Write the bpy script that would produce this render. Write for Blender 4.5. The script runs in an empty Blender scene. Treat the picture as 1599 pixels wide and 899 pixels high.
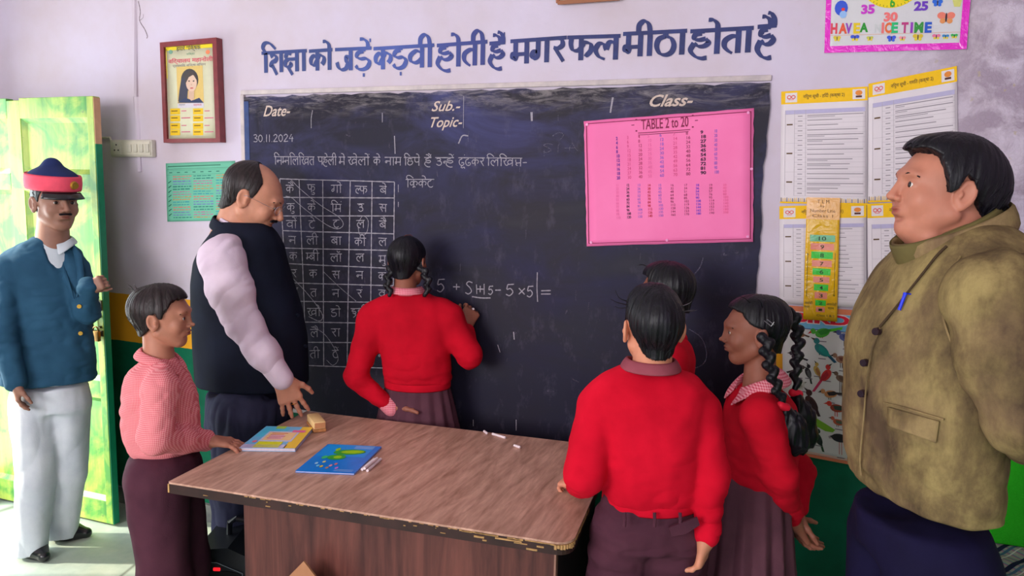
import bpy, bmesh, math, random
import numpy as np
from mathutils import Vector, Matrix
import openvdb as vdb

random.seed(7)
RNG = np.random.default_rng(7)
scene = bpy.context.scene
COL = scene.collection
R = math.radians

# ------------------------------------------------------------------ camera
CAM = np.array([0.0, -2.81, 1.685])
FPX = 1150.0
YAW, PITCH, ROLL = R(20), R(7.4), R(1.4)
fh = np.array([-math.sin(YAW), math.cos(YAW), 0.0])          # horizontal forward
rt = np.array([math.cos(YAW), math.sin(YAW), 0.0])           # horizontal right
UP = np.array([0, 0, 1.0])
fw = fh * math.cos(PITCH) - UP * math.sin(PITCH)
up2 = UP * math.cos(PITCH) + fh * math.sin(PITCH)
xc = rt * math.cos(ROLL) + up2 * math.sin(ROLL)
yc = -rt * math.sin(ROLL) + up2 * math.cos(ROLL)
cd = bpy.data.cameras.new('camera')
cam = bpy.data.objects.new('camera', cd)
COL.objects.link(cam)
cd.sensor_width = 36.0
cd.lens = FPX / 1599.0 * 36.0
cd.clip_start = 0.05
cam.matrix_world = Matrix(((xc[0], yc[0], -fw[0], CAM[0]), (xc[1], yc[1], -fw[1], CAM[1]),
                           (xc[2], yc[2], -fw[2], CAM[2]), (0, 0, 0, 1)))
scene.camera = cam

# ------------------------------------------------------------------ light and exposure
scene.view_settings.view_transform = 'Standard'
scene.view_settings.look = 'None'
scene.view_settings.gamma = 1.0
scene.view_settings.use_curve_mapping = False
scene.view_settings.exposure = 0.0
w = bpy.data.worlds.new('sky')
scene.world = w
w.use_nodes = True
bg = w.node_tree.nodes['Background']
bg.inputs[0].default_value = (0.75, 0.86, 1.0, 1)
bg.inputs[1].default_value = 2.2


def lamp(name, kind, loc, aim, energy, color=(1, 1, 1), size=None, size_y=None, angle=None, spread=None):
    l = bpy.data.lights.new(name, kind)
    l.energy = energy
    l.color = color
    if kind == 'AREA':
        l.shape = 'RECTANGLE'
        l.size = size
        l.size_y = size_y
        if spread:
            l.spread = spread
    if angle:
        l.angle = angle
    o = bpy.data.objects.new(name, l)
    COL.objects.link(o)
    o.location = loc
    o.rotation_euler = (Vector(aim) - Vector(loc)).to_track_quat('-Z', 'Y').to_euler()
    return o


# low winter sun through the open doorway, daylight at the doorway and at the room's windows
lamp('sun', 'SUN', (-8, -5, 5), (-8 + 1.0, -5 + 0.42, 5 - 0.50), 8.5, (1.0, 0.92, 0.74), angle=R(2.0))
lamp('doorway_daylight', 'AREA', (-3.93, -0.72, 1.15), (-1.5, -1.0, 1.15), 40, (0.90, 0.97, 0.96), 0.95, 2.0)
lamp('window_daylight', 'AREA', (-2.3, -5.2, 1.9), (-1.0, 0, 1.1), 135, (1.0, 0.95, 0.95), 2.2, 1.4)
lamp('window_daylight', 'AREA', (1.0, -5.2, 1.9), (0.0, 0, 1.2), 34, (1.0, 0.95, 0.97), 1.6, 1.4)


# ------------------------------------------------------------------ placement helpers (real points on real planes)
def ray(px, py):
    return fw + xc * (px - 799.5) / FPX - yc * (py - 449.5) / FPX


def P(px, py, z):
    v = ray(px, py)
    return CAM + v * z / v.dot(fh)


def Yp(px, py, y=0.0):
    v = ray(px, py)
    return CAM + v * (y - CAM[1]) / v[1]


def Zp(px, py, z=0.0):
    v = ray(px, py)
    return CAM + v * (z - CAM[2]) / v[2]


# ------------------------------------------------------------------ objects
def link(name, me, mat=None, parent=None, loc=None):
    o = bpy.data.objects.new(name, me)
    COL.objects.link(o)
    if mat is not None and me is not None:
        for m in (mat if isinstance(mat, (list, tuple)) else [mat]):
            me.materials.append(m)
    if parent is not None:
        o.parent = parent
        o.location = (-Vector(parent.location)) if loc is None else loc
    elif loc is not None:
        o.location = loc
    return o


def tag(o, label=None, cat=None, group=None, kind=None):
    if label: o['label'] = label
    if cat: o['category'] = cat
    if group: o['group'] = group
    if kind: o['kind'] = kind
    return o


def empty(name, loc, label, cat, group=None):
    o = bpy.data.objects.new(name, None)
    COL.objects.link(o)
    o.location = loc
    o.empty_display_size = 0.1
    return tag(o, label, cat, group)


def root_loc(parent):
    """world location of a parent chain (no rotations are used on parents)"""
    v = Vector((0, 0, 0))
    while parent is not None:
        v += Vector(parent.location)
        parent = parent.parent
    return v


def mesh_np(name, V, F, mat=None, parent=None, smooth=True, origin=None):
    """V world coordinates (n,3); F (m,4) or (m,3) or list; becomes object whose origin is at `origin` / its parent's"""
    V = np.asarray(V, dtype=np.float32).reshape(-1, 3)
    me = bpy.data.meshes.new(name)
    if parent is not None:
        # put the part's own origin at its centre
        c = (V.min(0) + V.max(0)) / 2 if origin is None else np.array(origin)
    else:
        c = np.array([(V[:, 0].min() + V[:, 0].max()) / 2, (V[:, 1].min() + V[:, 1].max()) / 2, V[:, 2].min()]) if origin is None else np.array(origin)
    L = V - c
    if isinstance(F, np.ndarray):
        n, k = F.shape
        me.vertices.add(len(L)); me.vertices.foreach_set('co', L.ravel().astype(np.float32))
        me.loops.add(n * k); me.loops.foreach_set('vertex_index', F.ravel().astype(np.int32))
        me.polygons.add(n); me.polygons.foreach_set('loop_start', np.arange(0, n * k, k, dtype=np.int32))
        me.update(calc_edges=True)
        me.validate()
    else:
        me.from_pydata([tuple(map(float, p)) for p in L], [], F)
        me.update()
    me.polygons.foreach_set('use_smooth', np.full(len(me.polygons), bool(smooth)))
    o = link(name, me, mat)
    o.location = c
    if parent is not None:
        o.parent = parent
        o.location = Vector(c) - root_loc(parent)
    return o


class MB:
    """collects simple shapes in world coordinates and builds one mesh"""
    def __init__(s):
        s.bm = bmesh.new()

    def box(s, lo, hi, bev=0.0, M=None, mi=0):
        lo = Vector(lo); hi = Vector(hi)
        r = bmesh.ops.create_cube(s.bm, size=1.0)
        c = (lo + hi) / 2; d = hi - lo
        vs = r['verts']
        for v in vs:
            v.co = Vector((v.co.x * d.x, v.co.y * d.y, v.co.z * d.z)) + c
        fs = set(f for v in vs for f in v.link_faces)
        for f in fs: f.material_index = mi
        if bev > 0:
            es = list(set(e for v in vs for e in v.link_edges))
            b = bmesh.ops.bevel(s.bm, geom=es, offset=bev, segments=2, affect='EDGES', profile=0.5)
            vs = list(set(v for f in b['faces'] for v in f.verts) | set(v for v in vs if v.is_valid))
            for f in b['faces']: f.material_index = mi
        if M is not None:
            for v in vs: v.co = M @ v.co
        return s

    def cyl(s, a, b, ra, rb=None, n=16, mi=0, caps=True):
        a = Vector(a); b = Vector(b); rb = ra if rb is None else rb
        q = (b - a).to_track_quat('Z', 'Y').to_matrix()
        r1 = [s.bm.verts.new(a + q @ Vector((math.cos(t) * ra, math.sin(t) * ra, 0))) for t in [2 * math.pi * i / n for i in range(n)]]
        r2 = [s.bm.verts.new(b + q @ Vector((math.cos(t) * rb, math.sin(t) * rb, 0))) for t in [2 * math.pi * i / n for i in range(n)]]
        for i in range(n):
            f = s.bm.faces.new((r1[i], r1[(i + 1) % n], r2[(i + 1) % n], r2[i])); f.material_index = mi
        if caps:
            s.bm.faces.new(r1[::-1]).material_index = mi
            s.bm.faces.new(r2).material_index = mi
        return s

    def poly(s, pts, mi=0):
        f = s.bm.faces.new([s.bm.verts.new(Vector(p)) for p in pts]); f.material_index = mi
        return s

    def prism(s, pts, off, mi=0):
        """closed outline pts extruded by vector off"""
        off = Vector(off)
        a = [s.bm.verts.new(Vector(p)) for p in pts]
        b = [s.bm.verts.new(Vector(p) + off) for p in pts]
        n = len(a)
        s.bm.faces.new(a).material_index = mi; s.bm.faces.new(b[::-1]).material_index = mi
        for i in range(n):
            s.bm.faces.new((a[i], b[i], b[(i + 1) % n], a[(i + 1) % n])).material_index = mi
        return s

    def tube(s, pts, r, n=8, mi=0):
        pts = [Vector(p) for p in pts]
        rings = []
        for i, p in enumerate(pts):
            t = (pts[min(i + 1, len(pts) - 1)] - pts[max(i - 1, 0)]).normalized()
            q = t.to_track_quat('Z', 'Y').to_matrix()
            rr = r[i] if isinstance(r, (list, tuple)) else r
            rings.append([s.bm.verts.new(p + q @ Vector((math.cos(a) * rr, math.sin(a) * rr, 0))) for a in [2 * math.pi * k / n for k in range(n)]])
        for i in range(len(rings) - 1):
            A, B = rings[i], rings[i + 1]
            # best rotation match
            sh = min(range(n), key=lambda k: (A[0].co - B[k].co).length)
            for k in range(n):
                f = s.bm.faces.new((A[k], A[(k + 1) % n], B[(k + 1 + sh) % n], B[(k + sh) % n])); f.material_index = mi
        s.bm.faces.new(rings[0][::-1]).material_index = mi
        s.bm.faces.new(rings[-1]).material_index = mi
        return s

    def build(s, name, mat, parent=None, smooth=False, origin=None):
        bmesh.ops.recalc_face_normals(s.bm, faces=s.bm.faces[:])
        me = bpy.data.meshes.new(name)
        V = [v.co.copy() for v in s.bm.verts]
        mn = Vector([min(v[i] for v in V) for i in range(3)]); mx = Vector([max(v[i] for v in V) for i in range(3)])
        c = (mn + mx) / 2
        if parent is None: c.z = mn.z
        if origin is not None: c = Vector(origin)
        for v in s.bm.verts: v.co -= c
        s.bm.to_mesh(me); s.bm.free()
        if smooth:
            me.polygons.foreach_set('use_smooth', np.full(len(me.polygons), True))
            try: me.set_sharp_from_angle(angle=R(35))
            except Exception: pass
        o = link(name, me, mat)
        o.location = c
        if parent is not None:
            o.parent = parent
            o.location = c - root_loc(parent)
        return o


# ------------------------------------------------------------------ materials
def lin(c):
    """photo-style 0-255 colour to linear"""
    return tuple((x / 255 / 12.92) if x / 255 <= 0.04045 else ((x / 255 + 0.055) / 1.055) ** 2.4 for x in c)


class NT:
    def __init__(s, name, rough=0.8, spec=0.3):
        s.m = bpy.data.materials.new(name)
        s.m.use_nodes = True
        s.t = s.m.node_tree
        s.b = s.t.nodes['Principled BSDF']
        s.b.inputs['Roughness'].default_value = rough
        s.b.inputs['Specular IOR Level'].default_value = spec
        s._co = None

    def n(s, ty, **kw):
        nd = s.t.nodes.new(ty)
        for k, v in kw.items():
            if k.startswith('_'): setattr(nd, k[1:], v)
            else: s.set(nd.inputs[int(k[1:]) if k[0] == 'i' and k[1:].isdigit() else k], v)
        return nd

    def set(s, inp, v):
        if isinstance(v, bpy.types.NodeSocket): s.t.links.new(v, inp)
        elif isinstance(v, tuple) and len(v) == 3 and inp.type == 'RGBA': inp.default_value = (*v, 1)
        else: inp.default_value = v

    @property
    def obj(s):
        if s._co is None: s._co = s.n('ShaderNodeTexCoord')
        return s._co.outputs['Object']

    def mapping(s, scale=(1, 1, 1), rot=(0, 0, 0), loc=(0, 0, 0), src=None):
        return s.n('ShaderNodeMapping', Vector=src or s.obj, Scale=scale, Rotation=rot, Location=loc).outputs[0]

    def noise(s, scale, detail=4, rough=0.55, src=None, dist=0.0):
        return s.n('ShaderNodeTexNoise', Vector=src or s.obj, Scale=scale, Detail=detail, Roughness=rough, Distortion=dist).outputs[0]

    def ramp(s, fac, stops, interp='LINEAR'):
        r = s.n('ShaderNodeValToRGB', Fac=fac)
        r.color_ramp.interpolation = interp
        e = r.color_ramp.elements
        while len(e) > 1: e.remove(e[-1])
        for i, (p, c) in enumerate(stops):
            k = e[0] if i == 0 else e.new(p)
            k.position = p
            k.color = (*c, 1) if isinstance(c, tuple) else (c, c, c, 1)
        return r.outputs[0]

    def mix(s, fac, a, b, mode='MIX'):
        m = s.n('ShaderNodeMix', _data_type='RGBA', _blend_type=mode)
        s.set(m.inputs[0], fac); s.set(m.inputs[6], a); s.set(m.inputs[7], b)
        return m.outputs[2]

    def math(s, op, a, b=0.0, c=None):
        m = s.n('ShaderNodeMath', _operation=op)
        s.set(m.inputs[0], a); s.set(m.inputs[1], b)
        if c is not None: s.set(m.inputs[2], c)
        return m.outputs[0]

    def sep(s, src=None):
        return s.n('ShaderNodeSeparateXYZ', Vector=src or s.obj).outputs

    def col(s, c): s.set(s.b.inputs['Base Color'], c); return s

    def bump(s, h, strength=0.3, dist=0.01):
        bn = s.n('ShaderNodeBump', Strength=strength, Distance=dist, Height=h)
        s.t.links.new(bn.outputs[0], s.b.inputs['Normal']); return s


_plain = {}


def plain(name, c, rough=0.7, spec=0.3, metal=0.0, vary=0.06, scale=30, bump=0.0):
    """simple procedural paint: base colour with a little noise"""
    key = (name, c, rough)
    if key in _plain: return _plain[key]
    t = NT(name, rough, spec)
    l = lin(c)
    n = t.noise(scale, 3)
    t.col(t.ramp(n, [(0.3, tuple(x * (1 - vary) for x in l)), (0.7, tuple(min(1, x * (1 + vary)) for x in l))]))
    t.b.inputs['Metallic'].default_value = metal
    if bump: t.bump(n, bump, 0.003)
    _plain[key] = t.m
    return t.m

# =================================================================== SETTING
XL, XR, YB, ZC = -3.97, 1.30, -5.4, 3.15


def wall_paint():
    t = NT('wall_paint', 0.75, 0.25)
    s = t.sep()
    n1 = t.noise(1.6, 5, 0.6)
    n2 = t.noise(9, 6, 0.65, dist=0.6)
    base = t.ramp(n1, [(0.35, lin((202, 188, 198))), (0.62, lin((210, 200, 220)))])
    # worn, damp plaster towards the right corner
    far = t.math('SMOOTH_MIN', t.math('MAXIMUM', t.math('MULTIPLY', t.math('SUBTRACT', s[0], 0.22), 2.6), 0.0), 1.0, 0.1)
    worn = t.math('MULTIPLY', far, t.ramp(n2, [(0.40, 0.0), (0.58, 1.0)]))
    up = t.mix(t.math('MULTIPLY', worn, 0.75), base, lin((150, 132, 150)))
    n3 = t.noise(26, 3, 0.6)
    chips = t.math('MULTIPLY', t.ramp(n3, [(0.66, 0.0), (0.70, 1.0)]), t.math('ADD', t.math('MULTIPLY', far, 0.6), 0.06))
    up = t.mix(chips, up, lin((186, 170, 140)))
    # pale worn rim along the top of the painted board and streaks
    band = lin((228, 160, 34))
    green = t.mix(t.math('GREATER_THAN', s[0], 0.585), t.ramp(t.noise(5, 5), [(0.35, lin((0, 88, 62))), (0.7, lin((0, 110, 78)))]), t.mix(t.math('GREATER_THAN', s[0], 0.722), t.ramp(t.noise(4, 4), [(0.35, lin((84, 190, 24))), (0.7, lin((110, 210, 36)))]), t.ramp(t.noise(3, 4), [(0.35, lin((34, 168, 18))), (0.7, lin((44, 186, 28)))])))
    wob = t.math('ADD', s[2], t.math('MULTIPLY', t.math('SUBTRACT', t.noise(7, 3), 0.5), 0.012))
    c = t.mix(t.math('GREATER_THAN', wob, 1.125), band, up)
    c = t.mix(t.math('GREATER_THAN', wob, 0.88), green, c)
    c = t.mix(t.math('GREATER_THAN', wob, 0.095), t.ramp(t.noise(14, 5), [(0.3, lin((92, 96, 98))), (0.7, lin((140, 140, 132)))]), c)
    t.col(c)
    vor = t.n('ShaderNodeTexVoronoi', Vector=t.mapping((1, 1, 1)), Scale=75.0, _feature='DISTANCE_TO_EDGE').outputs[0]
    v2 = t.math('MULTIPLY', t.ramp(vor, [(0.0, 0.0), (0.12, 1.0)]), far)
    h = t.math('ADD', t.math('MULTIPLY', n2, 0.6), t.math('MULTIPLY', v2, 0.22))
    t.bump(h, 0.5, 0.006)
    return t.m


M_wall = wall_paint()


def struct(name, mb, mat, **kw):
    o = mb.build(name, mat, origin=(0, 0, 0), **kw)
    o['kind'] = 'structure'
    return o


mb = MB(); mb.box((XL - 0.2, 0, 0), (XR + 0.2, 0.2, ZC))
wall_front = struct('wall_front', mb, M_wall)
# plaster ridge over a buried conduit, running up from the switch panel
mb = MB(); mb.tube([(-2.985, 0.004, 1.74), (-2.99, 0.004, 2.1), (-2.975, 0.003, 2.6), (-2.98, 0.004, 3.14)], 0.016, 8)
tr = struct('trim_1', mb, M_wall, smooth=True)

t = NT('right_wall_paint', 0.7, 0.3)
s_ = t.sep()
c = t.mix(t.math('GREATER_THAN', s_[2], 0.88), t.ramp(t.noise(3, 4), [(0.3, lin((34, 150, 20))), (0.7, lin((50, 176, 30)))]), t.ramp(t.noise(3, 5), [(0.4, lin((190, 176, 192))), (0.65, lin((160, 140, 162)))]))
t.col(c); t.bump(t.noise(30, 5), 0.35, 0.004)
mb = MB(); mb.box((XR, YB, 0), (XR + 0.2, 0, ZC))
struct('wall_right', mb, t.m)

# left wall with the doorway the open door leaf belongs to
DY0, DY1, DZ = -0.30, -1.25, 2.12
mb = MB()
mb.box((XL - 0.2, DY0, 0), (XL, 0, ZC)); mb.box((XL - 0.2, YB, 0), (XL, DY1, ZC)); mb.box((XL - 0.2, DY1, DZ), (XL, DY0, ZC))
struct('wall_left', mb, M_wall)
M_frame = plain('door_frame_green', (30, 130, 80), 0.5, 0.4, vary=0.15, scale=12)
mb = MB()
mb.box((XL - 0.12, DY0 - 0.06, 0), (XL + 0.02, DY0 + 0.005, DZ + .05), 0.004); mb.box((XL - 0.12, DY1 - 0.005, 0), (XL + 0.02, DY1 + 0.06, DZ + .05), 0.004)
mb.box((XL - 0.12, DY1 - 0.005, DZ - 0.01), (XL + 0.02, DY0 + 0.005, DZ + 0.055), 0.004)
struct('trim_2', mb, M_frame)
# back wall with two window openings, ceiling, floor
M_plainwall = plain('room_paint', (214, 204, 206), 0.8, 0.2, vary=0.05, scale=3)
mb = MB()
for lo, hi in [((XL, YB - 0.2, 0), (XR, YB, 1.1)), ((XL, YB - 0.2, 2.5), (XR, YB, ZC)), ((XL, YB - 0.2, 1.1), (-3.4, YB, 2.5)),
               ((-1.2, YB - 0.2, 1.1), (-0.3, YB, 2.5))]:
    mb.box(lo, hi)
struct('wall_back', mb, M_plainwall)
mb = MB(); mb.box((XL - 0.2, YB - 0.2, ZC), (XR + 0.2, 0.2, ZC + 0.15))
struct('ceiling', mb, M_plainwall)

t = NT('floor_concrete', 0.55, 0.4)
n1 = t.noise(1.4, 6, 0.62, dist=0.5); n2 = t.noise(8, 6, 0.7)
c = t.mix(0.5, t.ramp(n1, [(0.33, lin((138, 160, 156))), (0.5, lin((170, 184, 168))), (0.68, lin((200, 198, 164)))]), t.ramp(n2, [(0.35, lin((146, 160, 156))), (0.7, lin((196, 204, 192)))]))
cr = t.n('ShaderNodeTexVoronoi', Vector=t.mapping((1, 1, 1)), Scale=1.1, _feature='DISTANCE_TO_EDGE').outputs[0]
c = t.mix(t.ramp(cr, [(0.0, 0.75), (0.014, 0.0)]), c, lin((84, 84, 74)))
t.col(c); t.bump(n2, 0.2, 0.004)
t.set(t.b.inputs['Roughness'], t.ramp(n2, [(0.3, 0.4), (0.7, 0.75)]))
mb = MB(); mb.box((XL - 0.2, YB - 0.2, -0.1), (XR + 0.2, 0.2, 0))
floor = struct('floor', mb, t.m)
mb = MB(); mb.box((XL - 3.2, -3.2, -0.12), (XL - 0.2, 1.8, -0.02))
struct('floor_outside', mb, plain('outside_ground', (196, 188, 160), 0.9, 0.1, vary=0.1, scale=4))
# cement skirting
mb = MB(); mb.box((XL, -0.012, 0), (XR, 0.0, 0.09), 0.003)
t = NT('skirting_cement', 0.8, 0.2); t.col(t.ramp(t.noise(12, 5), [(0.3, lin((86, 90, 94))), (0.7, lin((136, 138, 132)))])); t.bump(t.noise(30, 5), 0.4, 0.004)
struct('baseboard_front', mb, t.m)

# ------------------------------------------------------------------- door leaf
t = NT('door_paint', 0.42, 0.5)
g = t.mapping((22, 22, 1.6)); n1 = t.noise(1.0, 6, 0.7, src=g); n2 = t.noise(4, 5, 0.6, dist=1.0)
c = t.mix(t.ramp(n2, [(0.40, 0.15), (0.58, 0.9)]), t.ramp(n1, [(0.35, lin((24, 128, 60))), (0.65, lin((60, 160, 60)))]), t.ramp(n1, [(0.35, lin((150, 176, 60))), (0.65, lin((190, 200, 92)))]))
c = t.mix(t.ramp(t.noise(34, 4, 0.7), [(0.62, 0.0), (0.70, 0.55)]), c, lin((70, 110, 66)))
t.col(c); t.bump(n1, 0.35, 0.004)
M_door = t.m
M_door_edge = plain('door_edge_green', (8, 132, 92), 0.5, 0.4, vary=0.1, scale=20)
DX0, DX1, DF = -3.925, -3.0, -0.235        # hinge side, free edge, front face


def DZ_(py, px=100): return Yp(px, py, DF)[2]
def DX_(px, py=400): return Yp(px, py, DF)[0]


z_top, z_p1t, z_p1b, z_p2t, z_p2b, z_p3t, z_p3b = 2.075, DZ_(184, 90), DZ_(271, 90), DZ_(299, 90), DZ_(588, 110), DZ_(618, 130), DZ_(775, 130)
x_st1, x_st0 = DX_(138, 230), DX_(34, 230)
x_m1, x_m0 = x_st0, DX_(13, 230)
pw = x_st1 - x_st0
door = empty('door_1', (DX0, DF, 0), None, None); door['kind'] = 'structure'
TH = 0.038
mb = MB()
mb.box((x_st1, DF, 0.012), (DX1, DF + TH, z_top), 0.003)                      # free stile
mb.build('door_stile', M_door, door)
mb = MB(); mb.box((DX0, DF, 0.012), (x_m0 - pw, DF + TH, z_top), 0.003); mb.build('door_stile', M_door, door)
mb = MB(); mb.box((x_m0, DF + 0.0012, 0.02), (x_m1, DF + TH, z_top - .01), 0.003); mb.build('door_stile', M_door, door)
for za, zb in ((z_p1t, z_top), (z_p2t, z_p1b), (z_p3t, z_p2b), (0.012, z_p3b)):
    for xa, xb in ((x_m1, x_st1), (x_m0 - pw, x_m0)):
        mb = MB(); mb.box((xa - .002, DF + 0.0006, za), (xb + .002, DF + TH, zb), 0.002); mb.build('door_rail', M_door, door)
for za, zb in ((z_p1b, z_p1t), (z_p2b, z_p2t), (z_p3b, z_p3t)):
    for xa, xb in ((x_m1, x_st1), (x_m0 - pw, x_m0)):
        mb = MB()
        i = 0.022
        # bevelled, recessed panel
        o1 = [(xa, za), (xb, za), (xb, zb), (xa, zb)]
        o2 = [(xa + i, za + i), (xb - i, za + i), (xb - i, zb - i), (xa + i, zb - i)]
        for k in range(4):
            a, b_ = o1[k], o1[(k + 1) % 4]; c_, d_ = o2[(k + 1) % 4], o2[k]
            mb.poly([(a[0], DF + 0.004, a[1]), (b_[0], DF + 0.004, b_[1]), (c_[0], DF + 0.020, c_[1]), (d_[0], DF + 0.020, d_[1])])
        mb.poly([(p[0], DF + 0.020, p[1]) for p in o2])
        mb.poly([(p[0], DF + 0.034, p[1]) for p in o1])
        mb.build('door_panel', M_door, door)
mb = MB(); mb.box((DX1 - .0005, DF + 0.002, 0.012), (DX1 + 0.003, DF + TH - .002, 1.86), 0.0)
tag(mb.build('door_edge', M_door_edge, door), 'dark green painted free edge of the door')
mb = MB(); mb.box((DX1 - .0005, DF + 0.002, 1.86), (DX1 + 0.003, DF + TH - .002, 2.07), 0.0)
tag(mb.build('door_edge', plain('bare_wood', (206, 160, 130), 0.7), door), 'bare wood patch at the top of the door edge')
# hasp, bolt and padlock
M_iron = plain('old_iron', (92, 88, 70), 0.45, 0.5, 0.7, vary=0.3, scale=60)
hx, hz = DX_(150, 500), DZ_(500, 150)
mb = MB()
mb.box((hx - .035, DF - 0.006, hz + .05), (hx + .045, DF, hz + .10), 0.002)
mb.box((hx - .025, DF - 0.006, hz - .075), (hx + .045, DF, hz - .045), 0.002)
mb.cyl((hx - .01, DF - .014, hz - .08), (hx - .01, DF - .014, hz + .12), 0.007)
mb.cyl((hx - .01, DF - .014, hz + .03), (hx - .045, DF - .03, hz + .02), 0.006)
for zz in (-.03, .02, .075): mb.cyl((hx + .03, DF - .012, hz + zz), (hx + .03, DF, hz + zz), 0.006)
mb.build('door_bolt', M_iron, door, smooth=True)
mb = MB(); mb.tube([(hx + .02 + .016 * math.cos(a), DF - .022, hz - .045 + .02 * math.sin(a)) for a in np.linspace(0, math.pi, 9)], 0.0035)
mb.box((hx - .004, DF - .032, hz - .095), (hx + .044, DF - .014, hz - .045), 0.004)
mb.build('padlock', plain('padlock_brass', (150, 110, 60), 0.35, 0.5, 0.8), door, smooth=True)

# ------------------------------------------------------------------- switch panel on the wall
M_cream = plain('cream_plastic', (205, 200, 186), 0.45, 0.4)
M_dark = plain('dark_slot', (40, 38, 40), 0.6, 0.2)
M_steel = plain('steel', (180, 180, 185), 0.3, 0.5, 0.9)
a = Yp(180, 222, 0); b_ = Yp(245, 244, 0)
sw = empty('switch_panel', ((a[0] + b_[0]) / 2, 0, b_[2]), 'cream switch and socket panel on the wall beside the open green door', 'switch')
x0, x1, z0, z1 = a[0], b_[0], b_[2] - .005, a[2] + .01
mb = MB(); mb.box((x0, -0.03, z0), (x1, 0, z1), 0.006); mb.build('back_box', M_cream, sw, smooth=True)
mb = MB(); mb.box((x0 + .006, -0.036, z0 + .008), (x1 - .006, -0.0295, z1 - .008), 0.002); mb.build('face_plate', plain('cream_plate', (214, 208, 192), 0.4, 0.4), sw, smooth=True)
for k in range(4):
    cx = x0 + 0.12 + k * 0.037
    mb = MB(); mb.box((cx, -0.043, (z0 + z1) / 2 - .02), (cx + .024, -0.0355, (z0 + z1) / 2 + .02), 0.003)
    f = mb.build('rocker_switch', M_cream, sw, smooth=True)
for cx in (x0 + .05,):
    mb = MB(); mb.box((cx - .028, -0.040, (z0 + z1) / 2 - .03), (cx + .028, -0.0355, (z0 + z1) / 2 + .03), 0.003); so = mb.build('socket', M_cream, sw, smooth=True)
    mb = MB()
    for dx, dz in ((0, .016), (-.012, -.01), (.012, -.01)): mb.cyl((cx + dx, -0.0412, (z0 + z1) / 2 + dz), (cx + dx, -0.0395, (z0 + z1) / 2 + dz), 0.004, n=12)
    mb.build('pin_hole', M_dark, so)
mb = MB(); mb.tube([(x0 - .10, -.01, z1 + .012), (x0 - .02, -.012, z1 + .012), (x0 + .0, -.014, z1 - .03)], 0.006)
tag(mb.build('wall_cable', M_cream, sw, smooth=True))

# ------------------------------------------------------------------- blackboard
t = NT('board_slate', 0.5, 0.3)
s_ = t.sep()
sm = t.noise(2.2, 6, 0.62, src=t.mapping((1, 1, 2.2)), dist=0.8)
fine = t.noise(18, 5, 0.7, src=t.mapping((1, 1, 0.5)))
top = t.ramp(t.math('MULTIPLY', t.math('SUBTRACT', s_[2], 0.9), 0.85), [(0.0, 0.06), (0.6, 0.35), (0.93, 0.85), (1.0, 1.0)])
dust_sheen = t.math('MULTIPLY', t.ramp(sm, [(0.42, 0.0), (0.75, 1.0)]), top)  # chalk smears and bluish sheen painted into the slate, stronger towards the top
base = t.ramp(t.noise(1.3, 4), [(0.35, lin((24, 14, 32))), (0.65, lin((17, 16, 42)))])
c = t.mix(t.math('MULTIPLY', dust_sheen, 0.55), base, lin((96, 98, 160)))
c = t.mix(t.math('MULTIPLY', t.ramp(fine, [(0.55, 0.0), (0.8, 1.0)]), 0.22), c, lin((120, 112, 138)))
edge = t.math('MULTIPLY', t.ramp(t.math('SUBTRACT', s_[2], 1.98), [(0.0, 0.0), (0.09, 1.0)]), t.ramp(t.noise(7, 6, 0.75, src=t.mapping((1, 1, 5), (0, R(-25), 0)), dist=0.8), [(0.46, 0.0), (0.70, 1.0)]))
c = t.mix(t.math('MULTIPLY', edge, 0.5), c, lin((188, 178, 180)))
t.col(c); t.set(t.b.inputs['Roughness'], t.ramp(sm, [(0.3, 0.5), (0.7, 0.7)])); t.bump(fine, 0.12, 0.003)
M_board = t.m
BX0, BX1, BZ0, BZ1 = -2.34, -0.075, 0.655, 2.085
rr = random.Random(3)
pts = []
for i in range(61): pts.append((BX0 + (BX1 - BX0) * i / 60, BZ1 + rr.uniform(-.004, .006) - 0.0))
for i in range(1, 40): pts.append((BX1 + rr.uniform(-.003, .003) + .004 * math.sin(i * .5), BZ1 + (BZ0 - BZ1) * i / 40))
for i in range(61): pts.append((BX1 + (BX0 - BX1) * i / 60, BZ0 + rr.uniform(-.003, .003)))
for i in range(1, 40): pts.append((BX0 + rr.uniform(-.002, .002), BZ0 + (BZ1 - BZ0) * i / 40))
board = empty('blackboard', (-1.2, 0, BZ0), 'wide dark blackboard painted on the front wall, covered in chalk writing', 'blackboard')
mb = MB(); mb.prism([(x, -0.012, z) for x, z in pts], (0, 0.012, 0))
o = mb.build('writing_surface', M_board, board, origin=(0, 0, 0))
t = NT('board_rim', 0.8, 0.2); t.col(t.ramp(t.noise(20, 5), [(0.3, lin((214, 202, 200))), (0.7, lin((186, 176, 180)))])); t.bump(t.noise(40, 5), 0.5, 0.005)
mb = MB()
mb.box((BX0 - .020, -0.014, BZ0 - .02), (BX0 + .002, 0, BZ1 + .01), 0.004)
mb.box((BX0 - .020, -0.020, BZ0 - .016), (BX1 + .005, 0, BZ0 + .002), 0.004)
mb.box((BX0 - .020, -0.010, BZ1 + .010), (BX1 + .004, 0, BZ1 + .030), 0.003)
mb.build('plaster_rim', t.m, board, smooth=True, origin=(0, 0, 0))
mb = MB(); mb.box((BX0 + .002, -0.0135, BZ0 + .01), (BX0 + .028, -0.011, BZ1 - .02), 0.0)
mb.build('blue_edge_stripe', plain('blue_edge', (46, 66, 118), 0.5, 0.4, vary=0.3, scale=20), board)

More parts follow.
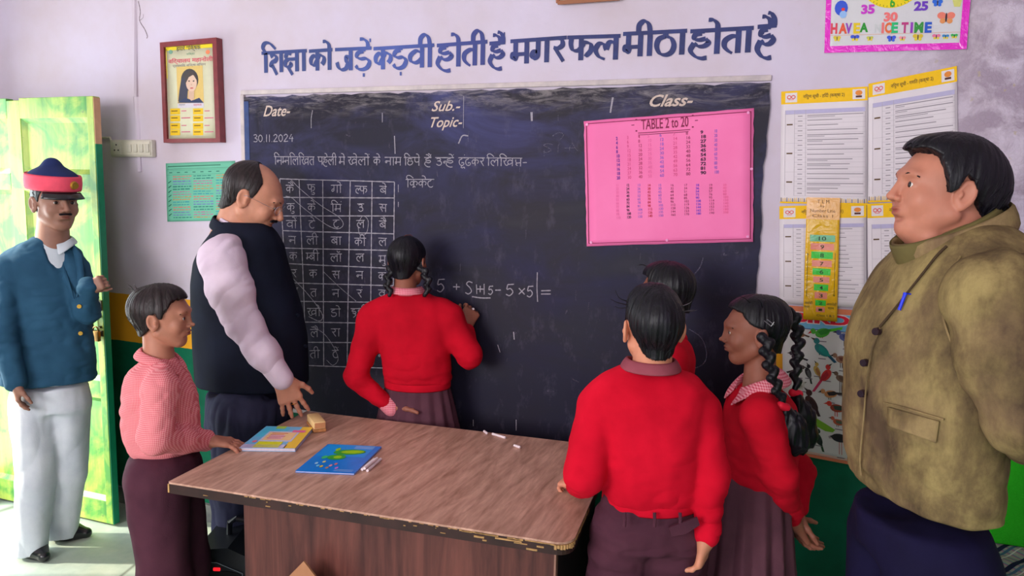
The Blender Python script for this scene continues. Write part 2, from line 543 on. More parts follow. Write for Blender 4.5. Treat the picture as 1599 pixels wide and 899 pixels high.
# ------------------------------------------------------------------- desk
DH = 0.79
A0 = Zp(262, 752, DH); B0 = Zp(893, 850, DH); C0 = Zp(475, 641, DH)
ex = B0 - A0; DL = float(np.linalg.norm(ex)); ex /= DL
ey = np.array([-ex[1], ex[0], 0]); DD = float((C0 - A0).dot(ey))
MD = Matrix(((ex[0], ey[0], 0, A0[0]), (ex[1], ey[1], 0, A0[1]), (0, 0, 1, 0), (0, 0, 0, 1)))
desk = empty('desk', MD @ Vector((DL / 2, DD / 2, 0)), 'brown wood-grain teacher desk with worn edges in front of the blackboard', 'desk')


def wood(name, a, b2, rough, axis, sc):
    t = NT(name, rough, 0.4)
    ang = math.atan2(ex[1], ex[0])
    src = t.mapping(sc, (0, 0, -ang))
    n = t.noise(1.0, 7, 0.62, src=src, dist=0.7)
    n2 = t.noise(1.0, 4, 0.6, src=t.mapping(tuple(q * 3.1 for q in sc), (0, 0, -ang)))
    wv = t.math('ADD', t.math('MULTIPLY', n, 0.7), t.math('MULTIPLY', n2, 0.3))
    mid = tuple((p + q) / 2 for p, q in zip(lin(a), lin(b2)))
    t.col(t.ramp(wv, [(0.34, lin(a)), (0.5, mid), (0.66, lin(b2))]))
    t.bump(wv, 0.15, 0.002)
    return t


M_top = wood('desktop_laminate', (150, 110, 92), (214, 170, 150), 0.42, 0, (30, 4.5, 30)).m
M_panel = wood('dark_panel_laminate', (52, 24, 26), (116, 66, 58), 0.42, 2, (16, 16, 1.3)).m
M_edge = plain('dark_edge', (48, 26, 24), 0.5, 0.4, vary=0.4, scale=14)
M_chip = plain('chipped_board', (176, 138, 92), 0.9, 0.1, vary=0.25, scale=80)
rc = 0.045                     # rounded near right corner
outl = [(0.004, 0), (DL - rc, 0)] + [(DL - rc + rc * math.sin(a), rc - rc * math.cos(a)) for a in np.linspace(.2, R(90), 6)] + [(DL, DD), (0.004, DD), (0, DD - .004), (0, .004)]
mb = MB(); mb.prism([MD @ Vector((x, y, DH - 0.006)) for x, y in outl], (0, 0, 0.006)); mb.build('desktop', M_top, desk)
mb = MB(); mb.prism([MD @ Vector((x, y, DH - 0.036)) for x, y in [((x - DL / 2) * .997 + DL / 2, (y - DD / 2) * .997 + DD / 2) for x, y in outl]], (0, 0, 0.030))
tag(mb.build('desktop_edge', M_edge, desk), 'dark worn edge of the desktop')
mb = MB()                       # chipped pale board along the lip
for k in range(64):
    u = rr.random() ** 0.6 * (DL - .05)
    l = rr.uniform(.003, .018) * (2.2 if u > DL * .75 else 1)
    h = rr.uniform(.0008, .0028) * (1.8 if u > DL * .75 else 1)
    zc = DH - (0.0065 if rr.random() < .75 else rr.uniform(.012, .030))
    mb.box((u, -0.0012, zc - h), (min(u + l, DL - rc), 0.003, zc), 0, MD)
for k in range(22):
    v = rc + rr.random() * .22
    mb.box((DL - .003, v, DH - .007 - rr.uniform(.003, .010)), (DL + .0012, v + rr.uniform(.008, .03), DH - .0065), 0, MD)
mb.box((-.0012, .0, DH - .034), (.004, .03, DH - .007), 0, MD)
for a in np.linspace(.1, 1.5, 9):
    p = (DL - rc + rc * math.sin(a), rc - rc * math.cos(a))
    mb.box((p[0] - .005, p[1] - .005, DH - .016 - rr.uniform(0, .006)), (p[0] + .0015, p[1] + .0015, DH - .007), 0, MD)
ch = tag(mb.build('chipped_lip', M_chip, desk), 'pale chipped chipboard showing along the lip', kind='stuff')
px0 = 0.225; px1 = DL - 0.055
mb = MB(); mb.box((px0, 0.055, 0.02), (px1, 0.075, DH - 0.036), 0.001, MD); mb.build('front_panel', M_panel, desk)
M_side = plain('dark_side', (30, 22, 28), 0.5, 0.4, vary=0.2)
for x in (px0, px1 - .018):
    mb = MB(); mb.box((x, 0.0755, 0.0), (x + .018, DD - .05, DH - 0.036), 0.001, MD); mb.build('side_panel', M_side, desk)
mb = MB(); mb.box((px1 - .001, 0.052, 0.02), (px1 + .004, 0.0765, DH - 0.037), 0, MD); mb.build('panel_edge_strip', plain('pale_strip', (150, 110, 96), 0.5), desk)
mb = MB(); mb.box((px1 - .36, .30, DH - .17), (px1 - .02, DD - .06, DH - .04), 0.002, MD); dr = mb.build('drawer', M_side, desk)
mb = MB(); mb.tube([MD @ Vector(p) for p in ((px1 + .0, .30, DH - .10), (px1 + .022, .30, DH - .10), (px1 + .022, .40, DH - .085), (px1, .40, DH - .085))], 0.004)
tag(mb.build('side_handle', M_steel, desk, smooth=True), 'small bent metal catch on the side of the desk')

# loose sheet of cardboard leaning on the desk front
t = NT('cardboard', 0.85, 0.15); t.col(t.ramp(t.noise(6, 4), [(0.3, lin((158, 108, 78))), (0.7, lin((186, 136, 102)))]))
apex = Vector(P(474, 876, 1.99))
mb = MB()
def cb(u, v): return apex + Vector(ex) * u + Vector((0, 0, 1)) * v + Vector(ey) * (v * 0.10)
mb.prism([cb(0, 0), cb(.18, -.17), cb(.02, -.36), cb(-.17, -.19)], Vector(ey) * 0.006)
cbo = mb.build('cardboard_sheet', t.m)
cbo.location.y += 0
tag(cbo, 'brown cardboard piece standing on its corner against the desk front panel', 'cardboard')

# ------------------------------------------------------------------- trolley speaker beside the desk
M_blk = plain('black_plastic', (22, 26, 34), 0.42, 0.5, vary=0.2, scale=50)
M_grey = plain('grey_print', (150, 165, 175), 0.5)
sp0 = P(283, 858, 2.56)
SX = Vector(rt); SY = Vector(fh)
Ms = Matrix(((rt[0], fh[0], 0, sp0[0]), (rt[1], fh[1], 0, sp0[1]), (0, 0, 1, 0), (0, 0, 0, 1)))
spk = empty('trolley_speaker', Ms @ Vector((.17, .13, 0)), 'black trolley loudspeaker with red display on the floor left of the desk', 'speaker')
SH = float(sp0[2])
prof_s = [(0.02, 0.03), (0.0, 0.10), (0.0, SH - .06), (0.05, SH), (.17, SH + .01), (.30, SH - .05), (.33, SH - .14), (.33, 0.08), (.30, .03)]
mb = MB(); mb.prism([Ms @ Vector((x, 0, z)) for x, z in prof_s], Vector(fh) * 0.20)
bev = mb
mb.build('speaker_body', M_blk, spk)
mb = MB(); mb.tube([Ms @ Vector(p) for p in ((.13, .12, SH), (.135, .12, SH + .055), (.16, .12, SH + .07), (.24, .12, SH + .05), (.27, .12, SH + .01), (.275, .12, SH - .04))], 0.011)
mb.build('carry_handle', M_blk, spk, smooth=True)
mb = MB(); pan = [(0.03, SH - .20), (0.035, SH - .045), (.13, SH - .045), (.225, SH - .085), (.225, SH - .20)]
mb.prism([Ms @ Vector((x, -0.004, z)) for x, z in pan], Vector(fh) * 0.004); pn = mb.build('control_panel', M_blk, spk)
mb = MB(); mb.tube([Ms @ Vector((x, -0.0045, z)) for x, z in pan], 0.0012, 6); mb.build('panel_outline', M_grey, pn)
t = NT('red_display', 0.3); t.b.inputs['Emission Color'].default_value = (*lin((255, 40, 50)), 1); t.b.inputs['Emission Strength'].default_value = 0.9; t.col(lin((200, 20, 40)))
mb = MB(); mb.box((.118, -.007, SH - .076), (.144, -.004, SH - .064), 0.003, Ms); mb.build('digital_display', t.m, pn)
mb = MB()
for k in range(5): mb.cyl(Ms @ Vector((.055 + .035 * k, -.014, SH - .12)), Ms @ Vector((.055 + .035 * k, -.003, SH - .12)), .008, n=10)
for k in range(6): mb.box((.045 + .028 * k, -.0055, SH - .155), (.058 + .028 * k, -.0035, SH - .15), 0, Ms)
for k in range(4): mb.box((.05 + .02 * k, -.0055, SH - .075 + 0 * k), (.06 + .02 * k, -.0035, SH - .072), 0, Ms) if k < 3 else None
tag(mb.build('panel_controls', M_grey, pn), kind='stuff')
mb = MB(); mb.cyl(Ms @ Vector((.165, -.008, .16)), Ms @ Vector((.165, .0, .16)), .115, n=32); mb.build('speaker_grille', plain('grille', (14, 14, 16), 0.6), spk)
for x in (.03, .30):
    mb = MB(); mb.cyl(Ms @ Vector((x - .012, .20, .035)), Ms @ Vector((x + .012, .20, .035)), .035, n=20); mb.build('wheel', M_blk, spk)

# ------------------------------------------------------------------- bench with a plaid sheet, right corner
t = NT('plaid_cloth', 0.85, 0.15)
s_ = t.sep(t.mapping((1, 1, 1), (0, 0, R(38)), src=t.n('ShaderNodeTexCoord').outputs['Object']))


def stripes(x, period, lo, hi, ph=0.0):
    f = t.math('FRACT', t.math('ADD', t.math('MULTIPLY', x, 1 / period), ph))
    return t.math('MULTIPLY', t.math('GREATER_THAN', f, lo), t.math('LESS_THAN', f, hi))


c = t.mix(t.ramp(t.noise(60, 3), [(0.3, 0.0), (0.7, 0.5)]), lin((150, 152, 142)), lin((120, 130, 124)))
c = t.mix(stripes(s_[1], .030, .0, .25), c, lin((150, 90, 130)))
c = t.mix(stripes(s_[1], .030, .4, .55, .2), c, lin((70, 140, 140)))
c = t.mix(stripes(s_[0], .075, .0, .20), c, lin((22, 26, 58)))
c = t.mix(stripes(s_[0], .075, .30, .42), c, lin((60, 96, 120)))
c = t.mix(stripes(s_[0], .075, .55, .60), c, lin((196, 196, 190)))
t.col(c); t.bump(t.noise(140, 2), 0.2, 0.001)
bp = Zp(1507, 838, 0.47); bq = Zp(1599, 860, 0.47)
bench = empty('bench', (0.88, -0.23, 0), 'low wooden bench under a plaid sheet in the right corner', 'bench')
M_bw = plain('bench_wood', (86, 60, 44), 0.6, 0.3, vary=0.2)
bx0, bx1, by0, by1 = 0.50, 1.285, -0.46, -0.02
mb = MB(); mb.box((bx0 + .02, by0, .49), (bx1 - .01, by1, .53), 0.004); mb.build('seat_board', M_bw, bench)
for x in (bx0 + .05, bx1 - .06):
    for y in (by0 + .05, by1 - .05):
        mb = MB(); mb.box((x - .02, y - .02, 0), (x + .02, y + .02, .49), 0.003); mb.build('leg', M_bw, bench)
# draped sheet: top with folds, hanging over the left side
nx, ny = 40, 60
V = []
for j in range(ny):
    for i in range(nx):
        u, v = i / (nx - 1), j / (ny - 1)
        y = by0 - .01 + (by1 - by0 + .02) * v
        d = u * 1.00
        if d < 0.22: x, z = bx0 - 0.004 - .01 * math.sin(v * 31 + 1) * (1 - d / .22), .535 - (.22 - d)
        else: x, z = bx0 + (d - .22), .537 + .003 * math.sin(v * 23 + u * 9) + .003 * math.sin(v * 11 - u * 17)
        V.append((min(x, bx1 - .002), y, z))
F = np.array([[j * nx + i, j * nx + i + 1, (j + 1) * nx + i + 1, (j + 1) * nx + i] for j in range(ny - 1) for i in range(nx - 1)])
o = mesh_np('plaid_sheet', V, F, t.m); m_ = o.modifiers.new('s', 'SOLIDIFY'); m_.thickness = 0.004; m_.offset = 1
tag(o, 'crumpled plaid sheet with dark blue stripes spread over the corner bench', 'sheet')

# =================================================================== WRITING AND PAPERS
# stroke letters: y=1 is the headline, y=0 the foot; 'l' straight, 's' smooth
def _p(s): return [tuple(float(v) for v in q.split(',')) for q in s.split()]


G = {}


def g(ch, w, *st): G[ch] = (w, [(k[0], _p(k[2:])) for k in st])


V7 = 'l .74,1 .74,0'
g('क', .98, 'l .48,1 .48,0', 's .48,.60 .30,.76 .10,.60 .12,.36 .30,.30 .48,.52', 's .48,.60 .64,.76 .86,.66 .88,.46 .76,.30')
g('क्ष', .92, 's .44,.86 .22,.90 .12,.76 .22,.64 .46,.62', 's .28,.62 .10,.52 .10,.30 .28,.24 .42,.36 .34,.48', 'l .22,.26 .50,-.16', 'l .76,1 .76,0', 'l .44,.62 .76,.62')
g('श', .90, 's .10,.80 .30,.88 .46,.74 .38,.56 .16,.52', 's .38,.60 .20,.50 .12,.34 .22,.28 .30,.30', 'l .22,.34 .48,-.12', V7)
g('ज', .92, V7, 's .74,.62 .54,.64 .52,.46 .58,.30 .50,.10 .30,.04 .14,.16 .06,.40')
g('ड', .82, 'l .44,1 .44,.86', 's .44,.86 .18,.80 .12,.62 .30,.52 .56,.52 .72,.36 .62,.12 .40,.02 .18,.06 .06,.22')
g('ड़', .82, 'l .44,1 .44,.86', 's .44,.86 .18,.80 .12,.62 .30,.52 .56,.52 .72,.36 .62,.12 .40,.02 .18,.06 .06,.22', 'l .40,-.24 .50,-.24')
g('व', .90, V7, 's .74,.66 .44,.78 .14,.58 .16,.34 .38,.24 .58,.30 .74,.44')
g('ब', .90, V7, 's .74,.66 .44,.78 .14,.58 .16,.34 .38,.24 .58,.30 .74,.44', 'l .28,.66 .62,.34')
g('ह', .86, 'l .46,1 .46,.88', 's .46,.88 .20,.84 .16,.68 .36,.62 .62,.66', 's .62,.66 .74,.50 .58,.36 .34,.36 .16,.50', 's .16,.50 .02,.20 .22,-.06 .48,-.16 .70,-.14')
g('त', .82, 'l .66,1 .66,0', 's .66,.68 .40,.70 .14,.54 .12,.30 .26,.12 .44,.0')
g('म', .90, V7, 'l .22,1 .22,.40', 's .22,.44 .10,.44 .08,.28 .20,.22 .26,.38', 'l .08,.42 .74,.42')
g('भ', .90, V7, 's .10,.92 .26,.90 .24,.66 .22,.42 .10,.40 .08,.26 .20,.22 .26,.40', 'l .20,.42 .74,.42')
g('ग', .92, 'l .76,1 .76,0', 'l .36,1 .36,.42', 's .36,.56 .34,.30 .18,.20 .08,.32 .16,.48 .32,.50')
g('र', .72, 's .30,1 .50,.90 .54,.70 .36,.58 .14,.62', 'l .20,.60 .60,.0')
g('फ', .98, 'l .52,1 .52,0', 's .14,1 .12,.70 .20,.46 .38,.42 .52,.52', 's .52,.58 .66,.76 .88,.68 .90,.42 .74,.22 .66,.26')
g('प', .90, V7, 's .18,1 .16,.66 .28,.46 .52,.44 .74,.54')
g('ल', 1.02, 'l .86,1 .86,0', 's .46,.02 .22,.16 .10,.44 .22,.68 .40,.66 .50,.42', 's .50,.44 .60,.72 .76,.74 .86,.60')
g('ठ', .90, 'l .44,1 .44,.82', 's .44,.82 .16,.70 .08,.40 .22,.10 .48,.02 .72,.14 .80,.42 .68,.70 .44,.82')
g('ट', .80, 'l .44,1 .44,.84', 's .44,.84 .16,.72 .10,.40 .24,.12 .48,.04 .68,.16')
g('ढ', .84, 'l .44,1 .44,.84', 's .44,.84 .16,.72 .10,.40 .24,.12 .48,.04 .70,.18 .66,.38 .46,.42 .44,.28')
g('न', .90, V7, 's .74,.52 .40,.54 .16,.56 .08,.42 .20,.32 .28,.44 .22,.54')
g('स', .98, 'l .82,1 .82,0', 's .12,1 .40,.92 .42,.72 .26,.62 .10,.64', 'l .14,.62 .44,.06', 'l .34,.54 .82,.54')
g('ख', 1.25, 's .10,1 .34,.92 .36,.72 .20,.62 .08,.66', 's .12,.62 .30,.18 .50,.10 .66,.30', 'l 1.08,1 1.08,0', 's 1.08,.64 .80,.76 .56,.56 .60,.32 .80,.26 1.08,.44')
g('छ', .96, 'l .44,1 .44,.86', 's .74,.80 .30,.86 .12,.70 .34,.56 .14,.44 .14,.20 .42,.06 .74,.20 .82,.46 .66,.58 .50,.48')
g('उ', .80, 's .12,.86 .42,.92 .56,.74 .40,.60 .22,.58', 's .40,.60 .64,.44 .62,.16 .36,.04 .10,.20')
g('इ', .80, 'l .44,1 .44,.86', 's .44,.86 .16,.80 .20,.62 .56,.62 .62,.44 .40,.36 .22,.44', 's .40,.36 .62,.22 .50,.02 .30,-.14')
g('च', .92, V7, 's .12,.66 .40,.68 .54,.60 .36,.50 .16,.38 .34,.18 .60,.20 .74,.40', )
g('ए', .90, V7, 's .18,.82 .22,.50 .40,.40 .74,.44', 's .40,.42 .22,.26 .40,.06')
g('य', .90, V7, 's .14,.92 .36,.84 .26,.60 .14,.44 .34,.26 .60,.32 .74,.46')
g('म्ब', 1.2, 'l .16,1 .16,.40', 's .16,.44 .06,.40 .08,.26 .16,.26 .20,.40', 'l .06,.42 .5,.46', 'l 1.0,1 1.0,0', 's 1.0,.66 .70,.78 .46,.58 .50,.34 .70,.24 1.0,.44', 'l .56,.66 .9,.34')
g('म्न', 1.2, 'l .16,1 .16,.40', 's .16,.44 .06,.40 .08,.26 .16,.26 .20,.40', 'l .06,.42 .5,.46', 'l 1.02,1 1.02,0', 's 1.02,.52 .70,.54 .50,.56 .46,.42 .54,.32 .62,.46')
g('ल्फ', 1.5, 's .42,.04 .18,.16 .10,.44 .22,.68 .36,.66 .44,.42', 's .44,.5 .52,.7 .62,.6', 'l 1.06,1 1.06,0', 's .68,1 .66,.70 .74,.46 .92,.42 1.06,.52', 's 1.06,.58 1.2,.76 1.42,.68 1.44,.42 1.28,.22')
g('न्ह', 1.2, 's .46,.54 .20,.56 .08,.44 .18,.32 .26,.46', 'l .80,1 .80,.88', 's .80,.88 .54,.84 .50,.68 .70,.62 .96,.66', 's .96,.66 1.08,.50 .92,.36 .68,.36 .50,.50', 's .50,.50 .36,.20 .56,-.06 .82,-.16 1.04,-.14')
g('ा', .42, 'l .24,1 .24,0')
g('ी', .46, 'l .24,1 .24,0', 's -.26,1 -.24,1.34 -.04,1.50 .16,1.36 .24,1')
g('ि', .40, 'l .22,1 .22,0', 's .22,1 .06,1.26 .18,1.48 .48,1.46 .82,1.16')
g('ो', .42, 'l .24,1 .24,0', 's .24,1 .20,1.26 .04,1.42 -.16,1.44')
g('ॉ', .42, 'l .24,1 .24,0', 's -.2,1.40 -.02,1.22 .2,1.32')
g('े', 0, 's -.16,1 -.20,1.26 -.36,1.42 -.56,1.44')
g('ै', 0, 's -.12,1 -.14,1.26 -.28,1.44 -.44,1.48', 's -.26,1 -.34,1.22 -.52,1.34 -.70,1.36')
g('ं', 0, 'l -.10,1.36 -.03,1.36')
g('ु', 0, 's -.30,-.04 -.12,-.02 -.08,-.20 -.30,-.28 -.44,-.20')
g('ू', 0, 's -.34,.0 -.50,-.14 -.34,-.26 -.10,-.16 .0,-.34')
g('्र', 0, 'l -.46,.18 -.62,.0', 'l -.46,.18 -.30,.04')
g(' ', .5)
g('-', .6, 'l .08,.45 .52,.47')
g('0', .62, 's .30,.95 .10,.70 .10,.30 .30,.05 .50,.30 .50,.70 .30,.95')
g('1', .34, 'l .18,.98 .16,.02')
g('2', .62, 's .08,.78 .30,.98 .50,.76 .30,.40 .06,.05', 'l .06,.05 .56,.08')
g('3', .60, 's .08,.90 .34,.98 .48,.76 .24,.54 .52,.36 .40,.06 .06,.10')
g('4', .64, 'l .36,.98 .08,.40 .56,.42', 'l .44,.66 .40,.0')
g('5', .62, 'l .16,.94 .56,.98', 's .16,.94 .12,.56 .34,.62 .50,.34 .30,.04 .06,.14')
g('6', .6, 's .46,.96 .14,.62 .10,.20 .34,.04 .50,.26 .34,.46 .12,.30')
g('S', .62, 's .52,.90 .26,.98 .12,.78 .36,.50 .46,.22 .26,.02 .04,.12')
g('.', .26, 'l .10,.05 .15,.05')
g('+', .7, 'l .08,.5 .62,.5', 'l .35,.78 .35,.22')
g('x', .7, 'l .12,.78 .58,.22', 'l .58,.78 .12,.22')
g('=', .8, 'l .06,.62 .72,.66', 'l .06,.34 .72,.36')
g('|', .3, 'l .12,1.9 .10,-.6')

HEADED = set('कक्षशजडड़वबहतमभगरफपलठटढनसखछउइचएय') | {'क्ष', 'म्ब', 'म्न', 'ल्फ', 'न्ह', 'ड़', 'ा', 'ी', 'ि', 'ो', 'ॉ'}


def smooth_line(pts, per=7):
    if len(pts) < 3: return pts
    out = []
    P_ = [np.array(p) for p in pts]
    P_ = [2 * P_[0] - P_[1]] + P_ + [2 * P_[-1] - P_[-2]]
    for i in range(1, len(P_) - 2):
        for k in range(per):
            t = k / per
            a, b, c, d = P_[i - 1:i + 3]
            out.append(tuple(0.5 * ((2 * b) + (c - a) * t + (2 * a - 5 * b + 4 * c - d) * t * t + (3 * b - a - 3 * c + d) * t ** 3)))
    out.append(tuple(P_[-2]))
    return out


def layout(word, head=True):
    """word: list of glyph keys -> strokes, total width"""
    x = 0; st = []; sp = []
    for ch in word:
        w_, ss = G[ch]
        for k, pts in ss:
            q = [(x + a, b) for a, b in pts]
            st.append(smooth_line(q) if k == 's' else q)
        if head and ch in HEADED: sp.append((x - .03, x + w_))
        x += w_
    if sp: st.append([(sp[0][0], 1.0), (sp[-1][1], 1.0)])
    return st, x


class Strokes:
    """ribbons on the plane y = -d (front wall), nib-shaped"""
    def __init__(s, y): s.V = []; s.F = []; s.y = y; s.k = 0

    def ribbon(s, pts, w, nib=None, jit=0.0):
        pts = [np.array(p, float) for p in pts]
        n = len(pts); base = len(s.V)
        s.k += 1
        y = s.y - 0.00002 * (s.k % 12)
        for i, p in enumerate(pts):
            t = pts[min(i + 1, n - 1)] - pts[max(i - 1, 0)]
            L = np.linalg.norm(t); t = t / L if L > 0 else np.array([1., 0])
            nrm = np.array([-t[1], t[0]])
            ww = w * (1 + (jit * math.sin(i * 2.3 + s.k) if jit else 0))
            if nib is None: off = nrm * ww / 2
            else:
                e = abs(float(np.dot(nrm, nib)))
                off = nrm * ww / 2 * (0.42 + 0.62 * e)
            s.V.append((p[0] + off[0], y, p[1] + off[1])); s.V.append((p[0] - off[0], y, p[1] - off[1]))
        for i in range(n - 1):
            s.F.append((base + 2 * i, base + 2 * i + 1, base + 2 * i + 3, base + 2 * i + 2))

    def px_line(s, pxs, w, jit=.2, sm=True):
        q = [tuple(Yp(a, b, s.y)[[0, 2]]) for a, b in pxs]
        s.ribbon(smooth_line(q) if sm and len(q) > 2 else q, w, jit=jit)

    def word(s, word, p0, p1, hpx, w, nib=None, head=True, jit=0.0, slant=0.0):
        """headline from pixel p0 to p1, letter height hpx pixels"""
        st, W = layout(word, head)
        a = Yp(*p0, s.y); b = Yp(*p1, s.y); c = Yp(p0[0], p0[1] + hpx, s.y)
        h = a[2] - c[2]
        for q in st:
            m = [(a[0] + (b[0] - a[0]) * (u / W) + slant * h * (v - 1), a[2] + (b[2] - a[2]) * (u / W) - (1 - v) * h) for u, v in q]
            if len(m) == 2:
                m = [(m[0][0] + (m[1][0] - m[0][0]) * t, m[0][1] + (m[1][1] - m[0][1]) * t) for t in np.linspace(0, 1, 5)]
            s.ribbon(m, w, nib, jit)

    def build(s, name, mat, parent):
        F = np.array([f[::-1] for f in s.F], dtype=np.int32)
        return mesh_np(name, s.V, F, mat, parent, smooth=False)


# ---- painted slogan
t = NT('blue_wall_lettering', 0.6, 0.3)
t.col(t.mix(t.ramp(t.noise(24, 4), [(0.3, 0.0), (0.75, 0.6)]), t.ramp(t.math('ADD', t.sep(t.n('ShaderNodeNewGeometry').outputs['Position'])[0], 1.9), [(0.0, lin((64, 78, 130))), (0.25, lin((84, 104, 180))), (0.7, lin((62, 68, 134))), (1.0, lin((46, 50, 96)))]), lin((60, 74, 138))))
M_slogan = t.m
NIB = np.array([math.cos(R(-28)), math.sin(R(-28))])
slogan = empty('wall_slogan', (-1.15, -0.001, 2.2), 'Hindi slogan hand painted in blue letters across the wall above the blackboard', 'lettering')
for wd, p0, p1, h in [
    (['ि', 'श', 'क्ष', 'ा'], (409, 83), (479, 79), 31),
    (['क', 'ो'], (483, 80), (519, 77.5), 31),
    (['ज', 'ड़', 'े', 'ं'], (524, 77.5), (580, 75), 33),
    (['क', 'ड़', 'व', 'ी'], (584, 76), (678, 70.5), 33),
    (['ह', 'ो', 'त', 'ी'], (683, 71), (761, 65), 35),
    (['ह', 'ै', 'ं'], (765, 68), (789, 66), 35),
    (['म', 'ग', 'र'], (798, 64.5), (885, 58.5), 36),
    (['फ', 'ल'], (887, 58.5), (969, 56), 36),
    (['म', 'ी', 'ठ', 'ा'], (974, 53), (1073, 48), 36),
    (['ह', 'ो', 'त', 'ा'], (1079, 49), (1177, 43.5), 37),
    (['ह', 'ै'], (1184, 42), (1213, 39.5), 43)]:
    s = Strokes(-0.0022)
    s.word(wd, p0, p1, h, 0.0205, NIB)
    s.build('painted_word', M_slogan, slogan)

# ---- chalk
t = NT('chalk_line', 0.95, 0.1)
t.col(lin((176, 170, 182)))
al = t.ramp(t.noise(420, 2, 0.6), [(0.30, 0.30), (0.55, 0.95)])
t.set(t.b.inputs['Alpha'], al)
M_chalk = t.m
t = NT('faint_chalk', 0.95, 0.1); t.col(lin((138, 132, 156))); t.set(t.b.inputs['Alpha'], t.ramp(t.noise(180, 3), [(0.35, 0.05), (0.65, 0.5)]))
M_faint = t.m
M_cpaint = plain('cream_board_paint', (206, 186, 176), 0.7, 0.2, vary=0.12, scale=60)
YB_ = -0.0145
CW = 0.0034
sent = [(['ि', 'न', 'म्न', 'ि', 'ल', 'ि', 'ख', 'त'], 428, 491), (['प', 'ह', 'े', 'ल', 'ी'], 496, 526), (['म', 'े'], 529, 539), (['ख', 'े', 'ल', 'ो', 'ं'], 543, 577),
        (['क', 'े'], 583, 594), (['न', 'ा', 'म'], 601, 627), (['ि', 'छ', 'प', 'े'], 631, 656), (['ह', 'ै', 'ं'], 663, 674), (['उ', 'न्ह', 'े', 'ं'], 680, 709),
        (['ढ', 'ू', 'ं', 'ढ', 'क', 'र'], 716, 757), (['ि', 'ल', 'ि', 'ख', 'ए', '-'], 760, 824)]
for wd, a, b in sent:
    y = 244.5 + (a - 428) * 0.006
    s = Strokes(YB_); s.word(wd, (a, y), (b, y + (b - a) * .006), 12.5, CW, jit=.25); s.build('chalk_word', M_chalk, board)
s = Strokes(YB_); s.word(['ि', 'क', '्र', 'क', 'े', 'ट'], (634, 280), (678, 280), 12.5, CW, jit=.25); s.build('chalk_word', M_chalk, board)
s = Strokes(YB_); s.word(list('30.11.2024'), (395, 210), (459, 209), 12, .0036, head=False, jit=.2); s.build('chalk_date', M_chalk, board)
# sum
class OneStroke:
    def px_line(s_, *a, **k):
        s = Strokes(YB_); s.px_line(*a, **k); s.build('chalk_stroke', M_chalk, board)


for wd, a, b, y, h in [('5', 681, 696, 435, 21), ('+', 706, 720, 439, 17), ('S', 726, 740, 439, 20), ('x', 760, 760.1, 444, 1), ('+', 743, 757, 442, 18), ('5', 762, 771, 446, 14), ('-', 772, 784, 444, 16),
                    ('5', 789, 804, 443, 19), ('x', 808, 822, 446, 17), ('5', 822, 834, 446, 18), ('=', 844, 862, 447, 18)]:
    if h > 2: s = Strokes(YB_); s.word([wd], (a, y), (b, y + .3), h, .0042, head=False, jit=.2); s.build('chalk_symbol', M_chalk, board)
s = OneStroke()
s.px_line([(839, 425), (838.5, 450), (839.5, 471)], .0036); s.px_line([(737, 463), (752, 465), (766, 465)], .0045)
s.px_line([(744, 444), (744.5, 459)], .003); s.px_line([(756, 443), (756, 460)], .003)
# letter grid
cx_t = [437, 467, 504, 547, 581, 616]; cx_b = [452, 478, 505.5, 542, 578, 613]
ry_l = [279, 308, 337, 360, 387, 411, 441, 470, 502, 534, 569]; ry_r = [284, 309, 337, 365, 391, 419, 446, 472, 505, 535, 575]


def gp(i, j):
    f = j / 10
    x = cx_t[i] * (1 - f) + cx_b[i] * f
    return x, ry_l[j] + (ry_r[j] - ry_l[j]) * i / 5


s = Strokes(YB_)
for i in range(6): s.px_line([gp(i, j) for j in range(11)], .0042, jit=.3)
for j in range(11): s.px_line([gp(i, j) for i in range(6)], .0042, jit=.3)
s.build('chalk_grid', M_chalk, board)
cells = [['कै', 'फु', 'गो', 'ल्फ', 'बे'], ['कु', 'के', 'मिं', 'उ', 'स'], ['वों', 'टे', 'ट', 'ल', 'बै'], ['न', 'ली', 'बा', 'की', 'ल'], ['क', 'म्बी', 'लॉ', 'ल', 'मु'],
         ['र', 'क', 'स', 'न', 'कं'], ['त', 'त', 'न', 'रं', 'व'], ['न', 'खो', 'डो', 'इडी', 'न'], ['क', 'लै', 'रा', 'क', 'क'], ['त', 'ती', 'टें', 'स', 'न']]


def split_g(wd):
    out = []; i = 0
    while i < len(wd):
        for L in (3, 2, 1):
            if wd[i:i + L] in G and len(wd[i:i + L]) == L: break
        out.append(wd[i:i + L]); i += L
    r_ = []
    for k in out:                       # the short-i sign is written before its letter
        if k == 'ि': r_.insert(len(r_) - 1, k)
        else: r_.append(k)
    return r_


for j, row in enumerate(cells):
    for i, wd in enumerate(row):
        a = gp(i, j); b = gp(i + 1, j); c = gp(i, j + 1)
        gl = split_g(wd); W = layout(gl)[1]
        hh = 12.0; ww = min(W * 12.5, (b[0] - a[0]) * .8)
        x0 = (a[0] + b[0] + c[0] + gp(i + 1, j + 1)[0]) / 4 - ww / 2
        y0 = (a[1] + c[1]) / 2 - 5 + rr.uniform(-1, 1)
        s = Strokes(YB_); s.word(gl, (x0, y0), (x0 + ww, y0 + rr.uniform(-.5, .8)), hh, .0034, jit=.25); s.build('chalk_letter', M_chalk, board)
s = OneStroke()
s.px_line([(453, 279), (470, 296), (500, 320), (528, 338), (536, 350), (528, 357), (512, 352), (486, 334), (466, 318), (456, 309), (446, 306)], .0026, jit=.3)
s.px_line([(560, 346), (567, 337), (575, 345), (572, 364), (562, 366), (559, 352)], .0022, jit=.3)
s.px_line([(505, 424), (530, 448), (556, 470)], .002, jit=.4)
s.px_line([(455, 432), (478, 456), (497, 480), (504, 494), (498, 501), (482, 494)], .003, jit=.4)
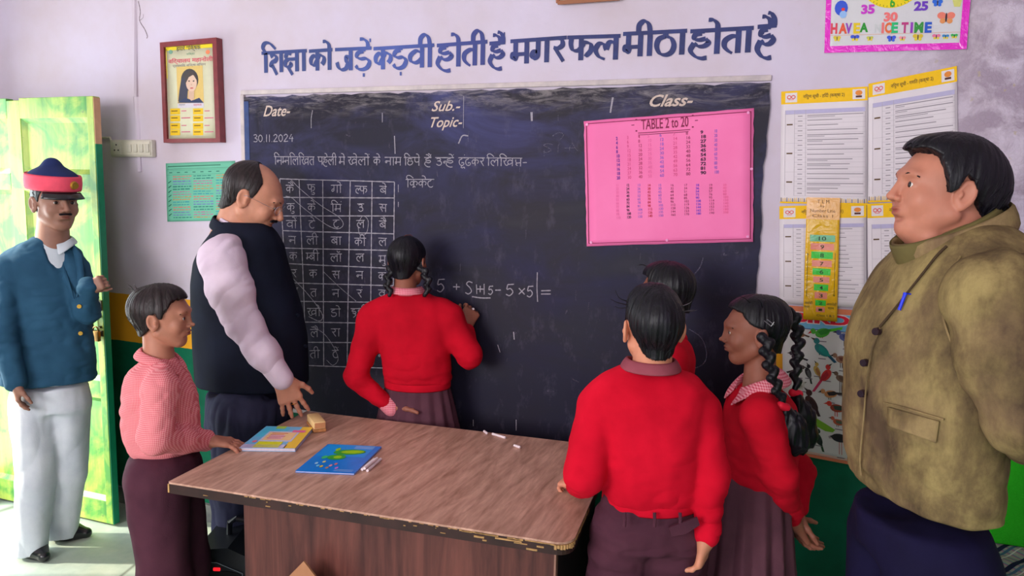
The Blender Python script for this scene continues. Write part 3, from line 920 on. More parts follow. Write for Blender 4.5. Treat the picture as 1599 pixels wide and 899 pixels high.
s.px_line([(486, 510), (505, 520), (520, 540), (528, 560), (520, 570), (510, 562)], .0022, jit=.4)
s = Strokes(YB_)
s.px_line([(1098, 402), (1094, 415), (1085, 427), (1076, 434)], .004); s.px_line([(1076, 514), (1093, 525), (1102, 543), (1102, 562), (1092, 572), (1082, 575)], .004)
s.word(['S', '1', '+'], (845, 224), (902, 224), 14, .0026, head=False)
s.px_line([(862, 213), (872, 207), (880, 210), (874, 219)], .002); s.px_line([(893, 222), (899, 232), (903, 236)], .002)
for k in range(70):
    x, y = rr.uniform(400, 1170), rr.uniform(165, 640)
    if 915 < x < 1175 and 170 < y < 385: continue
    if rr.random() < .6: s.px_line([(x, y), (x + rr.uniform(-1, 1), y + rr.uniform(3, 16))], rr.uniform(.0012, .0028))
    else: s.px_line([(x, y), (x + rr.uniform(-4, 4), y + rr.uniform(-3, 3)), (x + rr.uniform(-2, 9), y + rr.uniform(2, 6))], rr.uniform(.0012, .003))
tag(s.build('faint_chalk_marks', M_faint, board), 'half-rubbed chalk marks and curves', kind='stuff')
s = OneStroke()
for q, wd_ in [(((957, 152), (953, 176)), .006), (((830, 175), (830.5, 189)), .008), (((597, 176), (597, 191)), .003), (((616, 212), (617, 240)), .004), (((488, 172), (486, 185), (486, 200)), .003), (((724, 150), (723.5, 200)), .002),
             (((716, 224), (722, 212), (731, 212)), .005), (((802, 518), (803, 530)), .004), (((806, 655), (806, 672)), .003), (((739, 655), (739, 665)), .003), (((777, 538), (781, 550)), .003), (((622, 288), (622, 300)), .0025), (((622, 315), (622, 323)), .0025)]:
    s.px_line(list(q), wd_)


# ---- type from the built-in font, as flat print
_tc = {}


def type2d(body, bold=0.0, shear=0.0, lsp=1.0):
    key = (body, bold, shear, lsp)
    if key in _tc: return _tc[key]
    c = bpy.data.curves.new('type', 'FONT')
    c.body = body; c.offset = bold; c.shear = shear; c.resolution_u = 3; c.space_line = lsp
    o = bpy.data.objects.new('type', c)
    COL.objects.link(o)
    bpy.context.view_layer.update()
    me = o.evaluated_get(bpy.context.evaluated_depsgraph_get()).to_mesh()
    V = np.array([v.co[:2] for v in me.vertices]).reshape(-1, 2)
    F = [tuple(p.vertices) for p in me.polygons]
    o.evaluated_get(bpy.context.evaluated_depsgraph_get()).to_mesh_clear()
    bpy.data.objects.remove(o); bpy.data.curves.remove(c)
    mn, mx = V.min(0), V.max(0)
    V = (V - mn) / (mx - mn)
    _tc[key] = (V, F, (mx - mn))
    return _tc[key]


def board_type(body, p0, p1, top, bot, mat, parent, name, bold=.012, shear=.4):
    """body stretched between pixel x p0..p1 and y top..bot on the board face"""
    V, F, _ = type2d(body, bold, shear)
    a = Yp(p0, top, YB_); b = Yp(p1, top - (p1 - p0) * .03, YB_); c = Yp(p0, bot, YB_)
    W_ = [(a[0] + (b[0] - a[0]) * u, YB_, c[2] + (a[2] - c[2]) * v + (b[2] - a[2]) * u) for u, v in V]
    return mesh_np(name, W_, F, mat, parent, smooth=False)


board_type('Date-', 411, 453, 165, 182, M_cpaint, board, 'painted_heading')
board_type('Sub.-', 674, 719, 158, 174, M_cpaint, board, 'painted_heading')
board_type('Topic-', 673, 722, 183, 204, M_cpaint, board, 'painted_heading')
board_type('Class-', 1015, 1083, 148, 167, M_cpaint, board, 'painted_heading', bold=.02)


class Sheet:
    """a paper hanging on the wall; corners given as wall points; print laid a hair above it"""
    def __init__(s, TL, TR, BR, BL, y0, bulge=0.004, seed=0, th=0.0008):
        s.c = [Yp(*q, y0)[[0, 2]] for q in (TL, TR, BR, BL)]
        s.px = (TL, TR, BR, BL)
        s.y0 = y0; s.b = bulge; s.sd = seed; s.th = th; s.parts = {}

    def dy(s, u, v):
        return s.b * (0.5 + 0.5 * math.sin(u * 5.1 + s.sd * 1.7 + v * 3.3) * math.cos(v * 4.2 - s.sd)) * (0.35 + 1.3 * v)

    def at(s, u, v, off=0.0):
        """u right, v down, 0..1"""
        a, b, c, d = s.c
        p = (a * (1 - u) + b * u) * (1 - v) + (d * (1 - u) + c * u) * v
        return (p[0], s.y0 - s.dy(min(max(u, 0), 1), min(max(v, 0), 1)) - off, p[1])

    def base(s, name, mat, parent, nu=14, nv=18, edge=0.0):
        V = []; rs = random.Random(s.sd)
        for j in range(nv + 1):
            for i in range(nu + 1):
                u, v = i / nu, j / nv
                if edge:
                    if i in (0, nu): u += rs.uniform(-edge, edge)
                    if j in (0, nv): v += rs.uniform(-edge, edge)
                V.append(s.at(u, v))
        n = nu + 1
        F = np.array([[j * n + i, (j + 1) * n + i, (j + 1) * n + i + 1, j * n + i + 1] for j in range(nv) for i in range(nu)])
        o = mesh_np(name, V, F, mat, parent)
        m = o.modifiers.new('t', 'SOLIDIFY'); m.thickness = s.th; m.offset = -1
        return o

    def add(s, mat, V, F):
        p = s.parts.setdefault(mat.name, [mat, [], []])
        b = len(p[1]); p[1].extend(V); p[2].extend([tuple(i + b for i in f) for f in F])

    def rect(s, u0, v0, u1, v1, mat, off=0.0006, n=None):
        n = n or max(1, int(abs(u1 - u0) * 14)); m = max(1, int(abs(v1 - v0) * 18))
        V = [s.at(u0 + (u1 - u0) * i / n, v0 + (v1 - v0) * j / m, off) for j in range(m + 1) for i in range(n + 1)]
        F = [(j * (n + 1) + i, (j + 1) * (n + 1) + i, (j + 1) * (n + 1) + i + 1, j * (n + 1) + i + 1) for j in range(m) for i in range(n)]
        s.add(mat, V, F)

    def shape(s, pts, mat, off=0.0012):
        V = [s.at(u, v, off) for u, v in pts]
        s.add(mat, V, [tuple(range(len(V)))])

    def oval(s, u, v, a, b, mat, off=0.0012, rot=0.0, asp=1.0, n=14, t0=0, t1=2 * math.pi):
        pts = []
        for k in range(n):
            t_ = t0 + (t1 - t0) * k / (n - (0 if t1 - t0 > 6.2 else 1))
            x, y = a * math.cos(t_), b * math.sin(t_)
            pts.append((u + (x * math.cos(rot) - y * math.sin(rot)), v + (x * math.sin(rot) + y * math.cos(rot)) * asp))
        s.shape(pts, mat, off)

    def type(s, body, u0, v0, u1, v1, mat, off=0.0014, bold=0.0, shear=0.0, rot=None, lsp=1.0):
        V, F, _ = type2d(body, bold, shear, lsp)
        V3 = [s.at(u0 + (u1 - u0) * x, v1 + (v0 - v1) * y + (rot or 0) * x, off) for x, y in V]
        s.add(mat, V3, F)

    def flush(s, name, parent):
        mats = []; V = []; F = []; mi = []
        for k, (m, vv, ff) in s.parts.items():
            b = len(V); mats.append(m); V.extend(vv); F.extend([tuple(i + b for i in f) for f in ff]); mi += [len(mats) - 1] * len(ff)
        o = mesh_np(name, V, F, mats, parent, smooth=False)
        o.data.polygons.foreach_set('material_index', mi)
        # print faces look into the room
        bm = bmesh.new(); bm.from_mesh(o.data); bm.normal_update()
        fl = [f for f in bm.faces if f.normal.y > 0]
        if fl: bmesh.ops.reverse_faces(bm, faces=fl)
        bm.to_mesh(o.data); bm.free()
        return o


INK = {}


def ink(c, rough=0.6):
    k = (tuple(c), rough)
    if k not in INK: INK[k] = plain('print_%d_%d_%d' % tuple(c), c, rough, 0.3, vary=0.03, scale=80)
    return INK[k]


def uvof(sh):
    """pixel -> (u,v) on a sheet, bilinear inverse by Newton"""
    TL, TR, BR, BL = [np.array(p, float) for p in sh.px]

    def f(px, py):
        u = v = .5
        for _ in range(12):
            p = (TL * (1 - u) + TR * u) * (1 - v) + (BL * (1 - u) + BR * u) * v
            du = (TR - TL) * (1 - v) + (BR - BL) * v; dv = (BL - TL) * (1 - u) + (BR - TR) * u
            J = np.array([[du[0], dv[0]], [du[1], dv[1]]])
            d = np.linalg.solve(J, np.array([px, py]) - p); u += d[0]; v += d[1]
        return u, v
    return f


def thing_at(name, sh, label, cat, group=None):
    c = (sh.c[2] + sh.c[3]) / 2
    return empty(name, (c[0], sh.y0, c[1]), label, cat, group)


M_tape = plain('clear_tape', (214, 202, 170), 0.25, 0.5)

# ---- pink multiplication chart, pinned on the blackboard
t = NT('pink_paper', 0.6, 0.3); t.col(t.ramp(t.noise(3, 4), [(0.3, lin((240, 112, 172))), (0.7, lin((250, 128, 186)))])); t.bump(t.noise(6, 3), 0.25, 0.01)
sh = Sheet((912, 189), (1177, 169), (1176, 377), (917, 384), -0.0145, 0.006, 1)
pc = thing_at('multiplication_chart', sh, 'pink paper chart of multiplication tables pinned on the blackboard', 'chart')
sh.base('paper', t.m, pc, edge=0.0025)
U = uvof(sh); redk = ink((130, 20, 70)); blu = ink((120, 90, 200)); dk = ink((60, 20, 60)); pk = ink((226, 96, 160))
for (a, b, c_, d) in ((.012, .02, .988, .026), (.012, .975, .988, .98), (.012, .02, .018, .98), (.982, .02, .988, .98)): sh.rect(a, b, c_, d, redk)
u0, v0 = U(1006, 184); u1, v1 = U(1080, 197)
sh.type('TABLE 2 to 20', u0, v0 + .01, u1, v1, redk, bold=.01)
sh.rect(u0 - .02, v1 + .02, u1 + .01, v1 + .026, redk); sh.rect(u0 - .02, v1 + .035, u1, v1 + .040, redk)
for uu, sg in ((u0 - .03, -1), (u1 + .025, 1)):
    sh.oval(uu, v0 + .01, .006, .006, redk); sh.oval(uu, v1 + .005, .006, .006, redk); sh.rect(uu + .012 * sg, (v0 + v1) / 2, uu + .03 * sg, (v0 + v1) / 2 + .006, redk)
cols_t = [968, 986, 1004, 1019, 1038, 1059, 1079, 1101, 1122]; cols_b = [969, 986, 1004, 1020, 1037, 1056, 1077, 1095, 1115, 1136]
ct = [ink((110, 40, 150)), ink((214, 70, 130)), ink((170, 40, 90)), ink((226, 96, 160)), blu, ink((214, 70, 130)), redk, dk, blu]
for k, x in enumerate(cols_t):
    y0 = 213 - (x - 968) * .075; y1 = 279 - (x - 968) * .06
    ua, va = U(x - 3, y0); ub, vb = U(x + 4, y1)
    sh.type('\n'.join(str((k + 2) * m) for m in range(1, 11)), ua, va, ub + (.008 if k == 7 else 0), vb, ct[k], bold=.035 if k in (0, 7) else 0.0)
cb_ = [pk, dk, blu, ink((196, 30, 60)), blu, redk, redk, ink((110, 60, 200)), redk, ink((226, 86, 140))]
for k, x in enumerate(cols_b):
    ua, va = U(x - 4, 286); ub, vb = U(x + 4, 341 - k)
    sh.type('\n'.join(str((k + 11) * m) for m in range(1, 11)), ua, va, ub, vb, cb_[k], bold=.02 if k in (1, 3, 7) else 0.0)
sh.flush('printed_table', pc)
mb = MB()
for u, v in ((.02, .03), (.97, .03), (.03, .97), (.5, .97), (.97, .96), (.99, .45)):
    p = sh.at(u, v, .002); mb.cyl((p[0], p[1] - .002, p[2]), (p[0], p[1] + .002, p[2]), .005, n=10)
pn = mb.build('tape_dot', ink((236, 150, 200), .3), pc); pn['kind'] = 'stuff'

# ---- yellow headed notices
M_paper = plain('notice_paper', (226, 218, 224), 0.6, 0.3, vary=0.03, scale=8)
M_yel = ink((246, 196, 20)); M_lil = ink((186, 180, 214)); M_line = ink((180, 172, 180)); M_txt = ink((152, 144, 152)); M_dtx = ink((96, 70, 40)); M_rd = ink((224, 90, 90)); M_wh = ink((228, 220, 220)); M_or = ink((230, 140, 60)); M_br = ink((90, 50, 40))


def notice(px, y0, seed, title, label, head=.115, foot=True, cols=(.05, .16, .29)):
    sh = Sheet(*px, y0, 0.005, seed)
    r = thing_at('notice_sheet', sh, label, 'notice', None)
    sh.base('paper', M_paper, r)
    sh.rect(0, 0, 1, head, M_yel)
    for ux in (.05, .83):
        sh.rect(ux, head * .15, ux + .14, head * .88, M_wh, .0010)
    for k in (-1, 1): sh.oval(.12 + .025 * k, head * .48, .026, .018, M_rd, .0014); sh.oval(.12 + .025 * k, head * .48, .016, .010, M_wh, .0017)
    sh.rect(.09, head * .66, .15, head * .70, M_rd, .0014)
    sh.oval(.90, head * .42, .04, .022, M_or, .0014); sh.rect(.865, head * .62, .935, head * .76, M_br, .0014)
    sh.type(title, .26, head * .30, .74, head * .70, M_dtx, bold=.01)
    t0 = head + .055; t1 = .93
    sh.rect(cols[0], t0, .97, t0 + .035, M_lil, .0009)
    for x in cols + (.97,): sh.rect(x, t0, x + .004, t1, M_line, .0011)
    rs = random.Random(seed * 7 + 1)
    n = 17
    for k in range(n + 1):
        v = t0 + .035 + (t1 - t0 - .035) * k / n
        full = k % 6 == 0
        sh.rect(cols[0] if full else cols[1], v, .97, v + .0016, M_line, .0011)
        if k < n:
            dv = (t1 - t0 - .035) / n
            a = cols[2] + .02; b = min(.95, a + rs.uniform(.35, .68))
            sh.rect(a, v + dv * .30, b, v + dv * .46, M_txt, .0011)
            if rs.random() < .5: sh.rect(a, v + dv * .64, a + rs.uniform(.1, .4), v + dv * .76, M_txt, .0011)
            sh.rect((cols[1] + cols[2]) / 2 - .025, v + dv * .4, (cols[1] + cols[2]) / 2 + .03, v + dv * .56, M_txt, .0011)
            if k % 6 == 2: sh.rect(cols[0] + .02, v, cols[1] - .02, v + .012, M_dtx, .0011)
    if foot:
        sh.rect(0, .985, 1, 1.0, M_yel)
        for k in range(44):
            u = .01 + k * .0225
            sh.rect(u, .955 - rs.uniform(0, .008), u + .007, .986, M_yel if k % 3 else M_dtx, .0010, n=1)
    sh.flush('printed_form', r)
    return sh, r


notice(((1220, 143), (1355, 135), (1355, 320), (1218, 317)), -0.002, 2, 'निपुण सूची - हिंदी (कक्षा 2)', 'yellow-headed Hindi notice, upper left of the four notices on the wall')
notice(((1356, 131), (1494, 103), (1497, 312), (1355, 316)), -0.004, 3, 'निपुण सूची - गणित (कक्षा 2)', 'yellow-headed notice tilted up at its right end above the man in khaki')
notice(((1217, 322), (1353, 318), (1353, 480), (1217, 474)), -0.005, 4, 'निपुण सूची - हिंदी (कक्षा 1)', 'yellow-headed Hindi notice behind the number strip, lower left of the four', foot=False, head=.13)
notice(((1354, 318), (1489, 313), (1489, 500), (1356, 502)), -0.0065, 5, 'निपुण सूची - गणित (कक्षा 1)', 'yellow-headed notice hanging just left of the face of the man in khaki', head=.12)

# ---- birds poster
t = NT('poster_gloss', 0.35, 0.5); t.col(lin((212, 212, 210))); M_pos = t.m
sh = Sheet((1222, 476), (1378, 487), (1381, 735), (1222, 705), -0.0035, 0.003, 6)
bp_ = thing_at('birds_poster', sh, 'glossy poster of many coloured birds under a red BIRDS title', 'poster')
sh.base('paper', M_pos, bp_)
U = uvof(sh)
sh.rect(0, 0, 1, .035, ink((222, 128, 90), .4)); sh.rect(0, .978, 1, 1, ink((222, 128, 90), .4)); sh.rect(0, .965, 1, .974, ink((230, 180, 160), .4))
sh.rect(0, .038, 1, .142, ink((110, 178, 214), .4), .0008); sh.rect(0, .142, 1, .147, ink((60, 60, 130), .4), .0008)
u0, v0 = U(1237, 485); u1, v1 = U(1350, 512)
sh.type('BIRDS', u0, v0, u1, v1, ink((236, 220, 220), .4), .0012, bold=.07)
sh.type('BIRDS', u0 + .012, v0 + .006, u1 - .012, v1 - .006, ink((222, 20, 56), .4), .0018, bold=.045)


def bird(px, py, L, body, wing, tail, face=-1, beak=(60, 50, 40), pose='perch', tl=1.0, legs=0.35, tilt=0.35, neck=0.0, crest=None):
    """a printed bird: L body length in px; face -1 looks left"""
    u, v = U(px, py); du = abs(U(px + 1, py)[0] - u); dv = abs(U(px, py + 1)[1] - v); a = dv / du
    f = face; L_ = L * du
    B, Wg, T, K = ink(body, .4), ink(wing, .4), ink(tail, .4), ink(beak, .4)
    sn, cs = math.sin(tilt), math.cos(tilt)

    def q(x, y): return (u + f * (x * cs - y * sn) * L_, v - (x * sn + y * cs) * L_ * a)   # x forward, y up
    k_ = [k * 2 * math.pi / 16 for k in range(16)]
    sh.shape([q(.5 * math.cos(t_) * (1 if math.cos(t_) < 0 else .85), .26 * math.sin(t_)) for t_ in k_], B, .0011)
    sh.shape([q(-.35, .12), q(-.35, -.05), q(-.55 - .45 * tl, -.14), q(-.60 - .5 * tl, .0)], T, .0010)
    sh.shape([q(.22 + .0, .14), q(.12, -.10), q(-.25, -.12), q(-.62, .02), q(-.30, .18)], Wg, .0015)
    hx_, hy = .48 + neck * .15, .24 + neck
    if neck: sh.shape([q(.30, .12), q(.44, .0), q(hx_ + .07, hy), q(hx_ - .06, hy)], B, .0012)
    r_ = .17 if neck < .3 else .10
    sh.shape([q(hx_ + r_ * math.cos(t_), hy + r_ * math.sin(t_)) for t_ in k_], ink(crest, .4) if crest else B, .0013)
    bl = .22 if tl < 2 else .3
    sh.shape([q(hx_ + r_ * .8, hy + .07), q(hx_ + r_ + bl, hy - .06), q(hx_ + r_ * .8, hy - .07)], K, .0014)
    sh.shape([q(hx_ + .05 + .025 * math.cos(t_), hy + .03 + .025 * math.sin(t_)) for t_ in k_[::3]], ink((20, 20, 20), .4), .0019)
    if legs:
        for o_ in (-.06, .08): sh.shape([(u + f * o_ * L_, v + .15 * L_ * a), (u + f * (o_ + .05) * L_, v + .15 * L_ * a), (u + f * (o_ + .05) * L_, v + (.2 + legs) * L_ * a), (u + f * o_ * L_, v + (.2 + legs) * L_ * a)], K, .0010)
    sh.rect(u - .03, v + (.33 + legs) * L_ * a + .004, u + .045, v + (.33 + legs) * L_ * a + .010, ink((120, 110, 120), .4), .0010)


birds = [
    (1285, 519, 26, (70, 160, 50), (44, 130, 40), (80, 190, 40), -1, (190, 40, 40), 1.5, .1, -.35),
    (1322, 526, 24, (86, 96, 150), (60, 70, 120), (50, 54, 90), -1, (60, 50, 60), 1.0, .35, .1),
    (1250, 521, 16, (150, 110, 80), (120, 84, 60), (90, 60, 46), -1, (60, 40, 30), .8, .2, .1),
    (1284, 545, 28, (40, 120, 120), (30, 140, 130), (30, 80, 110), -1, (60, 50, 40), .9, .1, .6),
    (1316, 560, 22, (150, 110, 90), (110, 60, 50), (90, 60, 50), -1, (50, 40, 40), 1.5, .4, .0),
    (1345, 547, 22, (40, 50, 76), (28, 34, 60), (24, 28, 50), 1, (40, 40, 40), 1.2, .0, .4),
    (1244, 556, 18, (60, 50, 60), (40, 36, 46), (40, 34, 44), -1, (60, 50, 40), 1.0, .2, .1),
    (1247, 577, 18, (80, 60, 60), (56, 40, 44), (60, 46, 50), 1, (50, 40, 30), 1.0, .2, .2),
    (1263, 580, 18, (40, 36, 40), (90, 90, 90), (30, 30, 30), -1, (60, 50, 40), .9, .1, 1.2),
    (1277, 577, 18, (190, 160, 80), (160, 110, 60), (130, 90, 50), -1, (60, 50, 40), .8, .1, 1.1),
    (1292, 584, 24, (200, 50, 50), (170, 30, 46), (190, 50, 90), 1, (60, 50, 40), 1.9, .0, .9),
    (1315, 590, 20, (116, 90, 76), (96, 70, 60), (90, 66, 56), -1, (60, 50, 40), .3, .9, .3),
    (1337, 576, 18, (130, 60, 60), (100, 40, 50), (90, 40, 50), 1, (50, 40, 30), 1.2, .0, .9),
    (1298, 614, 22, (200, 140, 90), (40, 36, 40), (50, 40, 40), -1, (60, 50, 40), .9, .2, -.2),
    (1252, 602, 14, (190, 190, 180), (150, 150, 140), (120, 120, 120), 1, (60, 50, 40), .9, .1, .5),
    (1268, 628, 30, (70, 40, 40), (50, 28, 32), (44, 26, 30), -1, (60, 50, 40), .4, .15, .9),
    (1308, 636, 24, (150, 60, 40), (40, 60, 50), (24, 60, 60), -1, (200, 60, 40), 1.0, .35, .0),
    (1310, 658, 18, (190, 90, 60), (90, 100, 80), (80, 70, 60), -1, (60, 50, 40), 1.4, .2, .1),
    (1279, 684, 22, (30, 50, 40), (20, 36, 30), (30, 70, 40), -1, (200, 60, 30), .8, .1, 1.1),
]
for (x, y, L, b1, w1, t1, f, bk, tl, lg, ti) in birds: bird(x, y, L, b1, w1, t1, f, bk, tl=tl, legs=lg, tilt=ti, crest=(210, 60, 40) if (x, y) == (1308, 636) else None)
bird(1313, 683, 26, (34, 36, 44), (24, 24, 30), (160, 150, 150), 1, (190, 120, 120), tl=.2, legs=.8, tilt=.0, neck=.62, crest=(200, 120, 120))
bird(1250, 690, 20, (60, 50, 50), (40, 34, 36), (40, 34, 34), 1, (80, 60, 40), tl=.5, legs=.4, tilt=.5)
sh.shape([U(x, y) for x, y in ((1262, 648), (1270, 648), (1290, 660), (1306, 670), (1302, 674), (1290, 672), (1272, 662))], ink((120, 176, 40), .4), .0016)
sh.flush('printed_birds', bp_)

# ---- yellow number strip in front of the notices
sh = Sheet((1260, 308), (1312, 309), (1307, 502), (1254, 498), -0.016, 0.003, 8, th=.004)
st_ = thing_at('number_strip', sh, 'laminated yellow number strip counting 10 down to 1 over the notices', 'chart')
t = NT('laminated_yellow', 0.16, 0.6); t.col(lin((228, 178, 20))); t.bump(t.noise(22, 3, dist=1.2), 0.5, 0.006)
sh.base('backing_card', t.m, st_)
U = uvof(sh)
t = NT('laminated_tan', 0.18, 0.6); t.col(lin((236, 180, 110))); t.bump(t.noise(22, 3, dist=1.2), 0.5, 0.006)
sh.rect(0, 0, 1, .175, t.m)
brn = ink((120, 80, 40), .3); blk = ink((40, 60, 30), .3)
sh.type('T L M', .32, .018, .68, .045, brn); sh.type('by', .42, .058, .54, .082, brn); sh.type('Number Line', .12, .092, .86, .118, brn); sh.type('Class 1', .18, .135, .8, .158, brn)
yy = [365, 378, 391, 404.5, 417, 430, 442, 454.5, 467, 478, 488]
for k in range(10):
    n = 10 - k; h = 19.5 - k * 1.42
    cxm = 1284.5 - k * .38
    c_ = (110, 186, 140) if n == 10 else ((232, 140, 120) if n % 2 else (60, 200, 60))
    ua, va = U(cxm - h, yy[k] + .4); ub, vb = U(cxm + h, yy[k + 1] - .9)
    m_ = NT('block_%d' % n, 0.2, 0.6); m_.col(lin(c_)); m_.bump(m_.noise(30, 3, dist=1), 0.4, 0.004)
    sh.rect(ua, va, ub, vb, m_.m, .0008)
    um = (ua + ub) / 2; dw = .055 if n < 10 else .11
    sh.type(str(n), um - dw, va + .012, um + dw, vb - .009, blk, .0016, bold=.01)
for x, up_ in ((1261, 1), (1304, 0)):
    a = U(x, 394); b = U(x - 2, 462)
    sh.shape([(a[0], a[1]), (a[0] + .012, a[1]), (b[0] + .012, b[1]), (b[0], b[1])], blk)
    e = a if up_ else b; d = .014 if up_ else -.014
    sh.shape([(e[0] - .035, e[1] + d), (e[0] + .006, e[1]), (e[0] + .047, e[1] + d), (e[0] + .006, e[1] + d * .5)], blk)
sh.type('आरोही', .02, .845, .27, .875, blk); sh.type('क्रम', .02, .885, .18, .908, blk)
sh.type('अवरोही', .68, .845, .98, .875, blk); sh.type('क्रम', .72, .885, .90, .908, blk)
sh.type('Class 1 & 2', .4, .948, .92, .965, blk)
sh.flush('printed_numbers', st_)

# ---- clock poster at the top right
sh = Sheet((1293, -96), (1524, -104), (1509, 77), (1287, 83), -0.006, 0.003, 9, th=.004)
cp = thing_at('clock_poster', sh, 'clock poster with shiny magenta border and HAVE A NICE TIME lettering', 'poster')
t = NT('poster_film', 0.2, 0.6); t.col(lin((214, 214, 218))); t.bump(t.noise(14, 3, dist=1), 0.3, 0.006)
sh.base('backing_card', t.m, cp)
t = NT('magenta_foil', 0.15, 0.7); t.col(lin((232, 40, 200))); t.bump(t.noise(18, 4, dist=1.5), 0.8, 0.008)
for a in ((0, 0, .04, 1), (.95, 0, 1, 1), (.04, .94, .95, 1), (.04, 0, .95, .05)): sh.rect(*a, t.m)
U = uvof(sh)
c0 = U(1397, -48)
yb = ink((240, 214, 30), .3)
du, dv = abs(U(1398, -48)[0] - c0[0]), abs(U(1397, -47)[1] - c0[1])
sh.oval(*c0, 57 * du, 60 * dv, yb, .001, n=40)
for k in range(60):
    a = k * math.pi / 30
    sh.shape([(c0[0] + 53 * du * math.sin(a + s_), c0[1] + 56 * dv * math.cos(a + s_)) for s_ in (-.006, .006)] + [(c0[0] + 56 * du * math.sin(a + s_), c0[1] + 59 * dv * math.cos(a + s_)) for s_ in (.006, -.006)], blk, .0014)
for k in range(12):
    a = k * math.pi / 6; x, y = 1397 + 44 * math.sin(a), -48 - 47 * math.cos(a) + (4 if k == 6 else 0)
    u, v = U(x, y); n = str(k or 12)
    sh.type(n, u - 5 * du * len(n) * .8, v - 8 * dv, u + 5 * du * len(n) * .8, v + 8 * dv, ink((60, 170, 50), .3), bold=.03)
for body, x, y, c_ in (('35', 1358, 14, (200, 60, 200)), ('25', 1441, 9, (110, 60, 190)), ('30', 1394, 26, (240, 120, 120)), ('40', 1322, -30, (60, 60, 200)), ('20', 1476, -38, (60, 160, 60))):
    u, v = U(x, y); sh.type(body, u - 11 * du, v - 7.5 * dv, u + 11 * du, v + 7.5 * dv, ink(c_, .3), .0014, bold=.05)
lx = [('H', 1298, (220, 70, 90)), ('A', 1311, (230, 90, 60)), ('V', 1322, (150, 70, 190)), ('E', 1335, (230, 200, 40)), ('A', 1345, (40, 150, 50)), ('I', 1380, (240, 120, 120)), ('C', 1385, (230, 110, 60)), ('E', 1395, (40, 190, 120)), ('T', 1411, (190, 60, 130)), ('I', 1425, (150, 60, 190)), ('M', 1431, (50, 150, 60)), ('E', 1447, (40, 90, 200))]
wd_ = dict(I=4, A=14, M=14)
for ch_, x, c_ in lx:
    u, v = U(x, 36 - (x - 1298) * .012); w2 = wd_.get(ch_, 11)
    sh.type(ch_, u, v, u + w2 * du, v + (17 if ch_ != 'A' or x < 1330 else 15) * dv, ink(c_, .3), .0014, bold=.05)
u, v = U(1369, 37); sh.type('N', u, v, u + 10 * du, v + 14 * dv, ink((200, 204, 206), .3), .0012, bold=.04)
a = U(1298, 55); b = U(1500, 53); sh.rect(a[0], a[1], b[0], a[1] + .004, ink((220, 170, 140), .3))


def flut(x, y, s_, c_, c2=(230, 210, 60)):
    for sg in (-1, 1):
        u, v = U(x + sg * s_ * .45, y - s_ * .2); sh.oval(u, v, s_ * .45 * du, s_ * .38 * dv, ink(c_, .3), .0014, rot=.5 * sg)
        u, v = U(x + sg * s_ * .35, y + s_ * .35); sh.oval(u, v, s_ * .3 * du, s_ * .28 * dv, ink(c2, .3), .0015)
    u, v = U(x, y); sh.oval(u, v, s_ * .1 * du, s_ * .5 * dv, ink((60, 50, 60), .3), .0018)


flut(1479, 27, 15, (236, 130, 110), (230, 150, 90)); flut(1337, 59, 8, (60, 90, 210)); flut(1395, 60, 8, (60, 90, 220), (60, 90, 220)); flut(1361, 60, 6, (200, 200, 80)); flut(1412, 60, 6, (240, 150, 160)); flut(1308, 60, 7, (220, 200, 60)); flut(1436, 58, 9, (220, 190, 50)); flut(1464, 57, 7, (230, 120, 160)); flut(1478, 57, 6, (60, 140, 200)); flut(1491, 56, 6, (60, 180, 90)); flut(1466, 4, 9, (50, 110, 220), (50, 110, 220))
for x, y, a_, b_2, c_ in ((1315, 12, 11, 12, (56, 90, 210)), (1318, 22, 6, 6, (150, 190, 240)), (1318, 14, 3, 2.5, (230, 60, 50))):
    u, v = U(x, y); sh.oval(u, v, a_ * du, b_2 * dv, ink(c_, .3), .0012 + .0003 * (12 - a_) / 6)
sh.shape([U(*q) for q in ((1488, -3), (1503, -3), (1500, 10), (1491, 10))], ink((214, 214, 120), .3))
sh.flush('printed_clock', cp)

# ---- small framed picture, only its lower corner in view at the top edge
sh = Sheet((866, -120), (960, -126), (968, -2), (872, 5), -0.02, 0.0, 10, th=.012)
fr = thing_at('hanging_frame', sh, 'thin framed picture at the top edge, above the middle of the slogan', 'frame')
sh.base('picture_board', ink((206, 196, 180)), fr, 4, 4)
mb = MB()
cs = [(sh.c[k][0], -0.026, sh.c[k][1]) for k in range(4)]
for k in range(4): mb.tube([cs[k], cs[(k + 1) % 4]], 0.008, 6)
mb.build('frame_moulding', ink((166, 110, 84)), fr)

# ---- framed notice with portrait
sh = Sheet((256, 70), (337, 64), (342, 218), (262, 219), -0.028, 0.0, 11, th=.012)
ff = thing_at('framed_notice', sh, 'red-brown framed notice with a portrait photo, left of the slogan', 'frame')
sh.base('printed_sheet', plain('framed_paper', (208, 206, 176), 0.35, 0.4, vary=.03), ff, 4, 4)
M_fr = plain('frame_wood', (128, 52, 56), 0.4, 0.5, vary=0.15, scale=30)
mb = MB()
out = [Yp(*q, -0.03) for q in ((252, 67), (340, 59), (346, 222), (258, 223))]; inn = [Yp(*q, -0.03) for q in ((258, 74), (334, 68), (339, 216), (263, 217))]
for k in range(4):
    a, b, c_, d = out[k], out[(k + 1) % 4], inn[(k + 1) % 4], inn[k]
    mb = MB(); mb.prism([(q[0], -0.040, q[2]) for q in (a, b, c_, d)], (0, 0.038, 0)); mb.build('frame_side', M_fr, ff)
U = uvof(sh)


def R4(x0, y0, x1, y1, c_, off=.0008, kk=sh):
    a = U(x0, y0); b = U(x1, y1); kk.rect(a[0], a[1], b[0], b[1], ink(c_), off)


def T4(body, x0, y0, x1, y1, c_, kk=sh, bold=0.0):
    a = U(x0, y0); b = U(x1, y1); kk.type(body, a[0], a[1], b[0], b[1], ink(c_), bold=bold)


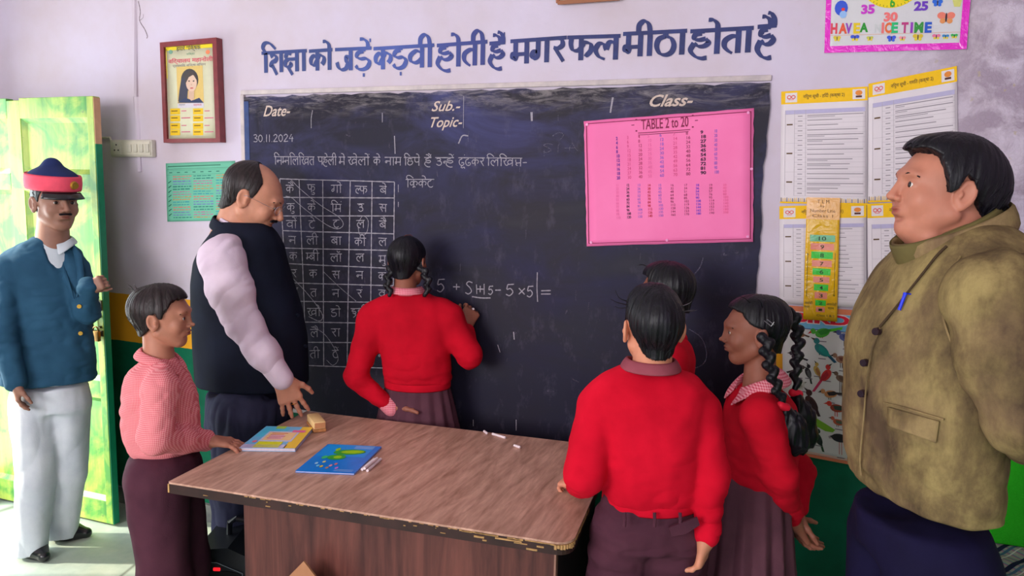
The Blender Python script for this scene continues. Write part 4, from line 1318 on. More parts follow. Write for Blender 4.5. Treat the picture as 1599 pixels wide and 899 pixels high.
R4(259, 71, 332, 74, (230, 210, 40)); R4(259, 76, 262, 122, (230, 214, 60))
T4('हमारे शिक्षक', 276, 71, 314, 79, (90, 84, 80), bold=.02)
T4('विद्यालय महानोली', 263, 91, 333, 97, (214, 90, 110), bold=.02); T4('प्राथमिक शिक्षा विभाग', 270, 100, 322, 103, (120, 110, 110)); T4('शिक्षा', 292, 82, 305, 86, (110, 150, 120))
for x in (267, 325): u, v = U(x, 81); sh.oval(u, v, .04, .022, ink((120, 160, 140) if x < 300 else (226, 130, 90)))
R4(276, 104, 319, 161, (214, 184, 110), .0008)
# portrait: hair, face, shoulders
def E4(x, y, a, b, c_, off, rot=0):
    u, v = U(x, y); sh.oval(u, v, a / 80, b / 150, ink(c_), off, rot=0, n=20)
E4(297, 124, 13.5, 17, (70, 66, 70), .0012); sh.shape([U(*q) for q in ((284, 122), (296, 118), (293, 158), (279, 158), (281, 140))], ink((64, 66, 84)), .0013)
sh.shape([U(*q) for q in ((278, 160), (290, 152), (302, 156), (312, 152), (319, 160))], ink((50, 62, 96)), .0016)
sh.shape([U(*q) for q in ((296, 140), (304, 140), (304, 154), (300, 157), (295, 152))], ink((206, 172, 150)), .0018)
E4(300, 129, 8.5, 13, (218, 186, 166), .0020); sh.shape([U(*q) for q in ((290, 132), (290, 118), (298, 110), (308, 116), (309, 126), (303, 116), (296, 120))], ink((74, 66, 66)), .0023)
for x in (296.5, 303.5): E4(x, 126, 1.4, 1.0, (60, 50, 50), .0025)
E4(300.5, 137, 2.6, 1.0, (196, 90, 90), .0025); E4(300, 131.5, .8, 1.6, (200, 160, 140), .0024)
R4(278, 161, 319, 167, (206, 200, 210), .0010); T4('अध्यापक', 280, 162, 290, 165, (90, 90, 90)); T4('सहायक', 303, 162, 316, 165, (190, 60, 80))
for j, y in enumerate((169, 180, 192, 202)):
    for x in (266, 302):
        R4(x, y, x + 16, y + 9, (226, 186, 30)); R4(x + 2, y + 3, x + 12, y + 4.4, (120, 90, 20), .0012)
        R4(x + 18, y + 3, x + 18 + (14 if j % 2 else 8), y + 4.2, (200, 100, 130), .0012)
sh.flush('notice_print', ff)
t = NT('picture_glass', 0.05, 0.5); t.b.inputs['Transmission Weight'].default_value = 1.0; t.b.inputs['IOR'].default_value = 1.0; t.b.inputs['Alpha'].default_value = 0.12; t.col((1., 1., 1.))
mb = MB(); mb.prism([(q[0], -0.034, q[2]) for q in inn], (0, 0.0015, 0)); mb.build('glass_pane', t.m, ff)

# ---- green timetable
sh = Sheet((259, 255), (367, 251), (365, 344), (262, 346), -0.002, 0.003, 12)
gt = thing_at('timetable_chart', sh, 'mint green paper timetable with coloured writing, beside the blackboard', 'chart')
sh.base('paper', plain('mint_paper', (110, 186, 158), 0.7, 0.2, vary=.04, scale=10), gt)
U = uvof(sh)
for k in range(34): pass
rs = random.Random(5)
palette = [(200, 120, 110), (110, 120, 180), (40, 120, 110), (180, 110, 150), (190, 140, 90), (60, 150, 160)]
sh.rect(.03, .05, .80, .065, ink((50, 110, 90))); sh.rect(.02, .10, .97, .106, ink((60, 120, 100)))
for c_, (ua, ub) in enumerate(((.10, .38), (.41, .70), (.74, .95))):
    for j in range(17):
        v = .22 + j * .044
        col_ = ink(palette[(j // 2 + c_ * 2) % 6])
        u = ua
        while u < ub - .03:
            l = rs.uniform(.02, .07); sh.rect(u, v + rs.uniform(-.004, .004), min(u + l, ub), v + .016, col_, n=1); u += l + .012
for j in range(8): sh.shape([(.03, .33 + j * .08), (.035, .345 + j * .08), (.08, .31 + j * .08), (.075, .295 + j * .08)], ink((40, 110, 90)))
for k in range(7): sh.rect(.05 + k * .115, .155, .05 + k * .115 + .045, .17, ink((50, 110, 100)), n=1)
for v in (.125, .2, .985): sh.rect(.01, v, .98, v + .004, ink((70, 140, 120)))
sh.flush('handwriting', gt)

# ---- crack in the plaster at the upper left
s = Strokes(-0.0008); s.px_line([(216, 2), (219, 18), (218, 32), (226, 46), (230, 56), (229, 60)], .004); s.px_line([(218, 32), (223, 28), (224, 22)], .002)
t = NT('crack_shadow', 0.9); t.col(lin((128, 112, 120)))
o = mesh_np('plaster_crack', s.V, np.array([f[::-1] for f in s.F]), t.m, smooth=False); tag(o, kind='structure'); o.name = 'trim_3'

# =================================================================== THINGS ON THE DESK
ang = math.atan2(ex[1], ex[0])


def Zd(px, py, h=0.0): return Vector(Zp(px, py, DH + h))


def book(name, corners, th, cover, pages, label, n_pages_inset=.002):
    c = [Zd(*q, th) for q in corners]        # TL TR BR BL of the top face
    r = empty(name, (sum(c, Vector()) / 4) - Vector((0, 0, th)), label, 'book')
    z0, z1 = DH + .0008, DH + th
    cc = sum(c, Vector()) / 4
    def ring(z, k): return [Vector((cc.x + (p.x - cc.x) * k, cc.y + (p.y - cc.y) * k, z)) for p in c]
    mb = MB(); mb.prism(ring(z0 + .001, .985), (0, 0, th - .002)); mb.build('pages', pages, r)
    for z in (z0, z1 - .001):
        mb = MB(); mb.prism(ring(z, 1.0), (0, 0, .001)); mb.build('cover', cover, r)
    def at(u, v, off=.0004):
        p = (c[0] * (1 - u) + c[1] * u) * (1 - v) + (c[3] * (1 - u) + c[2] * u) * v
        return (p.x, p.y, DH + th + off)
    return r, at


def decal(parts, name, parent):
    V, F, mats, mi = [], [], [], []
    for pts, m in parts:
        b = len(V); V += pts; F.append(tuple(range(b, b + len(pts))))
        if m not in mats: mats.append(m)
        mi.append(mats.index(m))
    o = mesh_np(name, V, F, mats, parent, smooth=False); o.data.polygons.foreach_set('material_index', mi)
    bm = bmesh.new(); bm.from_mesh(o.data); bm.normal_update()
    fl = [f for f in bm.faces if f.normal.z < 0]
    if fl: bmesh.ops.reverse_faces(bm, faces=fl)
    bm.to_mesh(o.data); bm.free()
    return o


M_pages = plain('paper_block', (206, 190, 200), 0.7, 0.2, vary=.06, scale=120)


def grid_rect(at, u0, v0, u1, v1, m, off): return ([at(u0, v0, off), at(u1, v0, off), at(u1, v1, off), at(u0, v1, off)], m)


def ovalp(at, u, v, a, b, m, off, rot=0): return ([at(u + a * math.cos(t_) * math.cos(rot) - b * math.sin(t_) * math.sin(rot), v + a * math.cos(t_) * math.sin(rot) + b * math.sin(t_) * math.cos(rot), off) for t_ in np.linspace(0, 2 * math.pi, 17)[:-1]], m)


bk, at = book('textbook', ((416, 665), (489, 667), (461, 700), (373, 699)), .012, plain('book_cover_blue', (120, 190, 236), 0.35, .5), M_pages, 'thick textbook with pastel yellow, pink and blue cover on the desk')
D = [grid_rect(at, .03, .04, .55, .5, ink((90, 200, 236), .35), .0004), grid_rect(at, .78, .0, 1, 1, ink((246, 200, 70), .35), .0006), grid_rect(at, 0, .84, .8, 1, ink((206, 196, 226), .35), .0006),
     grid_rect(at, .25, .0, .45, .12, ink((170, 214, 90), .35), .0008), grid_rect(at, .22, .70, .68, .98, ink((226, 224, 40), .35), .0009),
     grid_rect(at, .20, .25, .82, .72, ink((206, 206, 230), .35), .0010), grid_rect(at, .24, .30, .78, .66, ink((250, 206, 150), .35), .0013),
     grid_rect(at, .32, .42, .60, .62, ink((240, 190, 200), .35), .0016), grid_rect(at, .66, .18, .92, .28, ink((240, 110, 160), .35), .0013),
     ovalp(at, .14, .72, .04, .05, ink((240, 120, 150), .35), .0012)]
for k in range(4): D.append(grid_rect(at, .30, .335 + k * .075, .62 - .05 * (k % 2), .36 + k * .075, ink((220, 100, 110), .35), .0019))
for k in range(3): D.append(grid_rect(at, .08, .86 + k * .045, .7, .872 + k * .045, ink((150, 140, 190), .35), .0010))
decal(D, 'cover_print', bk)
nb, at = book('blue_notebook', ((512, 693), (596, 697), (553, 739), (461, 735)), .006, plain('notebook_cover', (16, 130, 226), 0.3, .5), M_pages, 'thin bright blue notebook with a green leafy drawing on the desk')
gl_, gy = ink((60, 170, 60), .35), ink((160, 210, 30), .35)
D = [grid_rect(at, .04, .0, .9, .45, ink((24, 150, 236), .35), .0004), grid_rect(at, .55, .03, .9, .14, ink((110, 170, 236), .35), .0007),
     ovalp(at, .55, .28, .28, .10, gl_, .0010, -.1), ovalp(at, .60, .27, .20, .06, gy, .0013, -.1), ovalp(at, .42, .48, .16, .10, gl_, .0010), ovalp(at, .44, .48, .07, .05, gy, .0013), ovalp(at, .30, .2, .04, .06, gy, .0012), ovalp(at, .22, .5, .05, .06, ink((60, 190, 120), .35), .0009)]
for u, v, c_ in ((.2, .72, (160, 210, 240)), (.3, .66, (230, 220, 120)), (.34, .82, (230, 200, 60)), (.48, .78, (240, 150, 160)), (.54, .72, (240, 120, 120)), (.62, .85, (210, 120, 220)), (.46, .86, (200, 140, 90)), (.27, .8, (120, 200, 230))): D.append(ovalp(at, u, v, .025, .035, ink(c_, .35), .0011))
for k in range(2): D.append(grid_rect(at, .62, .90 + k * .04, .94, .915 + k * .04, ink((150, 190, 240), .35), .0009))
decal(D, 'cover_print', nb)

# wooden duster leaning on the textbook
du0, du1 = Zd(492, 660), Zd(487, 652)
dirv = (Zd(500, 668) - Zd(484, 648)); dirv.z = 0; dirv.normalize(); nrm = Vector((-dirv.y, dirv.x, 0))
ctr = Zd(494, 668); ctr.z = DH
Mq = Matrix(((dirv.x, nrm.x, 0, ctr.x), (dirv.y, nrm.y, 0, ctr.y), (0, 0, 1, DH + .001), (0, 0, 0, 1)))
dus = empty('board_duster', (ctr.x, ctr.y, DH), 'pale wooden blackboard duster lying against the thick textbook', 'duster')
mb = MB(); mb.box((-.058, -.022, .012), (.058, .022, .040), .004, Mq); mb.build('wooden_back', plain('duster_wood', (226, 190, 132), 0.5, .3, vary=.08), dus, smooth=True)
mb = MB(); mb.box((-.059, -.024, 0), (.059, .024, .012), .003, Mq); mb.build('felt_pad', plain('duster_felt', (176, 120, 76), 0.95, .1, vary=.2, scale=90), dus)
mb = MB(); mb.box((.0585, -.019, .016), (.0600, .019, .036), 0, Mq); mb.build('end_grain', plain('end_grain', (196, 138, 96), 0.8, .1), dus)

M_chk = plain('chalk_stick', (232, 216, 220), 0.9, .1, vary=.05)
for k, (a, b, h, lb) in enumerate([((567, 733), (586, 717), .0, 'white chalk stick closest to the camera beside the blue notebook'), ((571, 734), (592, 716), .0, 'white chalk stick lying outermost beside the blue notebook'), ((569, 731), (589, 715), .009, 'white chalk stick on top of two others beside the notebook'),
                             ((769, 677), (789, 683), 0, 'long white chalk stick lying near the far edge of the desk'), ((803, 695), (812, 698), 0, 'short broken chalk piece nearest the boy in bright red sweater'), ((756, 673), (760, 676), 0, 'tiny round chalk stub near the far edge of the desk')]):
    p, q = Zd(*a, .005 + h), Zd(*b, .005 + h)
    if k == 0: p.x -= .004; q.x -= .004
    if k == 1: p.x += .006; q.x += .006
    mb = MB(); d = (q - p).normalized()
    p.z = q.z = DH + .0048 + h
    mb.cyl(p, q, .0046, n=14); mb.cyl(q, q + d * .001, .0046, .0036, n=14)
    tag(mb.build('chalk_stick', M_chk, smooth=True), lb, 'chalk', 'chalk sticks on the desk')

# =================================================================== PEOPLE (smooth-union distance fields, meshed)
class SDF:
    def __init__(s, lo, hi, vox):
        s.lo = np.array(lo, float); s.vox = vox
        n = np.maximum(4, np.ceil((np.array(hi) - s.lo) / vox).astype(int) + 1)
        s.n = n
        s.ax = [(s.lo[i] + vox * np.arange(n[i])).astype(np.float32) for i in range(3)]
        s.A = np.full(n, 0.08, np.float32)

    def _sub(s, lo, hi, m):
        sl = []
        for i in range(3):
            a = int(max(0, math.floor((lo[i] - m - s.lo[i]) / s.vox))); b = int(min(s.n[i], math.ceil((hi[i] + m - s.lo[i]) / s.vox) + 1))
            if b <= a: return None
            sl.append(slice(a, b))
        g_ = np.stack(np.meshgrid(s.ax[0][sl[0]], s.ax[1][sl[1]], s.ax[2][sl[2]], indexing='ij'), -1)
        return tuple(sl), g_

    def _comb(s, sl, d, k, op):
        A = s.A[sl]
        if op == 'u':
            if k > 0:
                h = np.maximum(k - np.abs(A - d), 0) / k
                r_ = np.minimum(A, d) - h * h * k * 0.25
            else: r_ = np.minimum(A, d)
        elif op == 's':
            d = -d
            h = np.maximum(k - np.abs(A - d), 0) / max(k, 1e-9)
            r_ = np.maximum(A, d) + h * h * k * 0.25
        else:
            r_ = np.maximum(A, d)
        s.A[sl] = r_

    def cone(s, a, b, ra, rb=None, k=0.02, op='u', flat=None):
        """tapered capsule; flat=(axis vector, factor) squashes it along that axis"""
        rb = ra if rb is None else rb
        a = np.array(a, float); b = np.array(b, float)
        m = max(ra, rb)
        q = s._sub(np.minimum(a, b) - m, np.maximum(a, b) + m, k + 3 * s.vox)
        if q is None: return s
        sl, g_ = q
        if flat is not None:
            ax, f = np.array(flat[0], float), flat[1]; ax /= np.linalg.norm(ax)
            c = (a + b) / 2
            def sq(p): return p + ((p - c) @ ax)[..., None] * ax * (1 / f - 1)
            g2 = sq(g_); a2 = sq(a[None])[0]; b2 = sq(b[None])[0]
        else: g2, a2, b2 = g_, a, b
        ba = b2 - a2; pa = g2 - a2
        h = np.clip((pa @ ba) / max(float(ba @ ba), 1e-9), 0, 1)
        d = np.linalg.norm(pa - h[..., None] * ba, axis=-1) - (ra + (rb - ra) * h)
        if flat is not None and flat[1] < 1: d = d * (0.5 + 0.5 * flat[1])
        s._comb(sl, d, k, op); return s

    def chain(s, pts, rs, k=0.02, op='u', flat=None):
        for i in range(len(pts) - 1): s.cone(pts[i], pts[i + 1], rs[i], rs[i + 1], k, op, flat)
        return s

    def ell(s, c, r_, M=None, k=0.02, op='u'):
        c = np.array(c, float); r_ = np.array(r_, float); m = r_.max()
        q = s._sub(c - m, c + m, k + 3 * s.vox)
        if q is None: return s
        sl, g_ = q
        p = g_ - c
        if M is not None: p = p @ M       # columns of M are the ellipsoid's axes
        k0 = np.linalg.norm(p / r_, axis=-1); k1 = np.linalg.norm(p / (r_ * r_), axis=-1)
        d = k0 * (k0 - 1) / np.maximum(k1, 1e-6)
        s._comb(sl, d, k, op); return s

    def loft(s, secs, fwd, k=0.02, op='u', power=2.0, pleat=None, side=None):
        """stack of ellipses: (centre xyz, half-width, half-depth) from bottom to top; fwd = depth direction"""
        C = np.array([q[0] for q in secs], float); rx = np.array([q[1] for q in secs]); ry = np.array([q[2] for q in secs])
        o = np.argsort(C[:, 2]); C, rx, ry = C[o], rx[o], ry[o]
        f = np.array(fwd, float); f[2] = 0; f /= np.linalg.norm(f); sd = np.array([f[1], -f[0], 0])
        m = max(rx.max(), ry.max()) * 1.25
        lo = C.min(0) - [m, m, 0]; hi = C.max(0) + [m, m, 0]
        q = s._sub(lo, hi, k + 3 * s.vox)
        if q is None: return s
        sl, g_ = q
        zs = s.ax[2][sl[2]]
        zc = np.clip(zs, C[0, 2], C[-1, 2])
        # smooth interpolation
        def ip(v):
            t_ = np.interp(zc, C[:, 2], v)
            kk = max(1, int(0.012 / s.vox)); ker = np.ones(2 * kk + 1) / (2 * kk + 1)
            return np.convolve(np.pad(t_, kk, mode='edge'), ker, mode='valid')
        cx, cy, RX, RY = ip(C[:, 0]), ip(C[:, 1]), ip(rx), ip(ry)
        dx = g_[..., 0] - cx; dy = g_[..., 1] - cy
        u = (dx * sd[0] + dy * sd[1]); v = (dx * f[0] + dy * f[1])
        if pleat is not None:
            n_, amp, z_top, z_bot = pleat
            th = np.arctan2(v / RY, u / RX)
            tri = np.abs(((th * n_ / (2 * np.pi)) % 1) * 2 - 1) ** 1.0
            sw = np.clip((z_top - g_[..., 2]) / (z_top - z_bot), 0, 1)
            scl = 1 + amp * (tri - 0.5) * (0.25 + 0.75 * sw)
            u = u / scl; v = v / scl
        au, av = np.abs(u / RX), np.abs(v / RY)
        rad = (au ** power + av ** power) ** (1 / power)
        d = (rad - 1) * np.minimum(RX, RY) * 1.0
        dz = np.maximum(C[0, 2] - g_[..., 2], g_[..., 2] - C[-1, 2])
        rnd = 0.012
        d = np.where((d > -rnd) & (dz > -rnd), np.sqrt(np.maximum(d + rnd, 0) ** 2 + np.maximum(dz + rnd, 0) ** 2) - rnd, np.maximum(d, dz))
        s._comb(sl, d, k, op); return s

    def fn(s, lo, hi, f, op='i', k=0.0):
        q = s._sub(np.array(lo), np.array(hi), 0)
        if q is None: return s
        sl, g_ = q
        s._comb(sl, f(g_).astype(np.float32), k, op); return s

    def mesh(s):
        A = np.minimum(s.A, 3 * s.vox)
        A = np.pad(A, 1, constant_values=3 * s.vox)
        gr = vdb.FloatGrid(3 * s.vox)
        gr.copyFromArray(A)
        gr.transform = vdb.createLinearTransform(voxelSize=s.vox)
        pts, quads = gr.convertToQuads(0.0)
        return pts.astype(np.float64) + s.lo - s.vox, quads[:, ::-1].astype(np.int32)


def vnoise(p, seed=0):
    """value noise on (n,3)"""
    i = np.floor(p).astype(np.int64); f = p - i; f = f * f * (3 - 2 * f)
    def h(a, b, c):
        x = (a * 374761393 + b * 668265263 + c * 2147483647 + seed * 974634777) & 0xffffffff
        x = ((x ^ (x >> 13)) * 1274126177) & 0xffffffff
        return ((x ^ (x >> 16)) & 0xffff) / 65535.0
    r_ = 0
    for a in (0, 1):
        for b in (0, 1):
            for c in (0, 1):
                r_ = r_ + h(i[:, 0] + a, i[:, 1] + b, i[:, 2] + c) * (f[:, 0] if a else 1 - f[:, 0]) * (f[:, 1] if b else 1 - f[:, 1]) * (f[:, 2] if c else 1 - f[:, 2])
    return r_ * 2 - 1


def normals(V, Q):
    n = np.cross(V[Q[:, 2]] - V[Q[:, 0]], V[Q[:, 3]] - V[Q[:, 1]])
    N = np.zeros_like(V)
    for k in range(4): np.add.at(N, Q[:, k], n)
    return N / np.maximum(np.linalg.norm(N, axis=1, keepdims=True), 1e-9)


def wrinkle(V, Q, amp, sc, seed=0, stretch=(1, 1, 1), rot=None, sharp=False, mask=None):
    N = normals(V, Q)
    p = V * np.array(stretch)
    if rot is not None: p = (V @ rot) * np.array(stretch)
    a = vnoise(p * sc + seed * 3.7, seed) + 0.5 * vnoise(p * sc * 2.1 + 11, seed + 1)
    if sharp: a = 1 - 2 * np.abs(a)
    a = a * amp
    if mask is not None: a = a * mask
    return V + N * a[:, None]


def relax(V, Q, n=1, f=0.5):
    for _ in range(n):
        S = np.zeros_like(V); C = np.zeros(len(V))
        for a, b in ((0, 1), (1, 2), (2, 3), (3, 0)):
            np.add.at(S, Q[:, a], V[Q[:, b]]); np.add.at(S, Q[:, b], V[Q[:, a]])
            np.add.at(C, Q[:, a], 1); np.add.at(C, Q[:, b], 1)
        V = V * (1 - f) + f * S / np.maximum(C, 1)[:, None]
    return V


def nrm(v): v = np.array(v, float); return v / np.linalg.norm(v)


def frame_of(fwd, up):
    """columns: right-hand side x (person's left... viewer aside), y forward, z up"""
    f = nrm(fwd); u = nrm(np.array(up, float) - f * np.dot(up, f)); x = np.cross(f, u)
    return np.stack([x, f, u], 1)


# --- materials for people
def skin_mat(name, c, lip=None):
    t = NT(name, 0.5, 0.35)
    n = t.noise(18, 4)
    l = lin(c)
    cc = t.ramp(n, [(0.3, tuple(x * .88 for x in l)), (0.7, tuple(min(1, x * 1.08) for x in l))])
    a = t.n('ShaderNodeAttribute', _attribute_name='lip').outputs['Fac']
    cc = t.mix(a, cc, lin(tuple(lip or (c[0] * .78, c[1] * .56, c[2] * .56))))
    t.col(cc); t.bump(t.noise(160, 3), 0.08, 0.001)
    t.b.inputs['Subsurface Weight'].default_value = 0.12
    t.b.inputs['Subsurface Radius'].default_value = (1.0, 0.35, 0.2)
    t.b.inputs['Subsurface Scale'].default_value = 0.01
    return t.m


def hair_mat(name, c, c2=None, sc=(70, 70, 9), rough=0.38):
    t = NT(name, rough, 0.5)
    t.b.inputs['Specular IOR Level'].default_value = .3
    n = t.noise(1.0, 4, 0.6, src=t.mapping(sc), dist=0.6)
    t.col(t.ramp(n, [(0.3, lin(c)), (0.7, lin(c2 or tuple(q * 1.8 + 6 for q in c)))]))
    t.bump(n, 0.6, 0.004)
    return t.m


def cloth_mat(name, c, c2=None, rough=0.85, fine=500, fstr=0.25, big=0.25, sheen=0.0):
    t = NT(name, rough, 0.15)
    n = t.noise(7, 4, 0.55)
    l = lin(c); l2 = lin(c2) if c2 else tuple(x * 0.82 for x in l)
    t.col(t.ramp(n, [(0.3, l2), (0.68, l)]))
    f = t.noise(fine, 2)
    h = t.math('ADD', t.math('MULTIPLY', f, 0.25), t.math('MULTIPLY', t.noise(11, 3, dist=0.8), big * 3))
    t.bump(h, fstr, 0.004)
    if sheen:
        t.b.inputs['Sheen Weight'].default_value = sheen
        t.set(t.b.inputs['Sheen Tint'], l)
    return t.m


def gingham(name, c1, c2, period=0.0075, ax=(1, .45, 0)):
    t = NT(name, 0.85, 0.15)
    s_ = t.sep()
    h = t.math('ADD', t.math('MULTIPLY', s_[0], ax[0]), t.math('MULTIPLY', s_[1], ax[1]))
    a = t.math('GREATER_THAN', t.math('FRACT', t.math('MULTIPLY', h, 1 / period)), 0.5)
    b = t.math('GREATER_THAN', t.math('FRACT', t.math('MULTIPLY', s_[2], 1 / period)), 0.5)
    f = t.math('MULTIPLY', t.math('ADD', a, b), 0.5)
    t.col(t.mix(f, lin(c1), lin(c2)))
    t.bump(t.noise(12, 3, dist=0.8), 0.5, 0.01)
    return t.m


M_white_eye = plain('eye_white', (214, 206, 200), 0.2, .5)
M_iris = plain('iris', (34, 22, 20), 0.1, .6)


def head_part(S, c, H, Rm, female=0.0, child=0.0, jaw=1.0, nose=1.0, k=0.03, double_chin=0.0, mouth=True):
    """adds head + face to SDF S; c centre at chin level origin, H chin-to-crown, Rm frame"""
    def W(x, y, z): return c + Rm @ (np.array([x, y, z]) * H)
    def r_(*a): return np.array(a) * H
    K = H
    S.ell(W(0, -.07, .63), r_(.335, .41, .36), Rm, .02)
    S.ell(W(0, .10, .50), r_(.285, .30, .34), Rm, .10 * K)
    S.ell(W(0, .11, .30), r_(.245 * jaw, .25, .27), Rm, .10 * K)
    S.cone(W(0, .25, .095), W(0, .20, .13), .085 * K * jaw, .10 * K, .10 * K)
    for sx in (-1, 1):
        S.cone(W(.215 * jaw * sx, .0, .27), W(.07 * sx, .22, .10), .085 * K, .075 * K, .09 * K)
        S.ell(W(.165 * sx, .265, .37), r_(.10, .09, .11), Rm, .07 * K)           # cheek
    if double_chin: S.ell(W(0, .08, .03), r_(.2 * jaw, .16, .10 * double_chin), Rm, .08 * K)
    S.ell(W(0, .345, .60), r_(.20, .07, .055), Rm, .07 * K)                        # brow
    for sx in (-1, 1): S.ell(W(.135 * sx, .43, .505), r_(.085, .075, .055), Rm, .05 * K, 's')    # sockets
    # nose
    S.cone(W(0, .378, .565), W(0, .455 * (.5 + .5 * nose), .385), .032 * K, .040 * K, .04 * K)
    S.ell(W(0, .455 + .02 * (nose - 1), .375), r_(.045, .05, .038) * nose, Rm, .02 * K)
    for sx in (-1, 1): S.ell(W(.052 * sx, .41, .358), r_(.034, .042, .030), Rm, .018 * K)
    # mouth
    S.ell(W(0, .325, .255), r_(.13, .072, .085), Rm, .05 * K)
    S.ell(W(0, .393, .268), r_(.080, .028, .018), Rm, .018 * K)
    S.ell(W(0, .384, .224), r_(.068, .030, .021), Rm, .018 * K)
    S.cone(W(-.08, .404, .248), W(.08, .404, .248), .007 * K, .007 * K, .012 * K, 's')
    S.ell(W(0, .36, .17), r_(.09, .03, .022), Rm, .03 * K, 's')
    # eyelids with opening
    for sx in (-1, 1):
        S.ell(W(.132 * sx, .318, .500), r_(.066, .066, .060), Rm, .018 * K)
        S.ell(W(.134 * sx, .388, .498), r_(.046, .055, .0165), Rm, .006 * K, 's')
    # ears
    for sx in (-1, 1):
        e = W(.352 * sx, -.04, .46)
        Re = Rm @ np.array([[math.cos(.35 * sx), math.sin(.35 * sx), 0], [-math.sin(.35 * sx), math.cos(.35 * sx), 0], [0, 0, 1]]).T
        Rt = np.array([[1, 0, 0], [0, math.cos(.22), -math.sin(.22)], [0, math.sin(.22), math.cos(.22)]])
        Re = Re @ Rt
        S.ell(e, r_(.034, .090, .140), Re, .02 * K)
        S.ell(e + Rm @ r_(.030 * sx, -.0, .012), r_(.020, .052, .092), Re, .012 * K, 's')
        S.ell(e + Rm @ r_(.008 * sx, .045, -.01), r_(.02, .022, .035), Re, .015 * K)
        S.ell(e + Rm @ r_(-.0 * sx, .012, -.115), r_(.022, .034, .036), Re, .018 * K)


def head_mesh(c, H, fwd, up, neck_to, neck_r, vox=None, **kw):
    Rm = frame_of(fwd, up)
    vox = vox or max(0.0019, H * 0.0105)
    lo = np.minimum(c - H * .62, np.array(neck_to) - neck_r * 1.4); hi = np.maximum(c + H * .62, neck_to)
    cc = c + Rm @ np.array([0, 0, .5]) * H
    lo = np.minimum(lo, cc - H * .62); hi = np.maximum(hi, cc + H * .62)
    S = SDF(lo, hi, vox)
    def W(x, y, z): return c + Rm @ (np.array([x, y, z]) * H)
    head_part(S, c, H, Rm, **kw)
    S.cone(W(0, -.10, .26), neck_to, neck_r * .95, neck_r * 1.12, .05 * H)
    S.cone(W(0, -.17, .40), neck_to, neck_r * .8, neck_r * 1.05, .05 * H)
    V, Q = S.mesh()
    L = (V - c) @ Rm / H
    lip = np.exp(-(((L[:, 0]) / .078) ** 4 + ((L[:, 2] - .246) / .034) ** 4)) * (L[:, 1] > .35) * .8
    return V, Q, lip, Rm


def eye_parts(person, c, H, Rm, gaze=(0, 0), brow=(24, 18, 18), brow_w=1.0):
    def W(x, y, z): return c + Rm @ (np.array([x, y, z]) * H)
    for sx in (-1, 1):
        e = W(.132 * sx, .321, .500)
        bm = bmesh.new(); bmesh.ops.create_uvsphere(bm, u_segments=16, v_segments=12, radius=.060 * H)
        V = np.array([v.co[:] for v in bm.verts]); F = [tuple(v.index for v in f.verts) for f in bm.faces]; bm.free()
        ey_ = mesh_np('eye', V + e, F, M_white_eye, person)
        d = nrm(Rm @ np.array([gaze[0], 1, gaze[1]]))
        Rg = frame_of(d, Rm[:, 2])
        V2 = (V / (.060 * H)) * np.array([.030, .012, .030]) * H @ Rg.T + e + d * .0515 * H
        mesh_np('iris', V2, F, M_iris, ey_)
    M_b = plain('eyebrow_hair', brow, 0.8, .2, vary=.3, scale=200)
    for sx in (-1, 1):
        pts = [W(.055 * sx, .408, .588), W(.11 * sx, .401, .602), (W(.165 * sx, .376, .600)), W(.215 * sx, .333, .572)]
        q = [np.array(p) for p in smooth_line3(pts)]
        rads = [.011 * H * brow_w * (1 - .55 * abs(i / (len(q) - 1) - .35)) for i in range(len(q))]
        mb = MB(); mb.tube(q, rads, 6); mb.build('eyebrow', M_b, person, smooth=True)


def smooth_line3(pts, per=4):
    P_ = [np.array(p, float) for p in pts]; P_ = [2 * P_[0] - P_[1]] + P_ + [2 * P_[-1] - P_[-2]]; out = []
    for i in range(1, len(P_) - 2):
        for k in range(per):
            t = k / per; a, b, c, d = P_[i - 1:i + 3]
            out.append(0.5 * ((2 * b) + (c - a) * t + (2 * a - 5 * b + 4 * c - d) * t * t + (3 * b - a - 3 * c + d) * t ** 3))
    out.append(P_[-2]); return out


